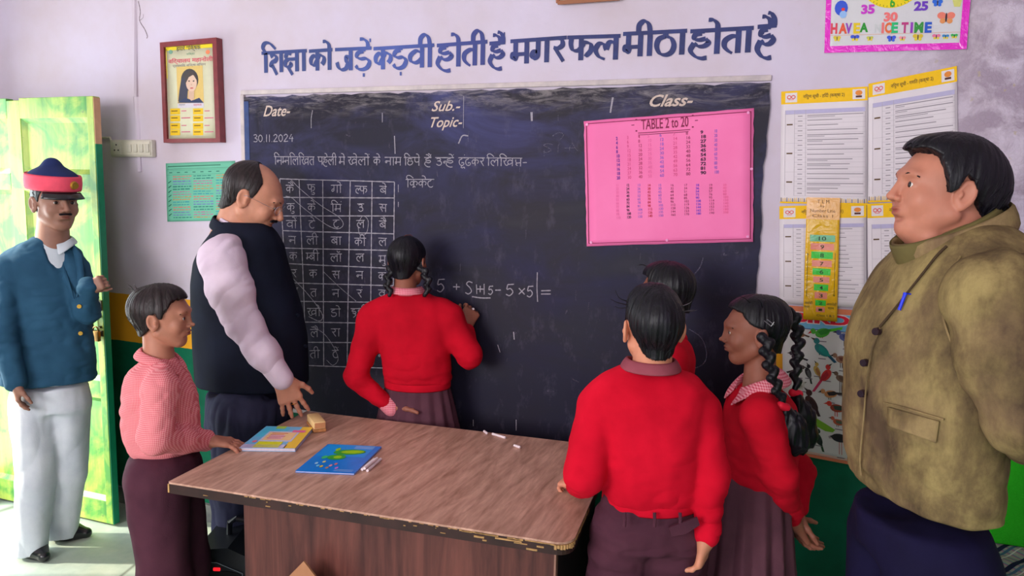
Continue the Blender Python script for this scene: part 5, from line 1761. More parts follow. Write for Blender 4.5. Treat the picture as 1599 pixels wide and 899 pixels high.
def strands(hair, person, V, Q, c, H, Rm, mat, seed, thin=False, n=1300):
    """fine locks laid over the hair, combed away from the whorl"""
    from mathutils.kdtree import KDTree
    N = normals(V, Q)
    L = (V - c) @ Rm / H
    kd = KDTree(len(V))
    for i, v in enumerate(V): kd.insert(v, i)
    kd.balance()
    rs = np.random.default_rng(seed + 100)
    ok = np.where((N @ UP > -.35))[0]
    idx = rs.choice(ok, n)
    wh = np.array([.06, -.22, .97])
    VV, FF = [], []
    k_ = 5
    for i in idx:
        p = V[i].copy(); j = i; pts = [p + N[j] * .0006]; lift = rs.uniform(.0004, .0022); ln = rs.uniform(.05, .11) * H
        jit = rs.normal(0, .22, 3)
        for s_ in range(k_):
            l = (p - c) @ Rm / H
            d = l - wh; d[2] -= .35
            d = Rm @ (d / (np.linalg.norm(d) + 1e-6) + jit)
            d = d - N[j] * (d @ N[j]); d /= np.linalg.norm(d) + 1e-9
            p = p + d * ln
            _, j2, dist = kd.find(p)
            if dist > .006: break
            j = j2; p = V[j] * .6 + p * .4
            pts.append(p + N[j] * (lift * (1 + s_ * .25)))
        if len(pts) < 3: continue
        b = len(VV); m = len(pts)
        for s_, q_ in enumerate(pts):
            t_ = pts[min(s_ + 1, m - 1)] - pts[max(s_ - 1, 0)]; t_ = t_ / (np.linalg.norm(t_) + 1e-9)
            x_ = np.cross(t_, N[j]); x_ /= np.linalg.norm(x_) + 1e-9
            r_ = .0010 * math.sin(math.pi * (s_ + .35) / (m - 1 + .7)) ** .7
            for a_ in (0, 2.09, 4.19): VV.append(q_ + x_ * math.cos(a_) * r_ + N[j] * math.sin(a_) * r_ * .8)
        for s_ in range(m - 1):
            for a_ in range(3): FF.append((b + s_ * 3 + a_, b + s_ * 3 + (a_ + 1) % 3, b + s_ * 3 + 3 + (a_ + 1) % 3, b + s_ * 3 + 3 + a_))
    o = mesh_np('hair_strands', VV, np.array(FF), mat, hair)
    o['kind'] = 'stuff'
    return o


def hair_cap(person, c, H, Rm, hairline, mat, thick=.035, vox=None, seed=0, bulge=(), name='hair', amp=.012, side_thick=None, part=None, sweep=0.0, bald=None):
    """hairline: list of (y, z) thresholds in head units (y forward): hair grows above"""
    vox = vox or H * 0.014
    cc = c + Rm @ np.array([0, -.05, .6]) * H
    S = SDF(cc - H * .72, cc + H * .72, vox)
    def W(x, y, z): return c + Rm @ (np.array([x, y, z]) * H)
    st_ = thick if side_thick is None else side_thick
    S.ell(W(0, -.07, .63), (np.array([.335 + st_, .41 + thick, .36 + thick])) * H, Rm, .02)
    S.ell(W(0, .06, .56), (np.array([.300 + st_, .32 + thick, .34 + thick])) * H, Rm, .06 * H)
    S.cone(W(0, -.17, .40), W(0, -.20, .18), (.24 + st_) * H, (.19 + st_ * .5) * H, .06 * H)
    for (x, y, z, rx, ry, rz) in bulge: S.ell(W(x, y, z), np.array([rx, ry, rz]) * H, Rm, .06 * H)
    ys = np.array([q[0] for q in hairline]); zs = np.array([q[1] for q in hairline])

    def cut(g_):
        L = (g_.reshape(-1, 3) - c) @ Rm / H
        zt = np.interp(L[:, 1] + sweep * L[:, 0], ys, zs)
        jag = .018 * vnoise(np.stack([L[:, 0] * 16, L[:, 1] * 16, L[:, 2] * 3], 1), seed)
        zt = zt + jag + np.where(L[:, 1] > .2, .6 * np.abs(L[:, 0]) ** 2, 0)
        m_ = (zt - L[:, 2]) * H * .8
        if bald is not None: m_ = np.maximum(m_, (L[:, 2] - np.interp(L[:, 1] + 1.1 * np.abs(L[:, 0]) ** 2 * -1, *bald)) * H * .8)
        return m_.reshape(g_.shape[:3])
    S.fn(S.lo, S.lo + S.vox * (S.n - 1), cut, 'i')
    V, Q = S.mesh()
    # comb the surface into locks that run away from the whorl
    L = (V - c) @ Rm / H
    ang_ = np.arctan2(L[:, 0], -(L[:, 1] + .12)); rad = np.hypot(L[:, 0], L[:, 1] + .12)
    N = normals(V, Q)
    n1 = vnoise(np.stack([ang_ * 15 + 2 * rad, rad * 3.0, L[:, 2] * 2.5], 1), seed) + .6 * vnoise(np.stack([ang_ * 36 + 3 * rad, rad * 4, L[:, 2] * 4], 1), seed + 5)
    V = V + N * (n1 * amp * .6 * H)[:, None]
    o = mesh_np(name, V, Q, mat, person)
    strands(o, person, V, Q, c, H, Rm, mat, seed, bald is not None)
    return o


def tufts(person, c, H, Rm, specs, mat, name='hair_tuft'):
    """small stray locks: (x,y,z) -> (x,y,z) head units"""
    mb = MB()
    for a, m, b in specs:
        q = [c + Rm @ (np.array(p) * H) for p in (a, m, b)]
        q = smooth_line3(q)
        mb.tube(q, [.007 * H * (1 - i / len(q)) + .0004 for i in range(len(q))], 5)
    return mb.build(name, mat, person, smooth=True)


def hand_sdf(S, w, d, pn, side, size, curls, spread=1.0, thumb=(0.7, .3), k=.006, palm_curl=0.0):
    """w wrist point, d direction to fingers, pn palm normal (towards the palm side), side +1 right hand"""
    d = nrm(d); pn = nrm(np.array(pn) - d * np.dot(pn, d)); x = np.cross(d, pn) * side     # x points to the thumb side
    L = size
    def P_(a, b, c_): return np.array(w) + x * a * L + d * b * L + pn * c_ * L
    S.cone(P_(0, -.05, 0), P_(0, .12, 0), .155 * L, .165 * L, .02, flat=(pn, .72))
    for a in (-.15, -.05, .06, .16): S.cone(P_(a * .75, .14, 0), P_(a * 1.2, .47, 0), .088 * L, .078 * L, .016, flat=(pn, .80))
    S.ell(P_(.15, .22, .05), np.array([.09, .16, .08]) * L, np.stack([x, d, pn], 1), .015)
    lens = (.40, .45, .41, .33)
    for i in range(4):
        a = (.185, .062, -.065, -.18)[i]
        sp = (.11, .03, -.05, -.14)[i] * spread
        c0 = curls[i]
        p = P_(a, .48, 0.0)
        dd = nrm(d + x * sp); ang_ = 0
        ls = [lens[i] * f for f in (.46, .30, .24)]
        rs_ = [.052, .047, .043, .037]
        for j in range(3):
            ang_ += c0 * (1.0, .9, .7)[j]
            v = dd * math.cos(ang_) + pn * math.sin(ang_)
            q = p + v * ls[j] * L
            S.cone(p, q, rs_[j] * L * (.9 if i == 3 else 1), rs_[j + 1] * L * (.9 if i == 3 else 1), k)
            p = q
    # thumb leaves the side of the palm
    p = P_(.17, .14, .04)
    v1 = nrm(x * thumb[0] + d * .75 + pn * thumb[1]); v2 = nrm(x * thumb[0] * .35 + d * 1.0 + pn * (thumb[1] + .15))
    q1 = p + v1 * .22 * L; q2 = q1 + nrm(v1 + v2) * .18 * L; q3 = q2 + v2 * .15 * L
    S.cone(p, q1, .075 * L, .062 * L, .014); S.cone(q1, q2, .058 * L, .052 * L, k); S.cone(q2, q3, .052 * L, .042 * L, k)


def arm_hand(elbow, wrist, r_el, r_wr, d, pn, side, size, curls, spread=1.0, thumb=(.7, .3), vox=.0022):
    e, w = np.array(elbow, float), np.array(wrist, float)
    m = size * 1.15
    lo = np.minimum(np.minimum(e, w) - .05, w - m); hi = np.maximum(np.maximum(e, w) + .05, w + m)
    # keep the block to what the hand can reach
    tip = w + nrm(d) * size
    lo = np.minimum.reduce([e - r_el - .01, w - size * .55, tip - size * .55]); hi = np.maximum.reduce([e + r_el + .01, w + size * .55, tip + size * .55])
    S = SDF(lo, hi, vox)
    S.cone(e, w, r_el, r_wr, .02)
    hand_sdf(S, w, d, pn, side, size, curls, spread, thumb)
    return S.mesh()


def merge(parts):
    V = []; Q = []; n = 0; lip = []
    for p in parts:
        V.append(p[0]); Q.append(p[1] + n); n += len(p[0]); lip.append(p[2] if len(p) > 2 else np.zeros(len(p[0])))
    return np.concatenate(V), np.concatenate(Q), np.concatenate(lip)


def body_obj(parts, mat, label, origin):
    V, Q, lip = merge(parts)
    o = mesh_np('person', V, Q, mat, None, origin=origin)
    a = o.data.attributes.new('lip', 'FLOAT', 'POINT')
    if len(o.data.vertices) == len(lip): a.data.foreach_set('value', lip.astype(np.float32))
    tag(o, label, 'person')
    return o


def bounds(pts, m): p = np.array(pts); return p.min(0) - m, p.max(0) + m


def sdf_obj(name, S, mat, person, wr=(), relaxn=1, label=None):
    V, Q = S.mesh()
    if relaxn: V = relax(V, Q, relaxn)
    for w_ in wr: V = wrinkle(V, Q, **w_)
    o = mesh_np(name, V, Q, mat, person)
    if label: o['label'] = label
    return o


def shoe(S, heel, toe, h=.045, wd=.042):
    heel, toe = np.array(heel, float), np.array(toe, float)
    d = toe - heel
    S.cone(heel + [0, 0, .035], heel + d * .45 + [0, 0, .035], .036, .038, .02); S.cone(heel + d * .4 + [0, 0, .032], toe + [0, 0, .022] - nrm(d) * .02, wd, .026, .03)
    S.cone(heel + [0, 0, .05], heel + [0, 0, .10], .036, .040, .02)
    S.fn(S.lo, S.lo + S.vox * (S.n - 1), lambda g_: -(g_[..., 2] - .002), 'i')


def qf(z0): return lambda x, y, dz=0.0: P(x, y, z0 + dz)


def rows(z0, spec, hw, cx_shift=0.0):
    """spec rows (y, x0, x1) seen at depth z0; hw half sizes in the unseen direction"""
    out = []
    for (y, x0, x1), w_ in zip(spec, hw):
        hor = P((x0 + x1) / 2, y, z0)[2] - CAM[2]
        p = P((x0 + x1) / 2, y, z0)
        if hor < 0: p = p + UP * (-hor) * .85 * w_ / z0      # what shows is the near side, not the middle
        out.append((p, (x1 - x0) / 2 * z0 / FPX, w_))
    return out


def prof(rws): return [(c, w_, d) for c, d, w_ in rws]    # profile view: visible extent is depth
def back(rws): return [(c, d, w_) for c, d, w_ in rws]    # back view: visible extent is width


def torso_core(S, secs, fwd, shrink=.82):
    S.loft([(c, a * shrink, b * shrink) for c, a, b in secs], fwd, .03)


M_skinA = skin_mat('skin_boy_left', (176, 118, 96)); M_skinB = skin_mat('skin_vest_man', (206, 144, 118)); M_skinC = skin_mat('skin_girl', (150, 92, 74))
M_skinD = skin_mat('skin_red_boy', (210, 140, 112)); M_skinE = skin_mat('skin_man_right', (186, 122, 100)); M_skinF = skin_mat('skin_guard', (150, 108, 92))
M_hair = hair_mat('black_hair', (6, 5, 9), (22, 20, 30), rough=.42)
M_hairb = hair_mat('brown_black_hair', (16, 11, 13), (44, 32, 34), rough=.45)
M_red = cloth_mat('red_wool_lit', (214, 12, 44), (186, 4, 34), 0.9, 600, .35, .3, .3)  # brighter copy of the wool: the boy's lit back put into the colour
M_redd = cloth_mat('red_wool_dim', (200, 10, 38), (172, 6, 30), 0.9, 600, .35, .3, .3)  # darker copy of the same wool for the sweaters in less light
M_mar = cloth_mat('maroon_cotton', (84, 46, 60), (66, 34, 48), 0.85, 300, .4, .35)
M_mar2 = cloth_mat('brown_grey_skirt', (98, 60, 72), (78, 46, 58), 0.85, 300, .4, .35)
M_ging = gingham('pink_gingham', (232, 156, 160), (206, 92, 104), .0056)
M_gingC = gingham('pink_gingham_collar', (240, 168, 178), (206, 70, 96), .007)
M_shoe = plain('black_leather', (22, 22, 28), 0.25, .6)
M_redtie = plain('red_ribbon', (214, 20, 50), .6, .3)


def legs_sdf(vox, hips, knees, ankles, rs, k=.03, pad=.14):
    lo, hi = bounds([*hips, *knees, *ankles], pad)
    lo[2] = min(a[2] for a in ankles) - .02
    S = SDF(lo, hi, vox)
    for h, kn, an in zip(hips, knees, ankles): S.chain([h, kn, an], rs, k)
    return S


def braid(person, pts, r_, mat, n=None, name='braid'):
    """three-strand plait as alternating lobes along a path"""
    q = smooth_line3(pts, 8); q = np.array(q)
    seg = np.linalg.norm(np.diff(q, axis=0), axis=1); L = np.concatenate([[0], np.cumsum(seg)])
    step = r_ * .86; m = int(L[-1] / step)
    lo, hi = q.min(0) - r_ * 2, q.max(0) + r_ * 2
    S = SDF(lo, hi, max(.0018, r_ * .11))
    side = nrm(np.cross(q[-1] - q[0], fh))
    for i in range(m + 1):
        s_ = i * step; p = np.array([np.interp(s_, L, q[:, k]) for k in range(3)])
        p2 = np.array([np.interp(s_ + step * 1.3, L, q[:, k]) for k in range(3)])
        t_ = nrm(p2 - p + 1e-9); f = 1 - .25 * i / max(m, 1)
        sg = 1 if i % 2 else -1
        S.cone(p + side * sg * r_ * .46 * f - t_ * r_ * .4, p - side * sg * r_ * .22 * f + t_ * r_ * .62, r_ * .66 * f, r_ * .52 * f, .0022, flat=None)
    V, Q = S.mesh()
    V = wrinkle(V, Q, r_ * .05, 1 / r_ * 3)
    return mesh_np(name, V, Q, mat, person)


def tail(person, pts, rs, mat, seed=0, name='loose_hair'):
    lo, hi = bounds(pts, max(rs) * 1.5)
    S = SDF(lo, hi, .0035)
    S.chain([np.array(p) for p in pts], rs, .02)
    V, Q = S.mesh()
    N = normals(V, Q)
    V = V + N * (vnoise(V * np.array([130, 130, 14]), seed) * .0045)[:, None]
    return mesh_np(name, V, Q, mat, person)


def blobs(name, specs, mat, person, vox=.004, k=.01, **wr):
    """specs: list of (a,b,ra,rb)"""
    lo, hi = bounds([s_[0] for s_ in specs] + [s_[1] for s_ in specs], max(max(s_[2], s_[3]) for s_ in specs) + .01)
    S = SDF(lo, hi, vox)
    for a, b, ra, rb in specs: S.cone(a, b, ra, rb, k)
    V, Q = S.mesh()
    if wr: V = wrinkle(V, Q, **wr)
    return mesh_np(name, V, Q, mat, person)


HL_BOY = [(-.55, .16), (-.30, .20), (-.16, .30), (-.06, .56), (.0, .60), (.06, .50), (.10, .52), (.16, .66), (.24, .76), (.32, .80), (.5, .82)]
HL_GIRL = [(-.55, .16), (-.30, .20), (-.16, .40), (-.06, .58), (.03, .60), (.10, .64), (.20, .76), (.30, .84), (.5, .90)]

# ------------------------------------------------------------------ A: boy in pink gingham shirt, left of the desk
z0 = 2.38; q = qf(z0)
cA = q(258, 541); HA = .200
Vh, Qh, lip, Rm = head_mesh(cA, HA, rt + fh * .06, [0, 0, 1], q(250, 580), .044, nose=.82, jaw=.98)
secA = rows(z0, [(722, 212, 300), (712, 203, 306), (690, 197, 312), (655, 193, 311), (620, 195, 302), (590, 203, 288), (574, 216, 280), (563, 228, 275)], [.10, .112, .116, .116, .122, .112, .085, .060])
wr_ = Zd(322, 703) + Vector((0, 0, .034)); wr_ = np.array(wr_)
elb = q(243, 684, -.175); sh_ = q(250, 606, -.128)
handA = arm_hand(elb, wr_, .034, .024, rt * 1 + fh * .15 - UP * .10, -UP + rt * .1, 1, .150, (.25, .28, .3, .32), .8, (.6, .2))
hipA = q(258, 730); fl = np.array([hipA[0], hipA[1], 0])
coreS = SDF(*bounds([s_[0] for s_ in secA] + [hipA, fl], .2), .009)
torso_core(coreS, prof(secA), rt)
kn = [hipA * [1, 1, 0] + rt * .02 + fh * dz + UP * .36 for dz in (-.065, .065)]
an = [hipA * [1, 1, 0] + rt * (-.01) + fh * dz + UP * .07 for dz in (-.07, .07)]
hp = [hipA + fh * dz - UP * .02 for dz in (-.06, .06)]
for a, b, c_ in zip(hp, kn, an): coreS.chain([a, b, c_], [.06, .042, .03], .02)
bodyA = body_obj([(Vh, Qh, lip), (*coreS.mesh(),), handA], M_skinA, 'boy in pink gingham shirt standing in profile at the left end of the desk', [fl[0], fl[1], 0])
eye_parts(bodyA, cA, HA, Rm, (.0, .0), brow_w=.9)
hair_cap(bodyA, cA, HA, Rm, HL_BOY, M_hairb, .045, seed=3, bulge=((0, -.27, .64, .33, .30, .35), (0, .0, .80, .30, .36, .24)), amp=.016)
tufts(bodyA, cA, HA, Rm, [((.02, -.44, .90), (.0, -.50, .98), (.03, -.54, 1.02)), ((-.03, -.46, .88), (-.05, -.53, .93), (-.06, -.58, .95)), ((.05, -.38, .94), (.06, -.42, 1.01), (.02, -.45, 1.04))], M_hairb)
S = SDF(*bounds([s_[0] for s_ in secA] + [elb, sh_, wr_], .17), .0048)
S.loft(prof(secA), rt, .03)
S.chain([q(252, 588, -.08), sh_, elb], [.045, .056, .050], .012); S.chain([elb, (elb + wr_) / 2, wr_ - rt * .005], [.050, .046, .034], .02)
shL = q(250, 600, .125); elL = q(258, 680, .16)
S.chain([shL, elL], [.056, .046], .03); S.chain([elL, q(300, 690, .15)], [.046, .034], .02)
V, Q = S.mesh(); V = relax(V, Q, 1)
V = wrinkle(V, Q, .005, 12, 2, (1, 1, .35)); V = wrinkle(V, Q, .0030, 18, 5, (.8, .8, 1.2), sharp=True)
mesh_np('gingham_shirt', V, Q, M_ging, bodyA)
blobs('cuff', [(wr_ - rt * .030 + UP * .003, wr_ - rt * .004, .033, .034)], M_ging, bodyA, .003)
# collar
def collar(person, c0, fwd, r_, h, mat, spread=.02, drop=.02, name='collar', tilt=.0, pts=28, th=.005, gap=.35):
    f = nrm(np.array(fwd) * [1, 1, 0]); sd = np.array([f[1], -f[0], 0]); V = []; F = []
    prof_ = [(r_ * .97, -h * .35), (r_ * .96, h * .45), (r_ * 1.01, h * .62), (r_ + spread * .6, h * .25), (r_ + spread, -h * .15)]
    n = pts
    for i in range(n + 1):
        a = gap + (2 * math.pi - 2 * gap) * i / n
        ca, sa = math.cos(a), math.sin(a)
        front = max(0, ca)
        for (rr_, z) in prof_:
            ext = (drop + h * .4) * front ** 3 if (rr_ > r_ * 1.005) else 0
            p = np.array(c0) + f * ca * rr_ * 1.05 + sd * sa * rr_ + UP * (z - ext - tilt * ca)
            V.append(p)
    m = len(prof_)
    for i in range(n):
        for j in range(m - 1): F.append((i * m + j, (i + 1) * m + j, (i + 1) * m + j + 1, i * m + j + 1))
    o = mesh_np(name, V, np.array(F), mat, person); md = o.modifiers.new('t', 'SOLIDIFY'); md.thickness = th; md.offset = 0
    md = o.modifiers.new('s', 'SUBSURF'); md.levels = md.render_levels = 1
    return o


collar(bodyA, q(251, 560), rt, .056, .035, M_ging, .022, .02, tilt=.018)
S = legs_sdf(.006, hp, kn, an, [.098, .078, .062], .05, .16)
S.loft([(q(258, 745), .115, .118), (q(256, 722), .112, .112), (q(256, 708), .108, .100)], rt, .03)
sdf_obj('trousers', S, M_mar, bodyA, [dict(amp=.005, sc=10, seed=4, stretch=(1, 1, .3)), dict(amp=.0022, sc=12, seed=8, stretch=(.8, .8, .6), sharp=True)])
S = SDF(*bounds(an, .2), .005)
for a in an: shoe(S, a * [1, 1, 0] - rt * .05, a * [1, 1, 0] + rt * .14)
sdf_obj('shoes', S, M_shoe, bodyA)

# ------------------------------------------------------------------ B: man in dark sleeveless jacket bending over the desk
z0 = 2.93; q = qf(z0)
t28 = R(25)
cB = q(374, 355); HB = .268
Vh, Qh, lip, Rm = head_mesh(cB, HB, rt * math.cos(t28) - UP * math.sin(t28) + fh * .08, [0, 0, 1], q(352, 384), .064, nose=1.12, jaw=1.1, double_chin=.8)
secB = rows(z0, [(614, 307, 484), (585, 306, 483), (540, 305, 480), (490, 304, 470), (450, 305, 457), (415, 310, 447), (385, 322, 440), (362, 336, 428), (347, 346, 414)], [.17, .175, .18, .185, .19, .185, .165, .12, .085])
tipB = np.array(Zd(464, 656)) + UP * .014
wB = P(441, 592, tipB.dot(fh) - CAM.dot(fh) - .03)
shB = q(347, 405, -.185); elB = q(379, 505, -.215)
dB = nrm(tipB - wB); LB = np.linalg.norm(tipB - wB) / .91
handB = arm_hand(elB, wB, .045, .031, dB, fh - rt * .25, 1, LB, (.10, .06, .05, .12), 1.9, (.75, .25), .0025)
hipB = q(385, 640); fB = hipB * [1, 1, 0] - rt * .03
coreS = SDF(*bounds([s_[0] for s_ in secB] + [hipB, fB], .25), .011)
torso_core(coreS, prof(secB), rt)
hpB = [q(376, 650, -.10), q(404, 650, .10)]
knB = [q(368, 650, -.10) * [1, 1, 0] + UP * .48, q(396, 650, .10) * [1, 1, 0] + UP * .48]
anB = [q(360, 650, -.10) * [1, 1, 0] + UP * .09, q(388, 650, .10) * [1, 1, 0] + UP * .09]
for a, b, c_ in zip(hpB, knB, anB): coreS.chain([a, b, c_], [.085, .055, .042], .02)
bodyB = body_obj([(Vh, Qh, lip), (*coreS.mesh(),), handB], M_skinB, 'balding man in dark sleeveless jacket bending to touch the desk with his hand', fB)
eye_parts(bodyB, cB, HB, Rm, (0, -.5), brow=(50, 36, 36))
S_h = hair_cap(bodyB, cB, HB, Rm, [(-.55, .14), (-.30, .16), (-.2, .26), (-.10, .50), (-.02, .60), (.03, .50), (.065, .50), (.10, .60), (.15, 1.3), (.5, 1.4)], M_hairb, .018, seed=9, amp=.006, bald=([-.25, -.12, .0, .06, .2], [1.3, 1.0, .82, .66, .5]))
blobs('moustache', [(cB + Rm @ (np.array([-.10, .395, .292]) * HB), cB + Rm @ (np.array([0, .432, .318]) * HB), .0045, .0075), (cB + Rm @ (np.array([.10, .395, .292]) * HB), cB + Rm @ (np.array([0, .432, .318]) * HB), .0045, .0075)], M_hair, bodyB, .0018, .004)
# glasses
M_wire = plain('glasses_wire', (190, 180, 190), .25, .5, .6)
mbg = MB()
lens = []
for sx in (-1, 1):
    cc = cB + Rm @ (np.array([.145 * sx, .440, .485]) * HB)
    ring = [cc + Rm @ (np.array([math.cos(a) * .092, -.03 * abs(math.cos(a)) * (1 if math.cos(a) * sx > 0 else 0), math.sin(a) * .070]) * HB) for a in np.linspace(0, 2 * math.pi, 25)]
    mbg.tube(ring, .0011, 6); lens.append(ring[:-1])
    mbg.tube([cB + Rm @ (np.array(p) * HB) for p in ((.235 * sx, .41, .50), (.335 * sx, .25, .51), (.365 * sx, .0, .52), (.36 * sx, -.06, .50))], .0011, 6)
mbg.tube([cB + Rm @ (np.array(p) * HB) for p in ((-.055, .44, .49), (0, .47, .505), (.055, .44, .49))], .0011, 6)
gls = mbg.build('glasses', M_wire, bodyB, smooth=True)
t = NT('lens_glass', .03, .5); t.b.inputs['Transmission Weight'].default_value = 1; t.b.inputs['IOR'].default_value = 1.0; t.b.inputs['Alpha'].default_value = .15; t.col((1., 1., 1.))
for ring in lens:
    mb = MB(); mb.prism(ring, Rm[:, 1] * .001); mb.build('lens', t.m, gls)
# white kurta: torso under the jacket + sleeve
M_wht = cloth_mat('white_cotton', (226, 206, 222), (206, 186, 206), .8, 300, .45, .5)
S = SDF(*bounds([shB, elB, wB, q(352, 347)], .12), .0042)
S.chain([q(352, 392, -.14), shB, (shB + elB) / 2 - rt * .004, elB, (elB * .45 + wB * .55) + rt * .0, wB + (elB - wB) * .10], [.07, .083, .083, .066, .058, .044], .03)
S.loft([(q(366, 362), .085, .075), (q(364, 348), .072, .075)], rt, .01)
V, Q = S.mesh(); V = relax(V, Q, 1)
ax_ = nrm(wB - shB); Rr = frame_of(ax_, UP)
V = wrinkle(V, Q, .005, 7, 3, (1.0, .6, 1.0), Rr); V = wrinkle(V, Q, .0042, 11, 6, (.5, 1.7, .7), frame_of(nrm(ax_ + rt * .5), UP), sharp=True); V = relax(V, Q, 1)
mesh_np('white_shirt', V, Q, M_wht, bodyB)
blobs('shirt_cuff', [(wB + (elB - wB) * .26, wB + (elB - wB) * .01, .047, .043)], M_wht, bodyB, .003)
# shirt collar band following the neck
def band_ring(person, c0, R_, rx, ry, h, th, mat, name, gap=.0):
    V = []; F = []; n = 40
    for i in range(n):
        a = 2 * math.pi * i / n
        for (rr_, z) in ((1, 0), (1, h), (1 - th / rx, h), (1 - th / rx, 0)):
            V.append(np.array(c0) + R_ @ np.array([math.sin(a) * rx * rr_, math.cos(a) * ry * rr_, z]))
    for i in range(n):
        for j in range(4): F.append((i * 4 + j, i * 4 + (j + 1) % 4, ((i + 1) % n) * 4 + (j + 1) % 4, ((i + 1) % n) * 4 + j))
    o = mesh_np(name, V, np.array(F), mat, person); o.modifiers.new('s', 'SUBSURF').render_levels = 1
    return o


Rc = frame_of(rt * math.cos(R(24)) - UP * math.sin(R(24)), [0, 0, 1])
band_ring(bodyB, q(372, 364), Rc, .078, .098, .042, .004, M_wht, 'shirt_collar')
M_vest = cloth_mat('navy_wool', (24, 30, 48), (16, 20, 34), .75, 500, .2, .15)
S = SDF(*bounds([s_[0] for s_ in secB], .30), .0055)
S.loft(prof(secB), rt, .03, power=2.2)
# armhole
S.cone(q(345, 405, -.30), q(348, 412, -.16), .088, .085, .012, 's'); S.cone(q(352, 440, -.30), q(352, 436, -.17), .070, .070, .012, 's')
V, Q = S.mesh(); V = relax(V, Q, 1); V = wrinkle(V, Q, .004, 9, 7, (1, 1, .35))
mesh_np('sleeveless_jacket', V, Q, M_vest, bodyB)
band_ring(bodyB, q(370, 372), Rc, .094, .118, .050, .006, M_vest, 'jacket_collar')
for (x, y) in ((433, 416), (449, 452), (466, 492), (478, 540)):
    p = q(x - 2, y, -.045); mb = MB(); mb.cyl(p, p + rt * .006 - fh * .004, .007, n=12); mb.build('button', M_vest, bodyB, smooth=True)
M_tr = cloth_mat('slate_trousers', (58, 60, 84), (44, 46, 68), .8, 400, .35, .3)
S = legs_sdf(.007, hpB, knB, anB, [.125, .100, .082], .04, .2)
S.loft([(q(388, 660), .185, .165), (q(392, 612), .18, .17)], rt, .03)
sdf_obj('trousers', S, M_tr, bodyB, [dict(amp=.008, sc=12, seed=4, stretch=(1, 1, .25)), dict(amp=.004, sc=24, seed=9, stretch=(1, 1, .3), sharp=True)])
S = SDF(*bounds(anB, .25), .006)
for a in anB: shoe(S, a * [1, 1, 0] - rt * .06, a * [1, 1, 0] + rt * .17)
sdf_obj('shoes', S, M_shoe, bodyB)
pR = wB + dB * LB * .60 ; M_gold = plain('gold', (216, 170, 80), .25, .5, 1.0)
mb = MB(); cR = pR + nrm(np.cross(dB, fh)) * .008
Rr2 = frame_of(fh, -dB)
mb.tube([cR + Rr2[:, 0] * math.cos(a) * .0095 + Rr2[:, 1] * math.sin(a) * .0095 for a in np.linspace(0, 2 * math.pi, 17)], .0014, 6)
mb.build('ring', M_gold, bodyB, smooth=True)

# ------------------------------------------------------------------ C: girl writing on the board
z0 = 2.92; q = qf(z0)
cC = q(637, 447); HC = .200
Vh, Qh, lip, Rm = head_mesh(cC, HC, fh + rt * .35, [0, 0, 1], q(633, 474), .042, nose=.85)
secC = rows(z0, [(606, 602, 702), (596, 597, 706), (575, 597, 704), (545, 593, 703), (515, 586, 708), (490, 577, 710), (474, 590, 694), (462, 606, 672), (455, 614, 660)], [.085, .095, .095, .095, .095, .088, .075, .055, .045])
hC = Zd(614, 650); hC = np.array(hC) + fh * .02 + UP * .022
elC = q(556, 590, -.06); shC = q(583, 496, -.0)
wC2 = hC
handC = arm_hand(elC, wC2, .032, .023, rt + fh * .10 - UP * .14, -UP * .6 - fh * .7, -1, .155, (.12, .15, .18, .2), .5, (.5, .3))
bpt = Yp(737, 482, -.018)
wR = Yp(725, 511, -.085); elR = q(733, 555, -.03); shR = q(700, 496, 0)
dR = nrm(Yp(738, 484, -.05) - wR)
handR = arm_hand(elR, wR, .034, .024, dR, fh * 1 + rt * -.3, 1, .145, (.75, .9, 1.0, 1.05), .4, (.35, .55))
hipC = q(652, 615); fC = hipC * [1, 1, 0]
coreS = SDF(*bounds([s_[0] for s_ in secC] + [hipC, fC], .2), .009)
torso_core(coreS, back(secC), fh)
for sx in (-1, 1): coreS.chain([hipC + rt * .055 * sx - UP * .02, hipC * [1, 1, 0] + rt * .06 * sx + UP * .40, hipC * [1, 1, 0] + rt * .06 * sx + UP * .06], [.07, .048, .032], .02)
bodyC = body_obj([(Vh, Qh, lip), (*coreS.mesh(),), handC, handR], M_skinC, 'girl in red sweater seen from behind, writing on the blackboard with chalk', fC)
eye_parts(bodyC, cC, HC, Rm)
hair_cap(bodyC, cC, HC, Rm, HL_GIRL, M_hair, .028, seed=12, amp=.006)
# parting line
mb = MB(); mb.tube([cC + Rm @ (np.array(p) * HC) for p in ((.0, .30, .93), (.0, .10, 1.025), (.0, -.10, 1.028), (.0, -.30, .95), (.0, -.42, .80))], .0016, 5)
mb.build('hair_parting', M_skinC, bodyC, smooth=True)
braid(bodyC, [q(616, 410, -.02), q(608, 428, -.05), q(606, 446, -.06), q(610, 462, -.07)], .021, M_hair)
braid(bodyC, [q(652, 408, -.03), q(662, 425, -.05), q(668, 443, -.06), q(664, 462, -.06)], .022, M_hair)
S = SDF(*bounds([s_[0] for s_ in secC] + [elC, shC, wC2, elR, wR], .11), .0046)
S.loft(back(secC), fh, .03, power=2.3)
S.chain([q(600, 484), shC, elC], [.045, .056, .047], .03); S.chain([elC, wC2 + (elC - wC2) * .20], [.047, .036], .015)
S.chain([q(690, 484), shR, elR], [.045, .056, .050], .03); S.chain([elR, wR + (elR - wR) * .18], [.048, .036], .015)
V, Q = S.mesh(); V = relax(V, Q, 1); V = wrinkle(V, Q, .0045, 14, 3, (1, 1, .8)); V = wrinkle(V, Q, .0035, 20, 6, (.6, .6, 1.4), sharp=True, mask=np.clip((1.12 - V[:, 2]) * 6, 0, 1))
mesh_np('red_sweater', V, Q, M_redd, bodyC)
band_ring(bodyC, secC[0][0] - UP * .014, np.stack([rt, fh, UP], 1), .136, .100, .034, .004, M_redd, 'sweater_hem')
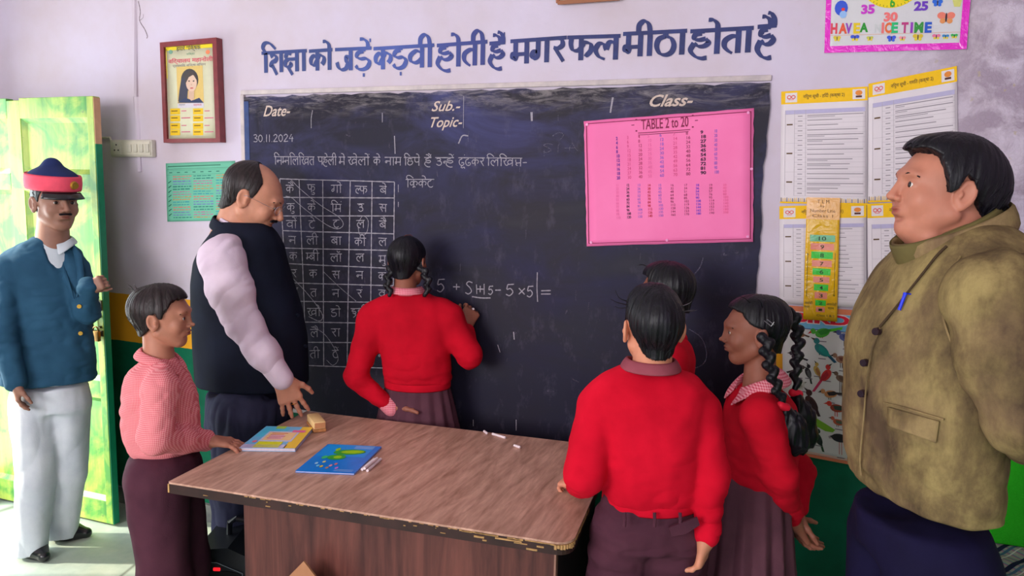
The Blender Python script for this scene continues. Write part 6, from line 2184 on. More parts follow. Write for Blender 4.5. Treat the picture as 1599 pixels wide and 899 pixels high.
blobs('shirt_cuff', [(wC2 + (elC - wC2) * .17, wC2 + (elC - wC2) * .05, .034, .036)], M_gingC, bodyC, .003)
mb = MB(); Rb = frame_of(nrm(wC2 - elC), UP)
mb.tube([wC2 + Rb[:, 0] * math.cos(a) * .027 + Rb[:, 2] * math.sin(a) * .025 for a in np.linspace(0, 2 * math.pi, 21)], .0032, 6); mb.build('wrist_thread', plain('orange_thread', (232, 60, 50), .6), bodyC, smooth=True)
collar(bodyC, q(636, 455), fh, .056, .036, M_gingC, .016, .01)
S = SDF(*bounds([hipC, hipC * [1, 1, 0] + UP * .42], .24), .006)
zt = secC[0][0][2] + .03
S.loft([(hipC * [1, 1, 0] + UP * (zt), .120, .088), (hipC * [1, 1, 0] + UP * (zt - .10), .145, .105), (hipC * [1, 1, 0] + UP * (zt - .24), .175, .125), (hipC * [1, 1, 0] + UP * .44, .21, .15)], fh, .0, pleat=(16, .14, zt, zt - .3))
sdf_obj('pleated_skirt', S, M_mar2, bodyC, relaxn=0)
S = SDF(*bounds([fC], .2) , .006)
S = SDF(fC - [.16, .16, .0], fC + [.16, .16, .14], .005)
for sx in (-1, 1): shoe(S, fC + rt * .06 * sx - fh * .05, fC + rt * .07 * sx + fh * .12)
sdf_obj('shoes', S, M_shoe, bodyC)
mb = MB(); a = bpt + np.array([0, -.004, 0]); b = wR + dR * .085
mb.cyl(a, a + nrm(b - a) * .035, .0045, n=12)
tag(mb.build('chalk_stick', M_chk, smooth=True), 'white chalk stick held in the fingers of the writing girl', 'chalk', 'chalk sticks on the desk')

# ------------------------------------------------------------------ D: boy in bright red sweater leaning on the desk, from behind
z0 = 1.95; q = qf(z0)
cD = q(1016, 572); HD = .216
Vh, Qh, lip, Rm = head_mesh(cD, HD, fh - rt * .10, [0, 0, 1], q(1015, 590), .050, nose=.85)
secD = rows(z0, [(799, 938, 1092), (780, 930, 1098), (740, 928, 1100), (690, 925, 1102), (645, 918, 1106), (615, 920, 1104), (598, 938, 1088), (584, 962, 1066), (574, 980, 1054)], [.10, .112, .11, .11, .11, .10, .085, .066, .052])
shD = q(936, 634); elD = q(912, 742, -.06)
wD = np.array(Zd(901, 772)) + UP * .034
handD = arm_hand(elD, wD, .036, .026, nrm(fh * .55 - rt * .65 - UP * .12), -UP + fh * .2, -1, .105, (.9, 1.0, 1.0, 1.0), .5, (.5, .3), .0022)
shD2 = q(1090, 640); elD2 = q(1108, 745, -.04); wD2 = q(1104, 836, -.09)
handD2 = arm_hand(elD2, wD2, .036, .026, -UP - rt * .12 + fh * .1, -rt * .9 + fh * .5, 1, .155, (.45, .5, .55, .6), .6, (.4, .5), .0024)
hipD = q(1014, 820); fD = hipD * [1, 1, 0]
coreS = SDF(*bounds([s_[0] for s_ in secD] + [hipD, fD], .2), .009)
torso_core(coreS, back(secD), fh)
hpD = [hipD + rt * .068 * s_ - UP * .03 for s_ in (-1, 1)]; knD = [fD + rt * .085 * s_ + UP * .40 for s_ in (-1, 1)]; anD = [fD + rt * .09 * s_ + UP * .07 for s_ in (-1, 1)]
for a, b, c_ in zip(hpD, knD, anD): coreS.chain([a, b, c_], [.065, .045, .032], .02)
bodyD = body_obj([(Vh, Qh, lip), (*coreS.mesh(),), handD, handD2], M_skinD, 'boy in bright red sweater seen from behind, leaning one hand on the desk corner', fD)
eye_parts(bodyD, cD, HD, Rm)
hair_cap(bodyD, cD, HD, Rm, [(-.55, .14), (-.36, .16), (-.26, .24), (-.17, .44), (-.12, .60), (.0, .62), (.06, .50), (.12, .56), (.2, .74), (.5, .80)], M_hair, .042, seed=21, side_thick=.012, bulge=((0, .05, .80, .30, .38, .25), (0, -.30, .60, .28, .22, .30)), amp=.016)
tufts(bodyD, cD, HD, Rm, [((-.28, .10, .80), (-.40, .14, .84), (-.46, .14, .94)), ((-.30, .12, .76), (-.42, .18, .78), (-.50, .2, .82)), ((-.30, .06, .74), (-.40, .10, .72), (-.46, .12, .74)), ((.22, -.30, .80), (.33, -.36, .86), (.36, -.40, .92)), ((.26, -.26, .74), (.36, -.34, .76), (.42, -.38, .78)), ((.2, -.34, .74), (.28, -.44, .78), (.34, -.48, .80))], M_hair)
S = SDF(*bounds([s_[0] for s_ in secD] + [elD, shD, wD, elD2, wD2], .12), .0050)
S.loft(back(secD), fh, .03, power=2.3)
S.chain([q(955, 606), shD, elD], [.05, .060, .056], .014); S.chain([elD, wD + (elD - wD) * .15], [.056, .038], .02)
S.chain([q(1072, 608), shD2, elD2], [.05, .060, .052], .014); S.chain([elD2, wD2 + (elD2 - wD2) * .12], [.052, .036], .02)
V, Q = S.mesh(); V = relax(V, Q, 1); V = wrinkle(V, Q, .005, 13, 13, (1, 1, .8)); V = wrinkle(V, Q, .004, 17, 16, (.6, .6, 1.5), sharp=True, mask=np.clip((1.10 - V[:, 2]) * 5, 0, 1))
mesh_np('red_sweater', V, Q, M_red, bodyD)
blobs('sweater_cuff', [(wD2 + (elD2 - wD2) * .16, wD2 + (elD2 - wD2) * .01, .036, .033)], M_red, bodyD, .003)
Rh = np.stack([rt, fh, UP], 1)
band_ring(bodyD, secD[0][0] - UP * .012, Rh, .136, .106, .032, .004, M_red, 'sweater_hem')
M_colr = cloth_mat('faded_maroon_collar', (150, 76, 88), (128, 60, 72), .85)
collar(bodyD, q(1016, 572), fh, .064, .040, M_colr, .018, .012)
S = legs_sdf(.006, hpD, knD, anD, [.100, .084, .066], .03, .16)
S.loft([(q(1014, 840), .142, .118), (q(1014, 800), .136, .110), (q(1014, 762), .124, .094)], fh, .03, power=2.2)
tr_ = sdf_obj('trousers', S, M_mar, bodyD, [dict(amp=.005, sc=14, seed=24, stretch=(1, 1, .5)), dict(amp=.004, sc=22, seed=28, stretch=(.6, .6, 1.2), sharp=True)])
for x in (975, 1022, 1062):
    a = q(x, 800, -.116); b = q(x, 822, -.124)
    mb = MB(); mb.tube([a, (a + b) / 2 - fh * .004, b], .0045, 6); mb.build('belt_loop', M_mar, tr_)
pts = [q(*p, -.122) for p in ((1044, 822), (1088, 806), (1092, 818), (1070, 832), (1048, 836))]
mb = MB(); mb.prism(pts, -fh * .006); mb.build('pocket_flap', M_mar, tr_)
S = SDF(fD - [.22, .22, .0], fD + [.22, .22, .14], .005)
for sx in (-1, 1): shoe(S, fD + rt * .09 * sx - fh * .05, fD + rt * .10 * sx + fh * .14)
sdf_obj('shoes', S, M_shoe, bodyD)

# ------------------------------------------------------------------ E: girl with two plaits, profile left
z0 = 2.15; q = qf(z0)
cE = q(1175, 568); HE = .200
Vh, Qh, lip, Rm = head_mesh(cE, HE, -rt + fh * .10 - UP * .04, [0, 0, 1], q(1185, 606), .042, nose=.85)
secE = rows(z0, [(768, 1124, 1232), (757, 1122, 1236), (735, 1123, 1240), (700, 1126, 1243), (665, 1131, 1243), (638, 1139, 1237), (620, 1150, 1225), (608, 1161, 1212)], [.11, .125, .13, .135, .14, .125, .09, .062])
shE = q(1186, 650, -.12); elE = q(1216, 740, -.13); wE = q(1238, 812, -.02)
handE = arm_hand(elE, wE, .034, .024, nrm(-UP * .75 + rt * .62 + fh * .1), fh * -.2 + rt * .5 + UP * .5, -1, .145, (.2, .25, .3, .35), 1.1, (.5, .4))
shE2 = q(1196, 652, .12); elE2 = q(1246, 735, .12); wE2 = q(1243, 800, .02)
handE2 = arm_hand(elE2, wE2, .034, .024, nrm(-UP * .9 + rt * .05 - fh * .2), rt, 1, .14, (.5, .55, .6, .65), .7, (.5, .4))
hipE = q(1170, 790); fE = hipE * [1, 1, 0]
coreS = SDF(*bounds([s_[0] for s_ in secE] + [hipE, fE], .2), .009)
torso_core(coreS, prof(secE), -rt)
for s_ in (-1, 1): coreS.chain([hipE + fh * .055 * s_, fE + fh * .055 * s_ + UP * .38, fE + fh * .055 * s_ + UP * .06], [.068, .046, .032], .02)
bodyE = body_obj([(Vh, Qh, lip), (*coreS.mesh(),), handE, handE2], M_skinC, 'girl with two long plaits in red sweater, hands behind her back, facing the board', fE)
eye_parts(bodyE, cE, HE, Rm, (0, 0), brow_w=.8)
hair_cap(bodyE, cE, HE, Rm, HL_GIRL, M_hair, .040, seed=31, bulge=((0, -.22, .70, .33, .32, .32), (0, .02, .80, .30, .36, .24)), amp=.012)
tufts(bodyE, cE, HE, Rm, [((-.22, .10, .95), (-.26, .2, 1.03), (-.24, .3, 1.06)), ((-.3, -.05, .9), (-.38, .0, 1.0), (-.4, .05, 1.03))], M_hair)
mb = MB()
for a, b in (((-.395, -.06, .72), (-.385, -.16, .64)), ((-.395, -.10, .74), (-.38, -.20, .66)), ((-.39, -.16, .64), (-.385, -.20, .70))):
    mb.tube([cE + Rm @ (np.array(p) * HE) for p in (a, b)], .0013, 6)
mb.build('hair_clip', M_steel, bodyE)
braid(bodyE, [q(1196, 530, -.10), q(1200, 560, -.115), q(1210, 595, -.12), q(1222, 630, -.12)], .023, M_hair)
braid(bodyE, [q(1238, 490, .05), q(1246, 530, .05), (q(1243, 575, .03)), q(1243, 610, .02)], .023, M_hair)
blobs('hair_ribbon', [(q(1219, 633, -.125), q(1228, 636, -.12), .013, .012)], M_redtie, bodyE, .003)
blobs('hair_ribbon', [(q(1238, 613, .02), q(1248, 615, .02), .013, .012)], M_redtie, bodyE, .003)
tail(bodyE, [q(1226, 642, -.11), q(1234, 665, -.10), q(1240, 690, -.10), q(1236, 703, -.10)], [.020, .040, .036, .012], M_hair, 3)
tail(bodyE, [q(1245, 622, .02), q(1253, 650, .03), q(1256, 680, .03), q(1252, 706, .03)], [.020, .036, .036, .012], M_hair, 5)
S = SDF(*bounds([s_[0] for s_ in secE] + [elE, shE, wE, elE2, wE2], .11), .0046)
S.loft(prof(secE), -rt, .03, power=2.2)
S.chain([q(1188, 636, -.08), shE, elE, wE + (elE - wE) * .1], [.05, .058, .050, .036], .012)
S.chain([q(1192, 636, .08), shE2, elE2, wE2 + (elE2 - wE2) * .1], [.05, .055, .048, .036], .03)
V, Q = S.mesh(); V = relax(V, Q, 1); V = wrinkle(V, Q, .0045, 14, 33, (1, 1, .8)); V = wrinkle(V, Q, .0035, 19, 36, (.6, .6, 1.5), sharp=True, mask=np.clip((1.10 - V[:, 2]) * 5, 0, 1))
mesh_np('red_sweater', V, Q, M_redd, bodyE)
collar(bodyE, q(1183, 598), -rt, .060, .046, M_gingC, .032, .03, tilt=.02)
S = SDF(*bounds([hipE, fE + UP * .36], .24), .006)
zt = secE[0][0][2] + .03
S.loft([(fE + UP * zt, .106, .100), (fE + UP * (zt - .10), .135, .118), (fE + UP * (zt - .28), .165, .135), (fE - rt * .0 + UP * .38, .20, .16)], -rt, .0, pleat=(14, .17, zt, zt - .3))
sdf_obj('pleated_skirt', S, M_mar2, bodyE, relaxn=0)
S = SDF(fE - [.22, .22, .0], fE + [.22, .22, .14], .005)
for s_ in (-1, 1): shoe(S, fE + fh * .055 * s_ + rt * .05, fE + fh * .06 * s_ - rt * .13)
sdf_obj('shoes', S, M_shoe, bodyE)

# ------------------------------------------------------------------ F: boy mostly hidden behind the bright red sweater boy
z0 = 2.45; q = qf(z0)
cF = q(1040, 502); HF = .196
Vh, Qh, lip, Rm = head_mesh(cF, HF, -rt * .8 + fh * .6 - UP * .05, [0, 0, 1], q(1045, 530), .043, nose=.85)
secF = rows(z0, [(700, 1000, 1080), (650, 998, 1082), (600, 1000, 1083), (565, 1003, 1083), (545, 1010, 1078), (532, 1020, 1068), (524, 1028, 1060)], [.13, .135, .14, .14, .125, .09, .06])
hipF = q(1040, 720); fF = hipF * [1, 1, 0]
coreS = SDF(*bounds([s_[0] for s_ in secF] + [hipF, fF], .2), .009)
torso_core(coreS, prof(secF), -rt)
elF = [q(1045, 640, s_ * .17) for s_ in (-1, 1)]; shF = [q(1044, 562, s_ * .13) for s_ in (-1, 1)]; wF = [q(1012, 690, s_ * .14) for s_ in (-1, 1)]
hpF = [hipF + fh * .065 * s_ - UP * .03 for s_ in (-1, 1)]; knF = [fF + fh * .075 * s_ + UP * .40 for s_ in (-1, 1)]; anF = [fF + fh * .08 * s_ + UP * .07 for s_ in (-1, 1)]
for a, b, c_ in zip(hpF, knF, anF): coreS.chain([a, b, c_], [.06, .045, .032], .02)
hF = [arm_hand(elF[i], wF[i], .034, .025, -UP * .9 - rt * .3, fh * (1, -1)[i], (-1, 1)[i], .145, (.3, .35, .4, .45), .7, (.5, .3), .003) for i in (0, 1)]
bodyF = body_obj([(Vh, Qh, lip), (*coreS.mesh(),), *hF], M_skinC, 'boy in red sweater mostly hidden behind the head of the bright red sweater boy', fF)
eye_parts(bodyF, cF, HF, Rm)
hair_cap(bodyF, cF, HF, Rm, HL_BOY, M_hair, .045, seed=41, bulge=((0, .05, .82, .30, .36, .22),), amp=.016)
tufts(bodyF, cF, HF, Rm, [((-.1, .30, .94), (-.1, .42, .98), (-.12, .48, .96)), ((.0, .32, .92), (.0, .44, .97), (.0, .52, .95))], M_hair)
S = SDF(*bounds([s_[0] for s_ in secF] + elF + wF, .12), .006)
S.loft(prof(secF), -rt, .03)
for i in (0, 1): S.chain([shF[i], elF[i], wF[i]], [.056, .048, .036], .03)
sdf_obj('red_sweater', S, M_redd, bodyF, [dict(amp=.004, sc=14, seed=43)])
collar(bodyF, q(1045, 527), -rt, .050, .026, M_redd, .008, .005)
S = legs_sdf(.007, hpF, knF, anF, [.098, .082, .066], .03, .16); S.loft([(q(1040, 735), .125, .11), (q(1040, 698), .12, .10)], -rt, .03)
sdf_obj('trousers', S, M_mar, bodyF)
S = SDF(fF - [.22, .22, .0], fF + [.22, .22, .14], .006)
for s_ in (-1, 1): shoe(S, fF + fh * .08 * s_ + rt * .05, fF + fh * .08 * s_ - rt * .14)
sdf_obj('shoes', S, M_shoe, bodyF)

# ------------------------------------------------------------------ G: man in khaki jacket at the right
z0 = 1.62; q = qf(z0)
cG = q(1453, 377); HG = .226
tg = R(7)
Vh, Qh, lip, Rm = head_mesh(cG, HG, -rt * math.cos(tg) + UP * math.sin(tg) + fh * .05, [0, 0, 1], q(1500, 420), .066, nose=1.0, jaw=1.22, double_chin=1.3)
secG = rows(z0, [(822, 1346, 1520), (790, 1340, 1522), (740, 1338, 1522), (680, 1338, 1524), (620, 1342, 1536), (570, 1345, 1556), (520, 1357, 1586), (480, 1375, 1598), (440, 1396, 1606), (410, 1415, 1604), (388, 1430, 1592), (370, 1445, 1575), (352, 1466, 1555)], [.225, .23, .235, .235, .235, .235, .235, .235, .225, .20, .165, .125, .085])
shG = q(1558, 468, -.20); elG = q(1618, 650, -.27); wG = q(1665, 700, .02)
handG = arm_hand(elG, wG, .045, .032, rt * .3 - UP * .3 + fh * .8, -UP, -1, .18, (.4, .4, .5, .5), .7, (.5, .4), .004)
shG2 = q(1545, 470, .19); elG2 = q(1590, 610, .22); wG2 = q(1660, 690, .08)
hipG = q(1440, 840); fG = hipG * [1, 1, 0]
coreS = SDF(*bounds([s_[0] for s_ in secG] + [hipG, fG], .3), .012)
torso_core(coreS, prof(secG), -rt)
hpG = [hipG + fh * .09 * s_ - UP * .04 for s_ in (-1, 1)]; knG = [fG + fh * .10 * s_ + UP * .47 for s_ in (-1, 1)]; anG = [fG + fh * .11 * s_ + UP * .09 for s_ in (-1, 1)]
for a, b, c_ in zip(hpG, knG, anG): coreS.chain([a, b, c_], [.09, .06, .045], .02)
bodyG = body_obj([(Vh, Qh, lip), (*coreS.mesh(),), handG], M_skinE, 'man in khaki jacket with blue pen in pocket, standing in profile at the right', fG)
eye_parts(bodyG, cG, HG, Rm, (0, .0), brow=(30, 22, 24), brow_w=1.0)
hair_cap(bodyG, cG, HG, Rm, [(-.55, .20), (-.36, .22), (-.22, .36), (-.13, .48), (-.06, .62), (.0, .66), (.05, .50), (.11, .46), (.15, .60), (.20, .74), (.30, .82), (.5, .86)], M_hair, .070, seed=51, bulge=((0, -.36, .56, .30, .24, .34), (0, .14, .84, .28, .28, .17)), amp=.010)
tufts(bodyG, cG, HG, Rm, [((-.12, .30, .90), (-.14, .40, .86), (-.16, .44, .80)), ((-.05, .30, .92), (-.05, .42, .88), (-.05, .46, .82)), ((-.2, -.50, .45), (-.2, -.56, .38), (-.2, -.58, .30))], M_hair)
t = NT('khaki_twill', .9, .12)
n1 = t.noise(8, 6, .68, dist=.15, src=t.mapping((1, 1, .6))); n2 = t.noise(3, 4, .6)
c = t.ramp(n1, [(.34, lin((74, 60, 46))), (.5, lin((114, 97, 66))), (.66, lin((152, 134, 88)))])
c = t.mix(t.ramp(n2, [(.45, 0.0), (.7, .45)]), c, lin((142, 112, 92)))
t.col(c); t.bump(t.math('ADD', t.math('MULTIPLY', t.noise(260, 2), .15), t.math('MULTIPLY', n1, .9)), .5, .006)
M_khaki = t.m
S = SDF(*bounds([s_[0] for s_ in secG] + [elG, shG, elG2], .26), .0062)
S.loft(prof(secG), -rt, .03, power=2.25)
S.chain([q(1530, 425, -.10), shG + fh * .04], [.075, .088], .035)
S.chain([shG2, elG2, wG2], [.09, .075, .058], .035)
V, Q = S.mesh(); V = relax(V, Q, 1)
V = wrinkle(V, Q, .007, 7, 53, (1, 1, .5)); V = wrinkle(V, Q, .0045, 14, 56, (.7, .7, 1.1), sharp=True, mask=.35 + .65 * np.clip((1.40 - V[:, 2]) * 3, 0, 1))
VJ, QJ = V, Q
S = SDF(*bounds([elG, shG, wG, q(1530, 425, -.12)], .14), .0055)
S.chain([q(1536, 428, -.10), shG, (shG + elG) / 2 - rt * .016, elG, wG], [.068, .094, .092, .082, .064], .03)
Va, Qa = S.mesh(); Va = relax(Va, Qa, 1); ra = frame_of(nrm(elG - shG), UP)
Va = wrinkle(Va, Qa, .006, 7, 73, (1, .6, 1), ra); Va = wrinkle(Va, Qa, .006, 11, 76, (.5, 1.5, .7), frame_of(nrm(elG - shG + rt * .5), UP), sharp=True); Va = relax(Va, Qa, 1)
V = VJ
jk = mesh_np('khaki_jacket', VJ, QJ, M_khaki, bodyG)
mesh_np('sleeve', Va, Qa, M_khaki, jk)


def surf(x, y, obj_V=V, off=.002):
    """front-most point of the jacket along the sight line through a pixel"""
    d = ray(x, y); d = d / np.linalg.norm(d)
    w_ = obj_V - CAM; t_ = w_ @ d; r2 = np.linalg.norm(w_ - t_[:, None] * d, axis=1)
    m_ = r2 < .009
    if not m_.any(): return P(x, y, z0 - .2)
    return CAM + d * (t_[m_].min() - off)


def strip(pxs, w_, th, mat, parent, name, off=.001):
    """thin raised strip or seam following the cloth"""
    c = [surf(x, y, off=off) for x, y in pxs]
    c = smooth_line3(c, 5)
    mb = MB(); mb.tube(c, w_, 6); return mb.build(name, mat, parent, smooth=True)


def patch(pxs, n, mat, parent, name, off=.004, th=.004):
    """quad patch given by 4 pixel corners, laid on the cloth"""
    TL, TR, BR, BL = [np.array(p, float) for p in pxs]; V_ = []
    for j in range(n + 1):
        for i in range(n + 1):
            u, v = i / n, j / n; p = (TL * (1 - u) + TR * u) * (1 - v) + (BL * (1 - u) + BR * u) * v
            V_.append(surf(p[0], p[1], off=off))
    F_ = np.array([[j * (n + 1) + i, (j + 1) * (n + 1) + i, (j + 1) * (n + 1) + i + 1, j * (n + 1) + i + 1] for j in range(n) for i in range(n)])
    V_ = np.array(V_); V_ = relax(V_, F_, 2, .6)
    o = mesh_np(name, V_, F_, mat, parent); md = o.modifiers.new('t', 'SOLIDIFY'); md.thickness = th; md.offset = 0
    return o


patch(((1380, 631), (1473, 657), (1467, 696), (1382, 665)), 8, M_khaki, jk, 'pocket_flap')
strip([(1380, 629), (1410, 636), (1440, 645), (1474, 655)], .0022, 0, M_khaki, jk, 'pocket_seam', .004)
M_btn = plain('dark_button', (40, 22, 36), .2, .6)
for x, y in ((1369, 517), (1350, 566), (1346, 614)):
    p = surf(x + 2, y, off=.0); mb = MB(); mb.cyl(p, p - rt * .009 - fh * .005, .009, .008, n=16); mb.build('button', M_btn, jk, smooth=True)
strip([(1478, 384), (1462, 400), (1440, 428), (1416, 458), (1393, 487), (1374, 510)], .0028, 0, plain('lapel_shadow_cloth', (70, 56, 42), .9, .1), jk, 'lapel_edge', .000)
strip([(1374, 512), (1362, 545), (1354, 590), (1348, 660), (1343, 715), (1345, 742)], .0020, 0, M_khaki, jk, 'front_seam', .001)
strip([(1500, 400), (1478, 440), (1472, 490), (1490, 545), (1512, 590)], .0022, 0, M_khaki, jk, 'armhole_seam', .0005)
# standing collar of the jacket and the shirt collar
Rg = frame_of(-rt * .92 - UP * .40, [0, 0, 1])
band_ring(bodyG, q(1496, 384), Rg, .100, .132, .058, .010, M_khaki, 'jacket_collar')
M_olive = cloth_mat('olive_check_shirt', (110, 100, 60), (84, 74, 48), .85)
Rg2 = frame_of(-rt * .90 - UP * .44, [0, 0, 1])
band_ring(bodyG, q(1488, 386), Rg2, .088, .122, .062, .005, M_olive, 'shirt_collar')
p0, p1 = surf(1413, 460, off=.006), surf(1404, 484, off=.006)
pen = MB(); pen.cyl(p1, p0, .0035, n=12); pen.cyl(p0, p0 + (p0 - p1) * .12, .0042, n=12); pen.tube([p0 + (p0 - p1) * .1, p0 + (p0 - p1) * .1 + rt * .012 - UP * .002, p0 + rt * .013 - UP * .010], .0018, 6)
po = pen.build('ballpoint_pen', plain('pen_blue', (24, 50, 220), .25, .5), smooth=True); tag(po, 'bright blue pen clipped to the chest pocket of the khaki jacket', 'pen')
M_navy = cloth_mat('navy_trousers', (22, 18, 52), (16, 12, 40), .85, 400, .3, .3)
S = legs_sdf(.008, hpG, knG, anG, [.120, .098, .080], .04, .2); S.loft([(q(1434, 860), .17, .125), (q(1434, 800), .165, .13)], -rt, .03)
sdf_obj('trousers', S, M_navy, bodyG, [dict(amp=.006, sc=12, seed=54, stretch=(1, 1, .3))])
S = SDF(fG - [.3, .3, .0], fG + [.3, .3, .15], .007)
for s_ in (-1, 1): shoe(S, fG + fh * .11 * s_ + rt * .06, fG + fh * .11 * s_ - rt * .17)
sdf_obj('shoes', S, M_shoe, bodyG)

# ------------------------------------------------------------------ H: guard in blazer and peaked pink-banded cap, by the door
z0 = 3.20; q = qf(z0)
cH = q(89, 359); HH = .240
fwH = nrm(rt * .80 - fh * .60)
Vh, Qh, lip, Rm = head_mesh(cH, HH, fwH, [0, 0, 1], q(82, 384), .060, nose=1.05, jaw=1.0)
secH = rows(z0, [(606, 6, 146), (560, 4, 144), (500, 4, 136), (450, 4, 131), (415, 5, 128), (396, 14, 120), (382, 40, 108), (373, 55, 100)], [.125, .13, .125, .125, .12, .105, .08, .06])
shH1 = q(20, 420, -.06); elH1 = q(16, 520, -.12); wH1 = q(24, 596, -.17)
shH2 = q(120, 420, .03); elH2 = q(136, 485, -.03); wH2 = q(137, 448, -.10)
handH1 = arm_hand(elH1, wH1, .042, .029, -UP + rt * .05, fh * .5 + rt * .6, 1, .15, (.35, .35, .4, .4), .5, (.4, .4), .003)
handH2 = arm_hand(elH2, wH2, .042, .029, rt * .9 + UP * .35, fh, -1, .12, (.9, 1., 1., 1.), .5, (.4, .5), .003)
foot1 = Zp(50, 866, 0); foot2 = Zp(97, 842, 0)
hipH = q(80, 620)
coreS = SDF(*bounds([s_[0] for s_ in secH] + [hipH, foot1, foot2], .25), .011)
torso_core(coreS, back(secH), -fh + rt * .5)
hpH = [q(54, 628, -.04), q(106, 628, .03)]
anH = [np.array([foot1[0], foot1[1], .09]), np.array([foot2[0], foot2[1], .09])]
knH = [(hpH[0] * .42 + anH[0] * .58) - fh * .01 + rt * .02, (hpH[1] * .42 + anH[1] * .58) + rt * .02]
for a, b, c_ in zip(hpH, knH, anH): coreS.chain([a, b, c_], [.08, .055, .042], .02)
bodyH = body_obj([(Vh, Qh, lip), (*coreS.mesh(),), handH1, handH2], M_skinF, 'man in navy blazer and pink-banded cap standing before the open green door', [(foot1[0] + foot2[0]) / 2, (foot1[1] + foot2[1]) / 2, 0])
eye_parts(bodyH, cH, HH, Rm, (.1, 0), brow=(36, 26, 28), brow_w=1.1)
hair_cap(bodyH, cH, HH, Rm, HL_BOY, M_hair, .015, seed=61, amp=.006)
blobs('moustache', [(cH + Rm @ (np.array([-.09, .395, .295]) * HH), cH + Rm @ (np.array([.09, .395, .295]) * HH), .005, .005)], M_hair, bodyH, .002, .004)
M_pinkb = plain('cap_band_pink', (236, 84, 108), .7, .2, vary=.08); M_capb = plain('cap_blue', (36, 48, 96), .8, .2); M_navyb = cloth_mat('hazed_navy_blazer', (44, 84, 112), (34, 70, 96), .8, 400, .3, .3)  # blazer navy is paled to teal, glare haze painted into its colour
cc = cH + Rm @ (np.array([0, -.05, .84]) * HH)
Rcap = frame_of(nrm(fwH - UP * .10 + rt * .0), [0, 0, 1])
S = SDF(cc - .17, cc + .17, .004)
S.ell(cc + Rcap @ np.array([0, 0, .02]), [.098, .114, .050], Rcap, .01); S.cone(cc + Rcap @ np.array([0, .0, .02]), cc + Rcap @ np.array([0, -.01, .070]), .080, .038, .03)
cap = sdf_obj('cap', S, M_capb, bodyH, label='dark blue cap crown with pink band and gold badge')
band_ring(cap, cc - Rcap @ np.array([0, 0, .030]), Rcap, .108, .124, .072, .010, M_pinkb, 'cap_band')
mb = MB(); bp2 = cc + Rcap @ np.array([-.035, .118, .004]); mb.cyl(bp2, bp2 + Rcap @ np.array([-.001, .010, 0]), .018, .014, n=20); mb.build('cap_badge', plain('badge_gold', (190, 150, 60), .4, .5, .7), cap, smooth=True)
Vv = []; nn = 14
for j in range(4):
    for i in range(nn + 1):
        a = -.8 + 1.6 * i / nn; rr_ = 1 + j * .06
        Vv.append(cc + Rcap @ np.array([math.sin(a) * .104 * rr_, math.cos(a) * .120 * rr_, -.028 - j * .009]))
Fv = np.array([[j * (nn + 1) + i, j * (nn + 1) + i + 1, (j + 1) * (nn + 1) + i + 1, (j + 1) * (nn + 1) + i] for j in range(3) for i in range(nn)])
o = mesh_np('cap_peak', Vv, Fv, M_shoe, cap); md = o.modifiers.new('t', 'SOLIDIFY'); md.thickness = .003
# shirt, blazer, trousers, shoes
S = SDF(*bounds([s_[0] for s_ in secH], .22), .0055)
M_wsh = cloth_mat('white_shirt', (206, 214, 222), (190, 198, 208), .8)
fb = nrm(rt * .35 - fh * .93)
S.loft([(c, a * .93, b * .93) for c, a, b in back(secH)], fb, .03)
sdf_obj('white_shirt', S, M_wsh, bodyH)
collar(bodyH, q(84, 378), fb, .068, .034, M_wsh, .022, .03, tilt=.012)
S = SDF(*bounds([s_[0] for s_ in secH] + [elH1, wH1, elH2, wH2], .16), .0058)
S.loft(back(secH), fb, .03, power=2.2)
S.chain([q(34, 402), shH1 - fh * .02, elH1 - fh * .03, wH1], [.055, .066, .058, .045], .012); S.chain([q(104, 402, .02), shH2 - fh * .02, elH2], [.055, .064, .055], .012); S.chain([elH2, wH2], [.053, .042], .02)
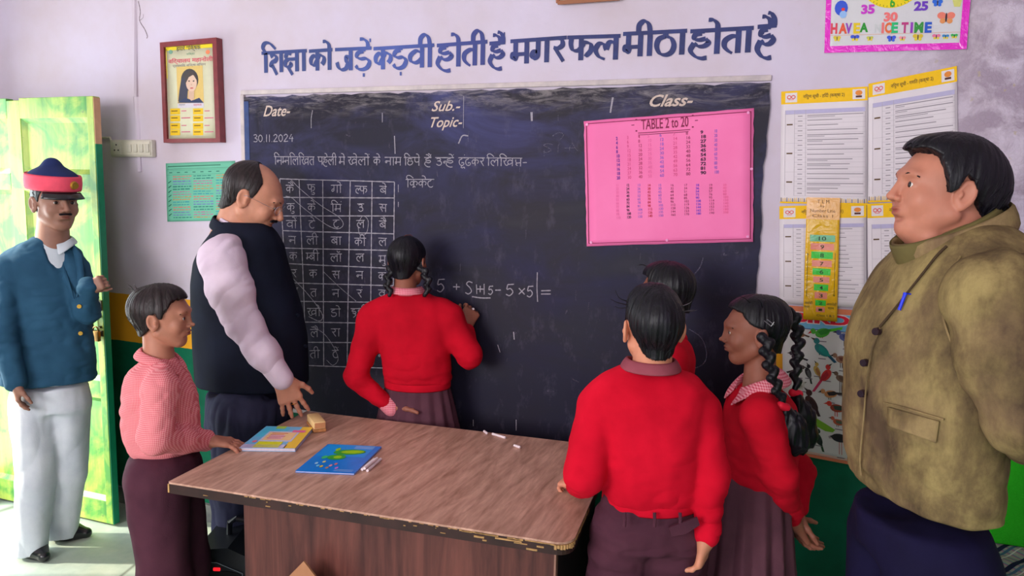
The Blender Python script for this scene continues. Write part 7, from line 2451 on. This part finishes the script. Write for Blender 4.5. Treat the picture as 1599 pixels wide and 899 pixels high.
# open V at the front
vtop = q(92, 372) + fb * .14; vbot = q(118, 470) + fb * .16
for k in range(9):
    f_ = k / 8; c_ = vtop * (1 - f_) + vbot * f_; S.cone(c_ - fb * .05, c_ + fb * .1, .055 * (1 - f_) + .008, None, .004, 's')
V, Q = S.mesh(); V = relax(V, Q, 1); V = wrinkle(V, Q, .006, 10, 63, (1, 1, .5)); V = wrinkle(V, Q, .003, 20, 66, (.6, .6, 1.4), sharp=True)
bz = mesh_np('blazer', V, Q, M_navyb, bodyH)
for side_ in (-1, 1):
    pr_ = [surf(x, y, V, .003) for x, y in (((84, 378), (95, 400), (106, 432), (116, 466)) if side_ < 0 else ((108, 376), (116, 398), (121, 430), (120, 464)))]
    sdv = rt * side_
    Vl = []; 
    for k, p in enumerate(pr_):
        w_ = (.012, .034, .030, .004)[k]; Vl += [p, p + sdv * w_ + fb * .001]
    Fl = np.array([[2 * k, 2 * k + 1, 2 * k + 3, 2 * k + 2] for k in range(3)])
    o = mesh_np('lapel', Vl, Fl, M_navyb, bz); md = o.modifiers.new('t', 'SOLIDIFY'); md.thickness = .004
for x, y in ((124, 478), (126, 520)):
    p = surf(x, y, V, 0.0); mb = MB(); mb.cyl(p, p + fb * .006, .009, n=12); mb.build('button', M_gold, bz, smooth=True)
M_wtr = cloth_mat('white_trousers', (214, 218, 226), (190, 196, 208), .8, 300, .4, .4)
S = legs_sdf(.0062, hpH, knH, [a - UP * .05 for a in anH], [.096, .080, .070], .012, .18); S.loft([(q(81, 640), .145, .11), (q(80, 600), .145, .11)], fb, .03)
sdf_obj('trousers', S, M_wtr, bodyH, [dict(amp=.006, sc=9, seed=64, stretch=(1, 1, .25)), dict(amp=.004, sc=12, seed=67, stretch=(.8, .8, .45), sharp=True)])
S = SDF(*bounds([foot1, foot2], .3), .005)
shoe(S, foot1 - rt * .03 + fh * .03, Zp(72, 878, 0), wd=.046); shoe(S, foot2 - rt * .03, Zp(142, 838, 0), wd=.046)
sdf_obj('shoes', S, M_shoe, bodyH)
